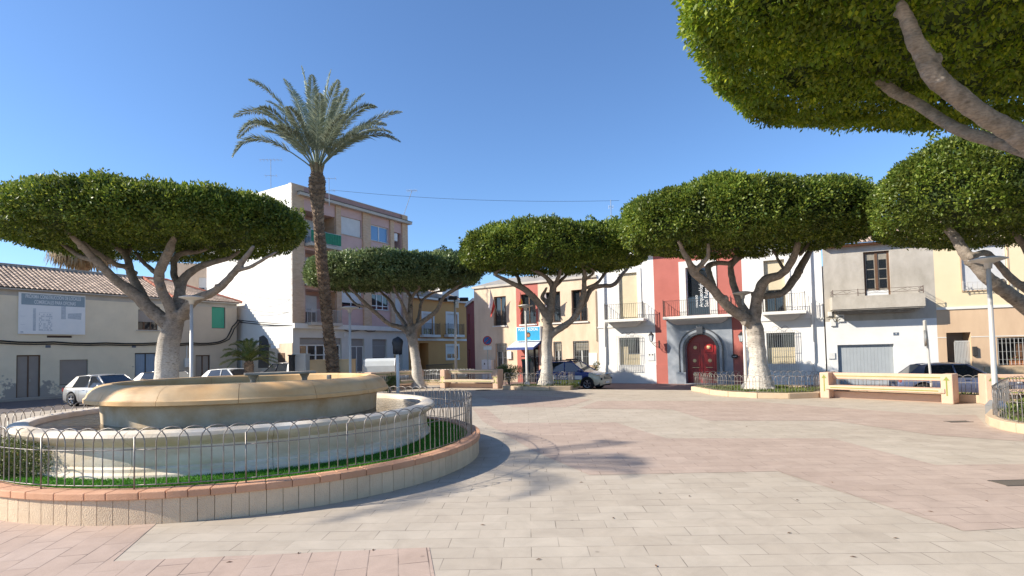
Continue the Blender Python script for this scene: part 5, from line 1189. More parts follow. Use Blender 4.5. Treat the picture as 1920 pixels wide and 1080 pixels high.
# ------------------------------------------------------------------ LAMPS
def lamp(px, topy, D, label, h=4.5, rx=0, ry=0, base=True, r=.44):
    p = AY(px, 700, D); t = thing('street_lamp', label, 'street lamp', (p.x, p.y, 0), 0, 'plaza lamps with disc heads')
    x = MB(); x.tube([(0, 0, .0), (0, 0, .5), (0, 0, h-.25)], [.075, .072, .055], 14); x.build('pole', 'lamp_metal', t, smooth=True)
    x = MB(); x.b2(-.17, .17, -.17, .17, 0, .32); x.add([(-.17, -.17, .32), (.17, -.17, .32), (.17, .17, .32), (-.17, .17, .32), (-.1, -.1, .46), (.1, -.1, .46), (.1, .1, .46), (-.1, .1, .46)], [(0, 1, 5, 4), (1, 2, 6, 5), (2, 3, 7, 6), (3, 0, 4, 7), (4, 5, 6, 7)]); x.build('foot', 'galv', t, bevel=.012)
    x = MB(); x.lathe([(.0, h+.03), (r*.6, h+.02), (r, h-.03), (r*.98, h-.055), (r*.45, h-.12), (.10, h-.17), (.085, h-.3), (0, h-.3)], n=32); x.build('lamp_head', 'lamp_metal', t, smooth=True)
    return t
lamp(1864, 490, 15.4, 'nearest disc-headed lamp at the right edge bed', 4.45)
lamp(1398, 550, 25.0, 'disc-headed lamp in front of the museum portal', 4.6)
lamp(988, 575, 30.6, 'disc-headed lamp in front of the police sign', 4.7)
lamp(657, 575, 27.0, 'disc-headed lamp between the tall palm and the bagged sign', 4.5)
lamp(359, 555, 21.0, 'disc-headed lamp beside the big left ficus trunk', 4.5)
p = AY(855, 690, 35); t = thing('floodlight_pole', 'tall pole with dark floodlights in front of the mustard house', 'lamp', (p.x, p.y, 0)); hh = AY(855, 575, 35).z
x = MB(); x.tube([(0, 0, 0), (0, 0, hh+.5)], [.09, .07], 10); x.build('pole', 'lamp_metal', t, smooth=True)
for (dx, dz, rz_) in ((-.75, .45, .3), (-.1, .55, -.2), (.6, .45, .1)): x = MB(); x.box((dx, -.1, hh+dz), (.55, .3, .18), rz_, 0, .4); x.build('floodlight', 'black_plastic', t, bevel=.03)
x = MB(); x.tube([(-.9, 0, hh+.35), (.8, 0, hh+.35)], .03, 6); x.box((.15, -.1, hh+.1), (.2, .2, .35)); x.build('crossbar', 'galv', t)

# ------------------------------------------------------------------ STREET FURNITURE
p = AY(915, 690, 36.5); t = thing('no_parking_sign', 'round blue no-parking sign with red ring and small plate below', 'sign', (p.x, p.y, 0)); z_ = AY(915, 638.5, 36.5).z
x = MB(); x.tube([(0, 0, 0), (0, 0, z_+.3)], .035, 8); x.build('post', 'galv', t)
x = MB(); x.disc((0, -.05, z_), .30, (0, -1, 0), 28, .012); x.build('sign_ring', 'sign_red', t)
x = MB(); x.disc((0, -.066, z_), .235, (0, -1, 0), 28, .004); x.build('sign_face', 'no_park_blue', t)
x = MB(); x.box((0, -.074, z_), (.46, .004, .05), 0, 0, 0, -.785); x.build('red_bar', 'sign_red', t)
x = MB(); x.b2(-.27, .27, -.06, -.045, z_-.62, z_-.38); x.build('sub_plate', 'sign_white', t)
p = AY(1741, 720, 20.2); t = thing('mirror_post', 'leaning post with a traffic mirror seen edge-on before the white garage', 'post', (p.x, p.y, 0)); zt = AY(1735, 600, 20.2).z; zm = AY(1735, 634, 20.2).z
x = MB(); x.tube([(.12, 0, 0), (.03, 0, zm), (-.02, 0, zt)], .04, 8); x.b2(-.06, .0, -.05, .05, zt-.7, zt-.02); x.build('post', 'lamp_metal', t, smooth=False)
x = MB(); x.disc((-.09, -.10, zm), .30, (-.80, .55, 0), 28, .05); x.build('mirror', 'galv', t, smooth=False)
p = AY(746, 700, 27.5); t = thing('bagged_sign', 'sign covered with a black bin bag on a thick white post', 'sign', (p.x+.0, p.y, 0)); z1, z0 = AY(745, 632, 27.5).z, AY(745, 664, 27.5).z
x = MB(); x.tube([(0, 0, 0), (0, 0, z0+.1)], .085, 12); x.build('post', 'white_frame', t, smooth=True)
x = MB(); random.seed(4); prof = [(.0, z0-.02), (.2, z0), (.22, z0+.3), (.26, z0+.6), (.2, z0+.75), (.09, z1-.02), (0, z1+.03)]; x.lathe(prof, n=20)
x.v = [(v[0]*(1+.16*math.sin(9*math.atan2(v[1], v[0])+v[2]*5)), v[1]*.6, v[2]+.03*math.sin(v[0]*30)) for v in x.v]; x.build('black_bag', 'bag_black', t, smooth=True)
# electrical cabinets
def cab(name, label, x0, y0, x1, D, m, depth=.6, cat='cabinet', roof=True, rz=0):
    a, c = AY(x0, 700, D), AY(x1, 700, D); z1 = AY((x0+x1)/2, y0, D).z; t = thing(name, label, cat, ((a.x+c.x)/2, D, 0), rz); W = (c.x-a.x)
    x = MB(); x.b2(-W/2, W/2, 0, depth, 0, z1-.06); x.build('body', m, t, bevel=.015)
    x = MB(); x.b2(-W/2-.03, W/2+.03, -.03, depth+.03, z1-.06, z1); x.build('top', m, t, bevel=.01)
    if cat == 'cabinet': x = MB(); x.b2(-W/2+.06, -.005, -.012, -.001, .15, z1-.15); x.b2(.005, W/2-.06, -.012, -.001, .15, z1-.15); x.build('door', m, t)
    return t
cab('electrical_cabinet', 'off-white electrical cabinet behind the fountain, left of the cream block', 549, 663, 573, 28.0, 'cabinet')
cab('service_block', 'cream rendered service block behind the tall palm trunk', 577, 674, 655, 29.0, 'cream_block', 1.2, 'wall')
cab('info_panel', 'dark glossy upright panel beside the white electrical cabinet', 541, 665, 549, 27.7, 'black_plastic', .35, 'panel')
# recycling container with rounded white top
p = AY(715, 705, 37.5); t = thing('recycling_container', 'big rounded white recycling container behind the angled bench', 'container', (p.x, p.y, 0)); W = AY(745, 700, 37.5).x-AY(686, 700, 37.5).x; z1 = AY(715, 672, 37.5).z
x = MB(); pr = [(-.6, .9), (-.62, z1-.5), (-.5, z1-.15), (-.2, z1), (.25, z1), (.5, z1-.15), (.62, z1-.5), (.6, .9)]
n = len(pr); x.add([(sx*W/2*s_, y_, z_) for sx, s_ in ((-1, 1), (1, 1)) for y_, z_ in pr], [(k, k+1, n+k+1, n+k) for k in range(n-1)]+[tuple(range(n)), tuple(range(n, 2*n))[::-1]]); x.build('lid', 'tank_white', t, bevel=.05)
x = MB(); x.b2(-W/2*.94, W/2*.94, -.55, .55, .05, .9); x.build('body', 'bin_dark', t, bevel=.04)
for s in (-1, 1): x = MB(); x.tube([(s*W*.5, -.63, 1.0), (s*W*.5, -.64, z1-.5), (s*W*.49, -.2, z1+.03), (s*W*.49, .3, z1+.03)], .03, 6); x.build('lifting_arm', 'galv', t)
# green-lidded wheelie bin by the police door
p = AY(987, 705, 37.5); t = thing('wheelie_bin', 'dark wheelie bin with green rim beside the police station door', 'bin', (p.x, p.y, ZB)); z1 = AY(987, 671, 37.5).z-ZB
x = MB(); x.add([(s*w_, d_*e_, z_) for z_, w_, e_ in ((.12, .22, .25), (z1-.22, .29, .32)) for s, d_ in ((-1, -1), (1, -1), (1, 1), (-1, 1))], [(0, 1, 5, 4), (1, 2, 6, 5), (2, 3, 7, 6), (3, 0, 4, 7), (0, 3, 2, 1)]); x.build('body', 'bin_dark', t, bevel=.02)
x = MB(); x.b2(-.32, .32, -.35, .35, z1-.22, z1-.08); x.build('rim', 'bin_green', t, bevel=.02)
x = MB(); x.b2(-.33, .33, -.36, .36, z1-.02+.1, z1+.14); x.tube([(.3, .3, z1-.1), (.3, .3, z1+.12)], .03, 6); x.build('lid', 'bin_dark', t, bevel=.02)
for s in (-1, 1): x = MB(); x.disc((s*.22, .28, .12), .12, (1, 0, 0), 16, .05); x.build('wheel', 'rubber', t)
# drain grates
for (px, py, W, D_, lab) in ((1920, 906, .75, .28, 'slotted drain grate in the pink paving at the right edge'), (1797, 791, .55, .2, 'narrow drain grate near the right edge bed'), (906, 731.5, .8, .6, 'round dark cover in front of the middle bench')):
    p = G(px, py); b = MB()
    if 'round' in lab: b.disc((0, 0, .006), .45, (0, 0, 1), 24, .006); o = b.build('drain_cover', 'iron_grate', loc=(p.x, p.y, 0))
    else:
        n = int(W/.045)
        for k in range(n): b.b2(-W/2+W*k/n, -W/2+W*k/n+.022, -D_/2, D_/2, .004, .014)
        b.b2(-W/2-.02, W/2+.02, -D_/2-.03, -D_/2, .004, .014); b.b2(-W/2-.02, W/2+.02, D_/2, D_/2+.03, .004, .014); o = b.build('drain_grate', 'iron_grate', loc=(p.x, p.y, 0))
    tag(o, lab, 'drain')
# little litter: dry leaves on the paving
random.seed(21)
for i, (px, py) in enumerate(((1293, 931), (1237, 925), (1495, 938), (1600, 1045), (1150, 972), (700, 1032), (560, 1038), (905, 985), (1680, 1010), (1330, 850), (1090, 905), (1745, 960), (1480, 1000), (1010, 1050), (1230, 1062), (1850, 940), (1560, 905), (430, 1055), (1400, 800), (1620, 790), (1180, 775))):
    p = G(px, py); b = MB(); s = .035; a = random.random()*6
    b.add([(s*math.cos(a), s*math.sin(a), .006), (-s*.3*math.sin(a), s*.3*math.cos(a), .014), (-s*math.cos(a), -s*math.sin(a), .006), (s*.3*math.sin(a), -s*.3*math.cos(a), .012)], [(0, 1, 2, 3)])
    o = b.build('dry_leaf', 'brown_frame', loc=(p.x, p.y, 0)); tag(o, 'small dry brown leaf lying on the open paving', 'leaf', 'dry leaves scattered on the paving')

# ------------------------------------------------------------------ CARS
def lerp_tab(tab, x):
    for i in range(1, len(tab)):
        if x <= tab[i][0]:
            t = (x-tab[i-1][0])/(tab[i][0]-tab[i-1][0]); t = t*t*(3-2*t)*.5+t*.5; return [a+(b-a)*t for a, b in zip(tab[i-1][1:], tab[i][1:])]
    return list(tab[-1][1:])
def car(label, loc, rz, paint, L=4.3, W=1.78, H=1.46, suv=False, lower=None, clad=False, kind='hatch'):
    """x forward, origin at ground centre"""
    t = thing('parked_car', label, 'car', loc, rz); hw = W/2; gc = .22 if suv else .17; belt = H*(.62 if not suv else .64)
    # station: x, top z of lower body, half width at belt, z bottom
    hood = H*.60 if not suv else H*.66
    tab = [(-L/2, H*.50, hw*.80, gc+.12), (-L/2+.10, belt*.98, hw*.88, gc+.02), (-L/2+.5, belt, hw*.97, gc), (-L*.1, belt, hw, gc), (L*.18, belt*.985, hw, gc), (L*.27, hood*.97, hw*.985, gc), (L/2-.45, hood*.86, hw*.95, gc), (L/2-.12, H*.46, hw*.86, gc+.02), (L/2, H*.36, hw*.70, gc+.08)]
    xs = [-L/2+L*k/40 for k in range(41)]; wx = (L*.305, -L*.30); wr = .34 if suv else .31; ar = wr+.06
    vs = []; fs = []; m = 13
    for x_ in xs:
        zt, w_, zb = lerp_tab(tab, x_); half = [(w_*.90, zb), (w_*.985, zb+.10), (w_*1.0, zb+(zt-zb)*.5), (w_*.985, zt-(zt-zb)*.18), (w_*.93, zt-.035), (w_*.80, zt-.004), (0, zt+.03)]
        for arch in wx:           # wheel arch cut: lift the lower points
            dx = abs(x_-arch)
            if dx < ar:
                za = wr+math.sqrt(ar*ar-dx*dx)
                half[0] = (half[0][0], max(half[0][1], za)); half[1] = (half[1][0], max(half[1][1], za+.01)); half[2] = (half[2][0]*1.005, max(half[2][1], za+.03)); half[3] = (half[3][0], max(half[3][1], za+.045))
        sec = [(-a, z) for a, z in half]+[(a, z) for a, z in half[:-1][::-1]]
        vs += [(x_, a, z) for a, z in sec]
    for i in range(len(xs)-1):
        for k in range(m-1): fs.append((i*m+k, i*m+k+1, (i+1)*m+k+1, (i+1)*m+k))
    fs += [tuple(range(m)), tuple((len(xs)-1)*m+k for k in range(m))[::-1]]
    b = MB(); b.add(vs, fs)
    body = b.build('body', paint, t, smooth=True); e = body.modifiers.new('es', 'EDGE_SPLIT'); e.split_angle = R_(50)
    if lower:
        b = MB()
        for s in (-1, 1): b.b2(-L*.16, L*.16, s*(hw+.004)-.006, s*(hw+.004)+.006, gc+.12, belt*.62)
        b.build('livery_band', lower, t)
    b = MB(); b.b2(-L/2+.15, L/2-.15, -hw*.86, hw*.86, gc-.02, gc+.3); b.build('underbody', 'black_plastic', t)
    # cabin
    rear0 = -L/2+(.24 if not kind == 'sedan' else .65); c = [(L*.235, belt-.01, hw*.84), (L*.06, H-.05, hw*.68), (-L*.12, H, hw*.69), (rear0+.75, H-.05, hw*.66), (rear0, belt, hw*.82)]
    bw = [hw*.93, hw*.93, hw*.94, hw*.93, hw*.88]; bx = [c[0][0], L*.10, -L*.12, rear0+.45, rear0]
    b = MB(); R2 = [(c[1][0], c[1][1], c[1][2]), (c[2][0], c[2][1], c[2][2]), (c[3][0], c[3][1], c[3][2])]
    # roof
    b2 = MB(); n = 8; rv = []; 
    for i in range(n+1):
        x_ = R2[0][0]+(R2[2][0]-R2[0][0])*i/n; z_ = H-.075*((2*i/n-.85)**2); w_ = hw*.69
        rv += [(x_, -w_, z_-.03), (x_, -w_*.7, z_+.005), (x_, 0, z_+.02), (x_, w_*.7, z_+.005), (x_, w_, z_-.03)]
    b2.add(rv, [(i*5+k, i*5+k+1, (i+1)*5+k+1, (i+1)*5+k) for i in range(n) for k in range(4)]); 
    # pillars A, B, C as bars
    zr = H-.08
    for s in (-1, 1):
        b2.tube([(L*.25, s*hw*.90, belt-.02), (R2[0][0], s*hw*.69, zr+.02)], .035, 6); b2.tube([(-L*.03, s*hw*.93, belt-.02), (-L*.05, s*hw*.70, zr+.03)], .032, 6)
        b2.tube([(R2[0][0]+.02, s*hw*.69, zr+.015), (R2[1][0], s*hw*.70, H-.045), (R2[2][0], s*hw*.68, zr)], .03, 6)
        b2.add([(rear0+.78, s*hw*.67, zr+.02), (rear0+.56, s*hw*.67, zr-.01), (rear0-.0, s*hw*.86, belt-.02), (rear0+.62, s*hw*.93, belt-.02)], [(0, 1, 2, 3)])
        b2.add([(rear0+.78, s*(hw*.67+.01), zr+.02), (rear0+.62, s*(hw*.93+.01), belt-.02), (rear0+.0, s*(hw*.86+.01), belt-.02), (rear0+.56, s*(hw*.67+.01), zr-.01)], [(0, 1, 2, 3)])
    b2.build('roof', paint, t, smooth=True)
    g = MB(); g.add([(L*.255, -hw*.84, belt-.03), (L*.255, hw*.84, belt-.03), (R2[0][0], hw*.66, zr+.02), (R2[0][0], -hw*.66, zr+.02)], [(0, 1, 2, 3)]); g.build('windscreen', 'glass', t)
    g = MB(); g.add([(rear0+.01, -hw*.80, belt-.03), (rear0+.58, -hw*.64, zr-.0), (rear0+.58, hw*.64, zr-.0), (rear0+.01, hw*.80, belt-.03)], [(0, 1, 2, 3)]); g.build('rear_window', 'glass', t)
    for s in (-1, 1):
        for (x0, x1, xt0, xt1) in ((-L*.03, L*.245, -L*.05, R2[0][0]), (rear0+.6, -L*.035, rear0+.80, -L*.055)):
            g = MB(); g.add([(x0, s*hw*.925, belt-.03), (x1, s*hw*.90, belt-.03), (xt1, s*hw*.685, zr+.01), (xt0, s*hw*.69, zr+.015)], [(0, 1, 2, 3)]); g.build('side_window', 'glass', t)
    # interior block so the glass has something behind it
    for x_ in wx:
        for s in (-1, 1):
            b = MB(); b.disc((x_, s*(hw-.24), wr), wr+.03, (0, s, 0), 20, .16); b.build('wheel_well', 'black_plastic', t)
            ty = MB(); ty.lathe([(wr*.66, -.1), (wr*.93, -.1), (wr, -.06), (wr, .06), (wr*.93, .1), (wr*.66, .1)], n=28); q = Matrix.Rotation(math.pi/2, 3, 'X')
            ty.v = [tuple(q @ Vector(v)+Vector((x_, s*(hw-.11), wr))) for v in ty.v]; wh = ty.build('wheel', 'rubber', t, smooth=True)
            rmb = MB(); rmb.disc((x_, s*(hw-.07), wr), wr*.66, (0, s, 0), 24, .0); 
            for k in range(5):
                a = 2*math.pi*k/5+.3
                for da in (-.13, .13):
                    rmb.tube([(x_+.03*math.cos(a), s*(hw-.03), wr+.03*math.sin(a)), (x_+wr*.64*math.cos(a+da), s*(hw-.03), wr+wr*.64*math.sin(a+da))], .018, 5, 1)
            rmb.tube([(x_+wr*.66*math.cos(a), s*(hw-.03), wr+wr*.66*math.sin(a)) for a in [2*math.pi*k/24 for k in range(25)]], .016, 5, 1)
            rmb.build('rim', ['black_plastic', 'rim_alloy'], wh)
            if clad: ct = MB(); ct.tube([(x_+(ar-.01)*math.cos(a), s*(hw-.0), wr+(ar-.01)*math.sin(a)) for a in [R_(-8)+R_(196)*k/14 for k in range(15)]], .045, 6); ct.build('arch_trim', 'black_plastic', t, smooth=True)
    for s in (-1, 1):
        b = MB(); b.box((L/2-.28, s*hw*.70, H*.44), (.22, .30, .10), s*-.5); b.build('headlight', 'headlight', t, bevel=.03)
        b = MB(); b.box((-L/2+.10, s*hw*.76, H*.52), (.12, .22, .18), s*.25); b.build('tail_light', 'tail_light', t, bevel=.03)
        b = MB(); b.box((L*.20, s*(hw+.08), belt+.05), (.14, .2, .13)); b.build('door_mirror', paint, t, bevel=.04)
        b = MB(); b.b2(-L*.12, -L*.08, s*hw-.0, s*(hw+.02), belt*.86, belt*.89); b.b2(L*.02, L*.07, s*hw, s*(hw+.02), belt*.86, belt*.89); b.build('door_handle', paint, t)
        b = MB(); 
        for x_ in (-L*.035, -L*.17, L*.16): b.b2(x_-.004, x_+.004, s*hw*1.0-.004, s*(hw*1.0+.003), gc+.15, belt*.93)
        b.build('door_seam', 'black_plastic', t)
    b = MB()
    for k in range(4): b.box((L/2-.02-.02*k, 0, H*.26+k*.055), (.05, hw*.75, .022))
    b.build('grille', 'black_plastic', t)
    b = MB(); b.box((L/2+.02, 0, H*.25), (.02, .5, .11)); b.build('front_plate', 'sign_white', t)
    b = MB(); b.box((-L/2-.02, 0, H*.36), (.02, .5, .11)); b.build('rear_plate', 'sign_white', t)
    return t
lf = LF.rz
def place(px, py, D=None): 
    q = G(px, py); return q
# left street: cars parked pointing right-away/left; they face the right (towards the camera's right)
p = AY(203, 700, 26.3); car('silver hatchback parked left of the big ficus trunk', (p.x, p.y, 0), R_(-20), 'car_silver', 4.2, 1.75, 1.47)
p = AY(322, 700, 29.5); car('dark hatchback mostly hidden behind the big left ficus trunk', (p.x, p.y, 0), R_(-12), 'car_dark', 4.3, 1.78, 1.5)
p = AY(418, 700, 31.5); car('white hatchback parked left of the small palm', (p.x+.6, p.y, 0), R_(-20), 'car_white', 4.1, 1.75, 1.52)
p = AY(533, 700, 35.5); car('grey-green car seen between small palm and electrical cabinet', (p.x, p.y, 0), R_(150), 'car_dark', 4.3, 1.8, 1.75)
p = AY(1797, 740, 22.6); car('blue-grey hatchback parked behind the long right bench', (p.x+.15, p.y+.4, ZB), GR.rz, 'car_blue', 4.25, 1.8, 1.46)
# police suv
ang = R_(-33); fw = G(1101, 728.5, -.13); Lc = 4.5; hwc = .93
cx_ = fw.x-(Lc*.305*math.cos(ang)+(-hwc)*-math.sin(ang)); cy_ = fw.y-(Lc*.305*math.sin(ang)+(-hwc)*math.cos(ang))
pc_ = car('blue and cream police car with light bar parked behind the ficus trunk', (cx_, cy_, ZB+.0), ang, 'police_blue', Lc, 1.86, 1.68, suv=True, clad=True)
pc_.name = 'police_car'
b = MB(); b.box((-.05, 0, 1.76), (.3, 1.1, .09)); b.build('light_bar', 'black_plastic', pc_, bevel=.03)
b = MB()
for s in (-1, 1): b.tube([(.35, s*.58, 1.66), (.1, s*.6, 1.72), (-1.2, s*.6, 1.72), (-1.5, s*.58, 1.64)], .02, 6)
b.build('roof_rail', 'black_plastic', pc_)
for s in (-1, 1):
    b = MB(); b.b2(-1.0, 1.0, s*.934, s*.940, .36, .56); b.build('yellow_band', 'police_yellow', pc_)
    b = MB(); b.b2(-1.05, 1.05, s*.936, s*.943, .60, .82); b.build('white_band', 'sign_white', pc_)
    if s < 0: text_mesh('POLICIA', .26, pc_, 'lettering', 'police_blue', wall_mtx(-.05, -.946, .71), sx=1.25, bold=.004)
    b = MB()
    for k in range(10): b.b2(-1.0+.2*k, -.92+.2*k, s*.941, s*.946, .36, .46)
    b.build('checker', 'sign_white', pc_)
# cream lower front of the bodywork
for o in pc_.children:
    if o.name.startswith('body'):
        o.data.materials.append(M['police_cream'])
        for p in o.data.polygons:
            c = p.center
            if c.x > Lc*.5-.75 and c.z < .98-.12*(c.x-1.5) or (c.z < .62 and c.x > .9): p.material_index = 1
b = MB()
for k in range(4): b.box((Lc/2+.015, 0, .62+.075*k), (.03, .95-.05*k, .03))
b.build('grille', 'black_plastic', pc_)
for s_ in (-1, 1): b = MB(); b.box((2.02, s_*.74, .90), (.34, .34, .10), s_*-.55); b.build('headlight', 'headlight', pc_, bevel=.03); b = MB(); b.box((2.16, s_*.62, .62), (.12, .26, .12), s_*-.3); b.build('fog_light', 'black_plastic', pc_, bevel=.02)

# ------------------------------------------------------------------ TREES
def catmull(pts, n=6):
    P_ = [pts[0]]+list(pts)+[pts[-1]]; out = []
    for i in range(1, len(P_)-2):
        for k in range(n):
            t = k/n; out.append([.5*((2*P_[i][q])+(-P_[i-1][q]+P_[i+1][q])*t+(2*P_[i-1][q]-5*P_[i][q]+4*P_[i+1][q]-P_[i+2][q])*t*t+(-P_[i-1][q]+3*P_[i][q]-3*P_[i+1][q]+P_[i+2][q])*t**3) for q in range(len(pts[0]))])
    out.append(list(pts[-1])); return out
def crown_quads(c, R, ztop, zbot, n, L, W, seed, rx=1.0, ry=1.0, rot=0.0, clump=.5, bottom_tight=.25, lump=.25, up=.25, dens=1.0):
    """flat-bottomed clipped crown. returns leaf quads around clump centres on the shell"""
    rs = np.random.RandomState(seed); H_ = ztop-zbot; zc = zbot+H_*.42
    area = math.pi*R*R*rx*ry*2.6; nc = int(area/(clump*clump)*1.5*dens)
    # sample shell: azimuth th, elevation parameter
    th = rs.uniform(0, 2*np.pi, nc); ph = np.arcsin(rs.uniform(-1, 1, nc)); e = .5; e2 = .62
    cp = np.sign(np.cos(ph))*np.abs(np.cos(ph))**e; sp = np.sign(np.sin(ph))*np.abs(np.sin(ph))**e2
    # oversample the flat faces
    nf = nc; r = np.sqrt(rs.uniform(0, 1, nf)); t2 = rs.uniform(0, 2*np.pi, nf); sgn = np.where(rs.uniform(size=nf) < .55, 1, -1); hgt = (1-r**(2/e))**(e2/2)*sgn
    X = np.r_[cp*np.cos(th), r*np.cos(t2)]; Y = np.r_[cp*np.sin(th), r*np.sin(t2)]; Z = np.r_[sp, hgt]
    lum = np.sin(3*np.arctan2(Y, X)+seed)*.03+np.sin(7*np.arctan2(Y, X)+seed*2)*.025+1
    up_, dn = ztop-zc, zc-zbot
    Zw = np.where(Z > 0, Z*up_, Z*dn); wob = (np.sin(X*R*1.3+seed)+np.sin(Y*R*1.6+seed*1.7)+np.sin((X+Y)*R*.9)+.8*np.sin(X*R*3.1+Y*R*1.3))*.21*lump*4
    Zw = np.where(Z > 0, Zw*(1+wob*.35), Zw*(1-.10*(1-np.minimum(1, np.hypot(X, Y)))))
    Zw = np.where(Z < 0, Zw*(.80+.20*np.clip(np.hypot(X, Y)*1.3, 0, 1)), Zw)
    cx, cy = X*R*rx*lum, Y*R*ry*lum; C_ = np.stack([cx*math.cos(rot)-cy*math.sin(rot), cx*math.sin(rot)+cy*math.cos(rot), Zw+zc], 1)
    cr = clump*rs.uniform(.4, 1.35, len(C_))*np.where(Z > -.2, 1, bottom_tight*2)
    N_ = np.stack([X*.8, Y*.8, Z], 1); N_ /= np.linalg.norm(N_, axis=1)[:, None]
    C_ -= N_*cr[:, None]*.7
    C_ += rs.normal(size=C_.shape)*.05
    # a few sprigs that stick out of the clipped outline
    ns = int(len(C_)*.10); ki = rs.randint(0, len(C_), ns); ki = ki[Z[ki] > -.3]
    C_ = np.r_[C_, C_[ki]+N_[ki]*(cr[ki][:, None]*.7+rs.uniform(.05, .28, (len(ki), 1))*clump*2)]; cr = np.r_[cr, rs.uniform(.10, .20, len(ki))*clump*2]; N_ = np.r_[N_, N_[ki]]
    wt = cr**1.6; wt /= wt.sum()
    k = rs.choice(len(C_), n, p=wt); d = rs.normal(size=(n, 3)); d /= np.linalg.norm(d, axis=1)[:, None]; d = d+N_[k]*.9; d /= np.linalg.norm(d, axis=1)[:, None]
    P_ = C_[k]+d*cr[k][:, None]*rs.uniform(.6, 1.05, n)[:, None]
    a = d*.8+rs.normal(size=(n, 3))*.55; a[:, 2] += up; a /= np.linalg.norm(a, axis=1)[:, None]; s = np.cross(a, d+rs.normal(size=(n, 3))*.5); s /= np.linalg.norm(s, axis=1)[:, None]
    nn = np.cross(a, s); Ls = (L*rs.uniform(.65, 1.25, n))[:, None]; Ws = (W*rs.uniform(.75, 1.2, n))[:, None]
    V = np.stack([P_, P_+a*Ls*.48+s*Ws/2+nn*Ws*.14, P_+a*Ls, P_+a*Ls*.48-s*Ws/2+nn*Ws*.14], 1)
    V[:, :, 0] += c[0]; V[:, :, 1] += c[1]
    return V.reshape(-1, 3)
def crown_core(c, R, ztop, zbot, seed, rx, ry, rot, inset):
    H_ = ztop-zbot; zc = zbot+H_*.42; up_, dn = ztop-zc-inset*.9, zc-zbot-inset*.55; nt_, np_ = 48, 18; vs = []; fs = []
    for i in range(np_+1):
        ph = -math.pi/2+math.pi*i/np_; cp = abs(math.cos(ph))**.5; sp = math.copysign(abs(math.sin(ph))**.62, math.sin(ph))
        for j in range(nt_):
            th = 2*math.pi*j/nt_; lum = math.sin(3*th+seed)*.03+math.sin(7*th+seed*2)*.025+1; rr_ = (R*lum-inset*1.5)*cp
            z = sp*up_ if sp > 0 else sp*dn*(.70+.2*cp)
            x_, y_ = rr_*rx*math.cos(th), rr_*ry*math.sin(th); w_ = 1+.10*math.sin(x_*1.7+seed)*math.sin(y_*1.9)
            vs.append((c[0]+x_*math.cos(rot)-y_*math.sin(rot), c[1]+x_*math.sin(rot)+y_*math.cos(rot), zc+z*w_))
    for i in range(np_):
        for j in range(nt_): fs.append((i*nt_+j, i*nt_+(j+1) % nt_, (i+1)*nt_+(j+1) % nt_, (i+1)*nt_+j))
    return MB().add(vs, fs)
def limb_pts(D, spec):
    out = []
    for q in spec:
        px, py, dy, w_ = q; p = AY(px, py, D+dy); out.append((p.x, p.y, p.z, w_/2/F*(D+dy)))
    return out
def reach(l, c):      # run the limb tip on into the crown, towards its middle
    b_ = Vector(l[-1][:3]); h = Vector((c[0]-b_.x, c[1]-b_.y, 0)); e = b_+h.normalized()*min(h.length, .9)+Vector((0, 0, .4)); return l+[(e.x, e.y, e.z, l[-1][3]*.6)]
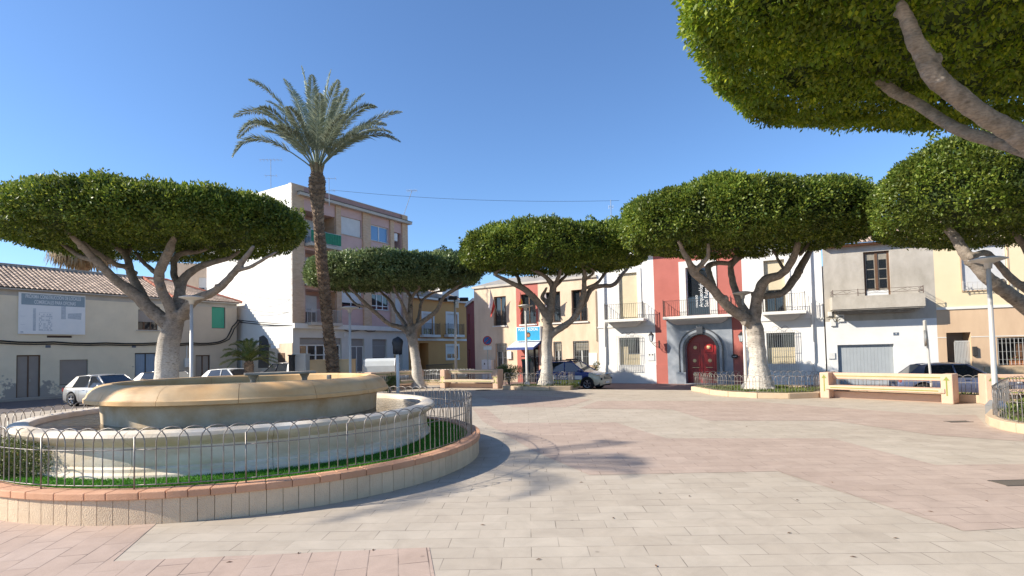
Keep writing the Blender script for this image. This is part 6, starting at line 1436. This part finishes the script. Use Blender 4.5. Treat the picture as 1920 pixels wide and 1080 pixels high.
def ficus(name, label, base, D, trunk, limbs, crown, leaf='ficus_leaf', voxel=.05, white_to=None, nleaf=60000, L=.16, W=.075, **kw):
    t = thing(name, label, 'tree', (base.x, base.y, 0), 0, 'ficus trees with clipped flat crowns'); off_ = Vector((base.x, base.y, 0)); rs = random.Random(len(label))
    x = MB()
    tp = limb_pts(D, trunk); b0 = tp[0]; root = (b0[0], b0[1], .0, b0[3]*1.35); tpp = [root, (b0[0], b0[1], .35, b0[3]*1.08)]+[q for q in tp if q[2] > .6]
    for si, sp in enumerate([tpp]+[reach(limb_pts(D, l), crown['c']) if crown.get('reach') else limb_pts(D, l) for l in limbs]):
        cc = catmull(sp, 6); 
        x.tube([(q[0]-off_.x+.02*rs.uniform(-1, 1)*(i > 2), q[1]-off_.y+.012*rs.uniform(-1, 1), q[2]) for i, q in enumerate(cc)], [max(.02, q[3]*(.96 if si == 0 else crown.get('limb', .84))*(1+.02*math.sin(i*1.3)+rs.uniform(-.025, .025))) for i, q in enumerate(cc)], 12)
    # knots and root flare
    for k in range(6): a = 1.05*k; x.tube([(b0[0]-off_.x, b0[1]-off_.y, .5), (b0[0]-off_.x+b0[3]*1.05*math.cos(a), b0[1]-off_.y+b0[3]*1.05*math.sin(a), .14), (b0[0]-off_.x+b0[3]*1.65*math.cos(a), b0[1]-off_.y+b0[3]*1.65*math.sin(a), .02)], [b0[3]*.42, b0[3]*.26, .04], 8)
    for l in limbs:
        cc = catmull(limb_pts(D, l), 3)
        for q in cc[2::4]:
            if rs.random() < .7: a = rs.random()*6.28; x.disc((q[0]-off_.x+q[3]*.7*math.cos(a), q[1]-off_.y+q[3]*.7*math.sin(a), q[2]), q[3]*.5, (math.cos(a), math.sin(a), rs.uniform(-.3, .5)), 8, q[3]*.55)
    tr = x.build('trunk', 'bark', t, smooth=True)
    r = tr.modifiers.new('remesh', 'REMESH'); r.mode = 'VOXEL'; r.voxel_size = voxel; r.use_smooth_shade = True
    sm = tr.modifiers.new('smooth', 'SMOOTH'); sm.iterations = 3; sm.factor = .5
    V = crown_quads((crown['c'][0]-off_.x, crown['c'][1]-off_.y), crown['R'], crown['top'], crown['bot'], nleaf, L, W, crown.get('seed', 1), crown.get('rx', 1), crown.get('ry', 1), crown.get('rot', 0), **kw)
    cr_ = fast_quads('crown', V, leaf, t)
    crown_core((crown['c'][0]-off_.x, crown['c'][1]-off_.y), crown['R'], crown['top'], crown['bot'], crown.get('seed', 1), crown.get('rx', 1), crown.get('ry', 1), crown.get('rot', 0), crown.get('inset', .55)).build('light_block_core', 'core_dark_green', cr_, smooth=True)  # solid core added inside the leaf shell to stop light passing through
    return t
# bark material: limewashed foot
def limewash(mname, zt, soft=.25):
    m = M['bark'].copy(); m.name = mname; M[mname] = m; n, l = m.node_tree.nodes, m.node_tree.links; p = n['Principled BSDF']; old = p.inputs['Base Color'].links[0].from_socket
    tc = n.new('ShaderNodeTexCoord'); sp = n.new('ShaderNodeSeparateXYZ'); l.new(tc.outputs['Object'], sp.inputs[0]); nz = n.new('ShaderNodeTexNoise'); nz.inputs['Scale'].default_value = 4; nz.inputs['Detail'].default_value = 5; l.new(tc.outputs['Object'], nz.inputs[0])
    ad = n.new('ShaderNodeMath'); ad.operation = 'MULTIPLY_ADD'; ad.inputs[1].default_value = .8; l.new(nz.outputs[0], ad.inputs[0]); l.new(sp.outputs[2], ad.inputs[2])
    mr = n.new('ShaderNodeMapRange'); mr.inputs[1].default_value = zt+.4-soft; mr.inputs[2].default_value = zt+.4+soft; l.new(ad.outputs[0], mr.inputs[0])
    n3 = n.new('ShaderNodeTexNoise'); n3.inputs['Scale'].default_value = 8; n3.inputs['Detail'].default_value = 6; mp = n.new('ShaderNodeMapping'); mp.inputs['Scale'].default_value = (1, 1, 2.5); l.new(tc.outputs['Object'], mp.inputs[0]); l.new(mp.outputs[0], n3.inputs[0])
    rp = n.new('ShaderNodeValToRGB'); rp.color_ramp.elements[0].position = .30; rp.color_ramp.elements[0].color = (.38, .32, .26, 1); rp.color_ramp.elements[1].position = .48; rp.color_ramp.elements[1].color = (.56, .51, .44, 1); l.new(n3.outputs[0], rp.inputs[0])
    mx = n.new('ShaderNodeMix'); mx.data_type = 'RGBA'; l.new(mr.outputs[0], mx.inputs[0]); l.new(rp.outputs[0], mx.inputs[6]); l.new(old, mx.inputs[7])
    vo = n.new('ShaderNodeTexVoronoi'); vo.inputs['Scale'].default_value = 3.2; vo.inputs['Randomness'].default_value = 1; mp2 = n.new('ShaderNodeMapping'); mp2.inputs['Scale'].default_value = (1, 1, 1.6); l.new(tc.outputs['Object'], mp2.inputs[0]); l.new(mp2.outputs[0], vo.inputs[0])
    vr = n.new('ShaderNodeMapRange'); vr.inputs[1].default_value = .06; vr.inputs[2].default_value = .20; vr.inputs[3].default_value = .45; vr.inputs[4].default_value = 1.0; l.new(vo.outputs['Distance'], vr.inputs[0])
    n6 = n.new('ShaderNodeTexNoise'); n6.inputs['Scale'].default_value = 22; n6.inputs['Detail'].default_value = 5; mp3 = n.new('ShaderNodeMapping'); mp3.inputs['Scale'].default_value = (.6, .6, 2.2); l.new(tc.outputs['Object'], mp3.inputs[0]); l.new(mp3.outputs[0], n6.inputs[0]); v6 = n.new('ShaderNodeMapRange'); v6.inputs[1].default_value = .3; v6.inputs[2].default_value = .6; v6.inputs[3].default_value = .68; v6.inputs[4].default_value = 1.08; l.new(n6.outputs[0], v6.inputs[0])
    m5 = n.new('ShaderNodeMath'); m5.operation = 'MULTIPLY'; l.new(vr.outputs[0], m5.inputs[0]); l.new(v6.outputs[0], m5.inputs[1]); hv = n.new('ShaderNodeHueSaturation'); l.new(m5.outputs[0], hv.inputs['Value']); l.new(mx.outputs[2], hv.inputs['Color']); l.new(hv.outputs[0], p.inputs['Base Color'])
    return m
limewash('bark_lime', 2.6, .8)

def b0(px, D): p = AY(px, 715, D); p.z = 0; return p
# T1 big left
B = b0(311, 23.3)
T = ficus('ficus_tree', 'big left ficus with a wide dark flat crown and whitewashed trunk', B, 23.3,
 [(311, 745, 0, 46), (312, 713, 0, 44), (316, 650, 0, 39), (324, 615, 0, 36), (330, 592, 0, 30)],
 [[(322, 620, 0, 30), (303, 598, -.1, 30), (282, 581, -.2, 29), (255, 553, -.4, 27), (217, 525, -.8, 20), (185, 493, -1.2, 18), (157, 465, -1.6, 15), (134, 442, -2, 11), (118, 425, -2.2, 8)],
  [(200, 508, -1.0, 14), (176, 488, -.4, 14), (150, 480, 0, 12), (116, 456, .3, 10), (95, 440, .4, 7)],
  [(282, 581, -.2, 22), (262, 545, .2, 20), (245, 511, .5, 18), (236, 479, .8, 14), (204, 447, 1.2, 11), (190, 432, 1.3, 8)],
  [(236, 480, .8, 12), (244, 464, 1.2, 10), (252, 447, 1.6, 9), (258, 430, 1.8, 7)],
  [(240, 500, .5, 12), (220, 497, .1, 12), (200, 485, -.6, 12), (171, 467, -1.2, 10), (155, 452, -1.6, 7)],
  [(326, 610, 0, 26), (319, 576, -.3, 24), (301, 539, -.6, 21), (299, 511, -.8, 22), (309, 488, -1, 21), (319, 465, -1.2, 19), (327, 445, -1.3, 12)],
  [(300, 520, -.6, 12), (284, 505, .2, 11), (268, 491, .8, 9), (255, 475, 1.2, 7)],
  [(328, 605, 0, 26), (336, 558, .2, 24), (343, 525, .4, 20), (370, 502, .6, 16), (403, 491, .9, 13), (430, 484, 1.2, 10), (450, 470, 1.4, 7)],
  [(338, 545, .2, 16), (326, 511, .8, 15), (333, 479, 1.2, 13), (375, 470, 1.7, 12), (400, 460, 2, 8)],
  [(326, 612, 0, 26), (345, 585, -.2, 24), (366, 562, -.5, 22), (403, 546, -.9, 18), (435, 516, -1.3, 16), (463, 479, -1.7, 12), (475, 460, -1.8, 8)],
  [(440, 508, -1.3, 10), (470, 500, -1.8, 9), (500, 483, -2.2, 8), (520, 472, -2.3, 6)]],
 dict(c=(AY(282, 600, 23.5).x, 23.8), R=6.0, top=8.8, bot=7.0, seed=1, ry=.8), nleaf=150000, L=.14, W=.07, clump=.48)
# T2 pale ficus behind benches
B = b0(783, 33.8)
T = ficus('ficus_tree', 'pale-barked ficus behind the middle benches with greyish crown', B, 33.8,
 [(784, 722, 0, 23), (781, 689, 0, 20), (776, 650, 0, 18), (771, 626, 0, 23)],
 [[(771, 628, 0, 17), (760, 618, 0, 14), (748, 613, 0, 12), (729, 607, -.4, 10), (709, 590, -.8, 10), (687, 571, -1.3, 9), (666, 549, -1.8, 7), (655, 535, -2, 5)],
  [(690, 574, -1.2, 7), (674, 573, -1, 7), (663, 566, -.6, 6), (650, 550, -.4, 6), (642, 536, -.4, 4)],
  [(769, 622, 0, 10), (758, 606, .5, 9), (745, 588, .9, 8), (733, 566, 1.4, 8), (715, 548, 2, 6), (700, 535, 2.2, 5)],
  [(770, 622, 0, 15), (769, 598, 0, 13), (769, 575, 0, 12), (769, 556, .2, 9), (757, 539, .4, 7), (750, 528, .5, 5)],
  [(769, 570, 0, 8), (776, 552, -.4, 7), (786, 537, -.6, 6)], [(765, 600, 0, 9), (758, 578, -.5, 8), (748, 558, -.9, 7), (738, 539, -1.1, 6)],
  [(773, 626, 0, 17), (782, 612, 0, 15), (794, 602, -.2, 12), (818, 583, -.5, 10), (832, 557, -.9, 8), (856, 538, -1.3, 6), (866, 528, -1.4, 4)],
  [(832, 557, -.9, 6), (852, 545, -.6, 5), (875, 532, -.3, 5)], [(780, 614, 0, 8), (786, 590, .5, 8), (791, 565, .9, 7), (813, 549, 1.3, 6), (837, 543, 1.7, 5)],
  [(791, 568, .9, 6), (784, 556, 1.2, 5), (780, 545, 1.3, 5)]],
 dict(c=(AY(738, 600, 33).x, 33.2), R=5.15, top=7.9, bot=6.2, seed=2, ry=.66, reach=True), leaf='ficus_leaf_grey', nleaf=90000, L=.17, W=.085, clump=.48, voxel=.06)
# T3 middle ficus
B = b0(1025, 30.4)
T = ficus('ficus_tree', 'ficus beside the police car, in front of the police station', B, 30.4,
 [(1024, 735, 0, 30), (1025, 712, 0, 26), (1025, 695, 0, 23), (1026, 636, 0, 21), (1028, 608, 0, 20)],
 [[(1027, 612, 0, 20), (1023, 592, 0, 18), (1011, 569, -.3, 16), (997, 554, -.6, 15), (983, 542, -.8, 14), (964, 533, -1.1, 11), (945, 523, -1.5, 9), (928, 512, -1.8, 7)],
  [(984, 543, -.8, 10), (975, 533, -.3, 9), (971, 520, .2, 8), (962, 508, .6, 6)],
  [(1028, 605, 0, 19), (1032, 585, 0, 18), (1034, 562, 0, 17), (1037, 538, 0, 15), (1024, 520, -.2, 10), (1010, 511, -.5, 9), (995, 500, -.8, 7)],
  [(1036, 542, 0, 11), (1045, 525, -.4, 10), (1050, 503, -.8, 8)], [(1037, 542, 0, 9), (1052, 526, .6, 8), (1067, 508, 1.2, 7)], [(1030, 572, 0, 10), (1020, 562, .4, 10), (1016, 556, .5, 9)],
  [(1028, 632, 0, 17), (1040, 622, 0, 17), (1055, 613, -.1, 15), (1070, 602, -.3, 14), (1082, 587, -.4, 14), (1094, 552, -.6, 13), (1095, 530, -.8, 11), (1094, 503, -1, 8)],
  [(1080, 590, -.3, 12), (1098, 562, .1, 12), (1110, 541, .4, 12), (1130, 536, .7, 10), (1150, 534, 1, 10), (1168, 513, 1.3, 8), (1176, 500, 1.4, 6)],
  [(1100, 540, -.5, 8), (1119, 531, 0, 8), (1133, 514, .5, 7), (1140, 503, .7, 5)], [(1097, 525, -.8, 7), (1114, 508, -1.1, 6)]],
 dict(c=(AY(1042, 600, 28.9).x, 28.8), R=4.8, top=8.4, bot=6.42, seed=3, ry=.7, reach=True), nleaf=95000, L=.15, W=.078, clump=.48, voxel=.05)
# T4
B = b0(1422, 24.6)
T = ficus('ficus_tree', 'large ficus with whitewashed trunk in front of the museum house', B, 24.6,
 [(1426, 742, 0, 50), (1423, 715, 0, 40), (1422, 685, 0, 34), (1419, 650, 0, 32), (1416, 622, 0, 32), (1413, 608, 0, 30)],
 [[(1412, 612, 0, 26), (1398, 598, -.1, 25), (1378, 584, -.2, 23), (1360, 570, -.4, 22), (1332, 537, -.8, 20), (1302, 512, -1.2, 18), (1295, 498, -1.4, 15), (1279, 467, -1.8, 11), (1272, 450, -2, 8)],
  [(1300, 512, -1.2, 12), (1316, 495, -1.5, 12), (1328, 480, -1.8, 10), (1328, 456, -2.1, 8)],
  [(1340, 545, -.7, 15), (1332, 520, -.2, 14), (1328, 499, .3, 13), (1348, 493, .8, 11), (1368, 493, 1.2, 10), (1380, 480, 1.4, 7)],
  [(1412, 600, 0, 19), (1396, 582, .4, 18), (1384, 558, .7, 16), (1374, 527, 1.0, 15), (1371, 498, 1.3, 13), (1390, 483, 1.6, 8)],
  [(1414, 606, 0, 28), (1417, 580, 0, 26), (1422, 550, -.2, 24), (1436, 525, -.4, 22), (1465, 514, -.7, 18), (1486, 488, -1.0, 17), (1495, 460, -1.3, 14), (1497, 438, -1.4, 9)],
  [(1422, 556, 0, 16), (1445, 554, .3, 15), (1468, 548, .6, 16), (1490, 522, .9, 18), (1508, 489, 1.2, 16), (1526, 460, 1.5, 10), (1532, 445, 1.6, 7)],
  [(1500, 478, -1, 9), (1512, 462, -.7, 8), (1523, 443, -.5, 7)], [(1471, 508, -.7, 8), (1460, 488, -.2, 7), (1449, 468, .2, 6)]],
 dict(c=(AY(1402, 600, 24).x, 23.9), R=5.25, top=8.68, bot=6.42, seed=4, ry=.72), nleaf=140000, L=.14, W=.07, clump=.48, voxel=.045)
# T5
B = AY(1985, 715, 18.0); B.z = 0
T = ficus('ficus_tree', 'right edge ficus whose thick limb crosses the yellow house', B, 18.0,
 [(1990, 760, 0, 50), (1985, 720, 0, 44), (1978, 660, 0, 42), (1965, 622, 0, 40)],
 [[(1966, 625, 0, 38), (1944, 594, 0, 34), (1905, 561, -.2, 30), (1874, 538, -.4, 28), (1847, 516, -.5, 27), (1811, 477, -.4, 24), (1788, 442, -.2, 20), (1759, 410, .1, 16), (1748, 392, .4, 12)],
  [(1818, 482, -.7, 14), (1847, 474, -.2, 14), (1868, 490, .3, 14), (1899, 525, .6, 17), (1932, 550, .4, 18), (1960, 600, .1, 22)],
  [(1975, 640, 0, 26), (1975, 560, 1.2, 20), (1930, 480, 1.4, 15), (1905, 440, 1.6, 13), (1885, 415, 1.7, 9)],
  [(1975, 640, 0, 26), (2010, 560, .5, 20), (2040, 480, .8, 15), (2050, 420, .9, 10)]],
 dict(c=(17.6, 18.3), R=4.6, top=8.42, bot=5.75, seed=5, ry=1.0), nleaf=140000, L=.12, W=.062, clump=.36, voxel=.035)
# T6 nearest ficus, trunk out of frame to the right
B = Vector((10.2, 9.2, 0))
T = ficus('ficus_tree', 'nearest ficus whose crown fills the upper right corner', B, 9.2,
 [(2150, 905, 0, 90), (2150, 800, 0, 76), (2135, 600, 0, 70), (2105, 470, 0, 66), (2080, 420, 0, 60)],
 [[(2085, 430, 0, 58), (2020, 345, -.1, 54), (1960, 292, -.2, 50), (1920, 262, -.3, 48), (1892, 244, -.3, 45), (1850, 220, -.4, 43), (1810, 191, -.5, 43), (1778, 165, -.6, 44), (1749, 138, -.7, 45), (1730, 100, -.8, 40), (1712, 68, -.9, 36), (1698, 30, -1, 30), (1685, 5, -1.1, 20)],
  [(1960, 300, -.1, 34), (1912, 278, .2, 32), (1872, 266, .5, 30), (1810, 248, .8, 28), (1765, 225, 1.1, 26), (1729, 200, 1.4, 25), (1695, 182, 1.6, 25), (1665, 164, 1.8, 25), (1627, 130, 2.1, 21), (1594, 112, 2.3, 14), (1575, 100, 2.4, 8)],
  [(2085, 430, 0, 40), (2120, 330, .6, 36), (2160, 240, 1.2, 28), (2200, 180, 1.4, 18)], [(2070, 410, 0, 30), (2030, 300, 1.2, 26), (1990, 210, 2.4, 22), (1960, 160, 3, 14)]],
 dict(c=(9.9, 8.3), R=6.5, top=10.1, bot=7.4, seed=6, ry=1.0, limb=.80), leaf='ficus_leaf_near', nleaf=290000, L=.115, W=.058, clump=.34, voxel=.03, up=-.05, bottom_tight=.4)
for o in bpy.data.objects:
    if o.name.startswith('trunk'): o.data.materials[0] = M['bark_lime']

# ------------------------------------------------------------------ PALMS
def palm_fronds(root, fronds, O, LL=.5, leaf='palm_leaf', nl=46, rr=.03, W=.028, droop=.25, name='frond', st0=.12):
    rs = np.random.RandomState(9)
    for (mid, tip) in fronds:
        mid, tip = Vector(mid), Vector(tip); O_ = Vector(O); ctrl = mid*2-(O_+tip)*.5
        def B_(t): return O_*(1-t)**2+ctrl*2*t*(1-t)+tip*t*t
        b = MB(); b.tube([B_(k/10) for k in range(11)], [rr*(1-.85*k/10) for k in range(11)], 5); st = b.build('frond', leaf, root, smooth=True)
        V = []
        for k in range(nl):
            t = st0+(1-st0)*(k+.5)/nl; p = B_(t); tg_ = (B_(min(1, t+.02))-B_(t-.02)).normalized(); sd = tg_.cross(Vector((0, 0, 1)));
            if sd.length < .1: sd = tg_.cross(Vector((0, 1, 0)))
            sd.normalize(); upv = sd.cross(tg_).normalized(); l_ = LL*(math.sin(math.pi*min(1, t*.88+.12))**.55)
            for s in (-1, 1):
                for rep in (0, 1):
                    a = (tg_*(.75+.2*rs.rand())+sd*s*(.75+.25*rs.rand())+upv*(.45*rs.rand()+.05 if rep == 0 else -.15+.3*rs.rand())).normalized(); q = a.cross(upv+Vector(rs.normal(size=3))*.4).normalized()
                    l2 = l_*(.8+.4*rs.rand()); e = p+a*l2+Vector((0, 0, -droop*l2*rs.rand())); m_ = p+a*l2*.5
                    V += [p, m_+q*W/2, e, m_-q*W/2]
        fast_quads('leaflets', np.array([tuple(v) for v in V]), leaf, st)
def palm_trunk(root, path, name='trunk', m='palm_bark', boots=True, sc=1.0, seed=2):
    cc = catmull(path, 8); b = MB(); b.tube([q[:3] for q in cc], [q[3]*.86 for q in cc], 14)
    rs = random.Random(seed)
    # overlapping boots in a spiral
    tot = 0; seg = []
    for i in range(1, len(cc)): seg.append((Vector(cc[i][:3])-Vector(cc[i-1][:3])).length)
    L = sum(seg); step = .085*sc; n = int(L/step); ga = 2.4
    acc = 0; j = 0
    for k in range(n):
        s = k*step
        while j < len(seg)-1 and acc+seg[j] < s: acc += seg[j]; j += 1
        t = (s-acc)/seg[j]; q = [cc[j][i]+(cc[j+1][i]-cc[j][i])*t for i in range(4)]; r = q[3]
        for c in range(6):
            a = k*.55+c*math.pi/3+rs.uniform(-.12, .12); ca, sa = math.cos(a), math.sin(a); wd = r*.50*sc**.3; rr_ = r*rs.uniform(.95, 1.12); hh = .15*sc*rs.uniform(.8, 1.3)
            P_ = lambda rad, w_, z: (q[0]+ca*rad-sa*w_, q[1]+sa*rad+ca*w_, q[2]+z)
            b.add([P_(r*.80, -wd*.9, -hh*.5), P_(r*.80, wd*.9, -hh*.5), P_(rr_*1.06, wd*.6, hh*.45), P_(rr_*1.06, -wd*.6, hh*.45), P_(r*.75, wd*.6, hh*.5), P_(r*.75, -wd*.6, hh*.5)], [(0, 1, 2, 3), (3, 2, 4, 5), (0, 3, 5), (1, 4, 2)])
    return b.build(name, m, root)
PD = 29.0
B = AY(627, 720, PD); B.z = 0; t = thing('date_palm', 'tall date palm with rough trunk behind the fountain', 'tree', (B.x, B.y, 0))
def L_(px, py, dy=0): p = AY(px, py, PD+dy); return (p.x-B.x, p.y-B.y, p.z)
path = []
for (px, py, w_) in ((628, 745, 34), (626, 705, 32), (621, 660, 29), (614, 610, 25), (610, 560, 26), (604, 500, 26), (600, 450, 25), (597, 410, 25), (595.5, 388, 28), (595, 365, 36), (594.5, 345, 37), (594.5, 328, 28), (594.5, 316, 14)):
    path.append((*L_(px, py), w_/2/F*PD*.76))
palm_trunk(t, path, sc=1.15)
O = L_(594.5, 322)
fr = [((436, 295), (492, 262), -1.2), ((438, 220), (512, 222), 1.0), ((466, 150), (532, 203), -.5), ((533, 148), (566, 214), 1.5), ((565, 123), (583, 215), -.4), ((621, 130), (603, 222), .6), ((652, 166), (624, 234), -1.4), ((684, 176), (637, 231), 1.2), ((706, 200), (652, 226), -1.0), ((754, 210), (678, 240), .8), ((751, 266), (676, 258), -.8), ((700, 233), (650, 256), 2.2), ((500, 248), (540, 262), 2.4), ((446, 260), (505, 236), 2.0), ((540, 200), (566, 248), -3.2), ((650, 215), (622, 250), -3.3), ((600, 175), (596, 240), -2.6), ((590, 165), (592, 235), 2.8), ((640, 180), (617, 236), 3.0), ((500, 190), (548, 228), 1.8), ((520, 235), (556, 262), -2.8), ((690, 255), (645, 268), -2.2), ((585, 140), (588, 222), -1.2), ((550, 170), (575, 228), 2.6), ((478, 205), (528, 228), -2.4), ((725, 235), (664, 246), 2.0), ((670, 205), (630, 240), 2.6), ((455, 240), (514, 240), -2.2), ((735, 250), (668, 252), -2.2), ((635, 150), (610, 228), -2.0)]
fl = [(L_(m_[0], m_[1], dy*.55), L_(tp[0], tp[1], dy)) for tp, m_, dy in [(a[0], a[1], a[2]) for a in fr]]
palm_fronds(t, fl, O, LL=.62, nl=70, W=.05, rr=.04, st0=.20, droop=.15)
# crown shaft stubs
x = MB(); rs_ = random.Random(3)
for k in range(26):
    a = 2.4*k; p0 = Vector(O)+Vector((.12*math.cos(a), .12*math.sin(a), -.5)); x.tube([p0, p0+Vector((.25*math.cos(a), .25*math.sin(a), .9))], [.07, .025], 5)
x.build('frond_stub', 'dry_frond', t)
# small feathery palm
SDp = 24.0; B = AY(467, 720, SDp); B.z = 0; t = thing('small_palm', 'small arching palm with short stubby trunk left of the electrical cabinet', 'tree', (B.x, B.y, 0))
def L_(px, py, dy=0): p = AY(px, py, SDp+dy); return (p.x-B.x, p.y-B.y, p.z)
palm_trunk(t, [(0, 0, 0, .2), (0, 0, .6, .19), (*L_(467, 700), .17), (*L_(467, 684), .19), (*L_(467, 676), .10)], sc=.7)
O = L_(467, 679)
tips = [(411, 682), (413, 668), (418, 655), (430, 645), (444, 640), (467, 636), (489, 640), (505, 648), (516, 660), (521, 672), (524, 680), (425, 688), (512, 687), (452, 640), (478, 640)]
fl = []
for i, (x_, y_) in enumerate(tips):
    dy = (-1) ** i*(.3+.5*((i*37) % 10)/10); mx_, my_ = 467+(x_-467)*.5, min(y_, 679)+(679-min(y_, 679))*.30-5; fl.append((L_(mx_, my_, dy*.6), L_(x_, y_+3, dy)))
for i in range(8):
    a = 2*math.pi*i/8+.3; fl.append(((.55*math.cos(a), .55*math.sin(a)-.0, O[2]+.42), (1.05*math.cos(a), 1.1*math.sin(a), O[2]+.25)))
palm_fronds(t, fl, O, LL=.27, leaf='cycad_leaf', nl=40, W=.022, rr=.018)
# off-frame palm that throws the frond shadows on the paving
B = Vector((-19.2, 7.2, 0)); t = thing('date_palm', 'date palm standing left of the fountain, its fronds shading the paving', 'tree', B)
palm_trunk(t, [(0, 0, 0, .42), (.05, 0, 3, .36), (.1, 0, 7, .34), (.1, 0, 9.6, .36), (.1, 0, 10.4, .5), (.1, 0, 11.0, .2)], sc=1.6)
O = (.1, 0, 10.9); fl = []; rs_ = random.Random(8)
for k in range(15):
    a = 2.4*k; el = rs_.uniform(.0, 1.1); Lf = rs_.uniform(3.4, 4.1); h_ = Lf*math.cos(el*.9); fl.append(((h_*.55*math.cos(a), h_*.55*math.sin(a), 10.9+Lf*.55*math.sin(el)+.7), (h_*math.cos(a), h_*math.sin(a), 10.9+Lf*math.sin(el)*.8-.3)))
palm_fronds(t, fl, O, LL=.6, nl=40, W=.03, rr=.035)
# dried fan palm beyond the left roof
B = AY(155, 500, 44); t = thing('fan_palm', 'fan palm with hanging dry brown fronds behind the left tiled roof', 'tree', (B.x, B.y, 0)); zt_ = AY(155, 478, 44).z
x = MB(); x.tube([(0, 0, 0), (0, 0, zt_+1.2)], [.5, .4], 10); x.build('trunk', 'palm_bark', t)
rs = np.random.RandomState(4); V = []
for k in range(2600):
    a = rs.uniform(0, 2*np.pi); r = rs.uniform(.5, 2.3); z1 = zt_+rs.uniform(-.2, 1.2); p = np.array([r*np.cos(a), r*np.sin(a), z1]); d = np.array([.15*np.cos(a), .15*np.sin(a), -1])*rs.uniform(.5, 1.3)+rs.normal(size=3)*.1; s = np.array([-np.sin(a), np.cos(a), 0])*.05
    V += [p, p+d*.5+s, p+d, p+d*.5-s]
fast_quads('dry_skirt', np.array(V), 'dry_frond', t)
# small shrubs
p = AY(955, 712, 33.5); bush('oleander_shrub', 'loose grey-green shrub beside the wheelie bin', (p.x, p.y, .1), [(random.uniform(-.6, .6), random.uniform(-.3, .3), random.uniform(.3, 1.0)) for _ in range(14)], [.28]*14, 2600, .16, .035, 'ficus_leaf_grey')
p = AY(729, 712, 28.5); bush('low_shrub', 'small green shrub at the foot of the bagged sign', (p.x, p.y, .0), [(random.uniform(-.35, .35), random.uniform(-.3, .3), random.uniform(.4, .95)) for _ in range(8)], [.22]*8, 1200, .14, .03, 'cycad_leaf')
p = AY(1107, 700, 37.6); bush('low_shrub', 'small reddish shrub against the wall behind the police car', (p.x, p.y, .0), [(random.uniform(-.5, .5), random.uniform(-.1, .1), random.uniform(.5, 1.1)) for _ in range(8)], [.2]*8, 900, .12, .03, 'grass_leaf')
p = AY(1040, 728, 30.1); bush('grass_tuft', 'green tufts of grass at the foot of the middle ficus', (p.x+.7, p.y-.2, .16), [(random.uniform(-1.2, .5), random.uniform(-.2, .3), random.uniform(.0, .08)) for _ in range(12)], [.13]*12, 1100, .15, .02, 'grass_leaf', 'grass', False)
# dark sculpture-like panel behind the small palm
a = AY(500, 690, 25.5)
t = thing('dark_panel', 'tall dark curved panel rising behind the small palm', 'panel', (a.x, a.y, 0)); 
x = MB(); pp = [(485, 690), (487, 632), (494, 629), (501, 636), (503.5, 646), (503, 690)]; q = [AY(px, py, 25.5)-Vector((a.x, 25.5, 0)) for px, py in pp]; n = len(q)
x.add([(v.x, -.06, max(v.z, 0)) for v in q]+[(v.x, .06, max(v.z, 0)) for v in q], [tuple(range(n)), tuple(range(n, 2*n))[::-1]]+[(k, n+k, n+(k+1) % n, (k+1) % n) for k in range(n)]); x.build('panel', 'bag_black', t)
x = MB(); x.b2(-.1, .1, -.1, .1, 0, 1.0); x.build('post', 'galv', t)
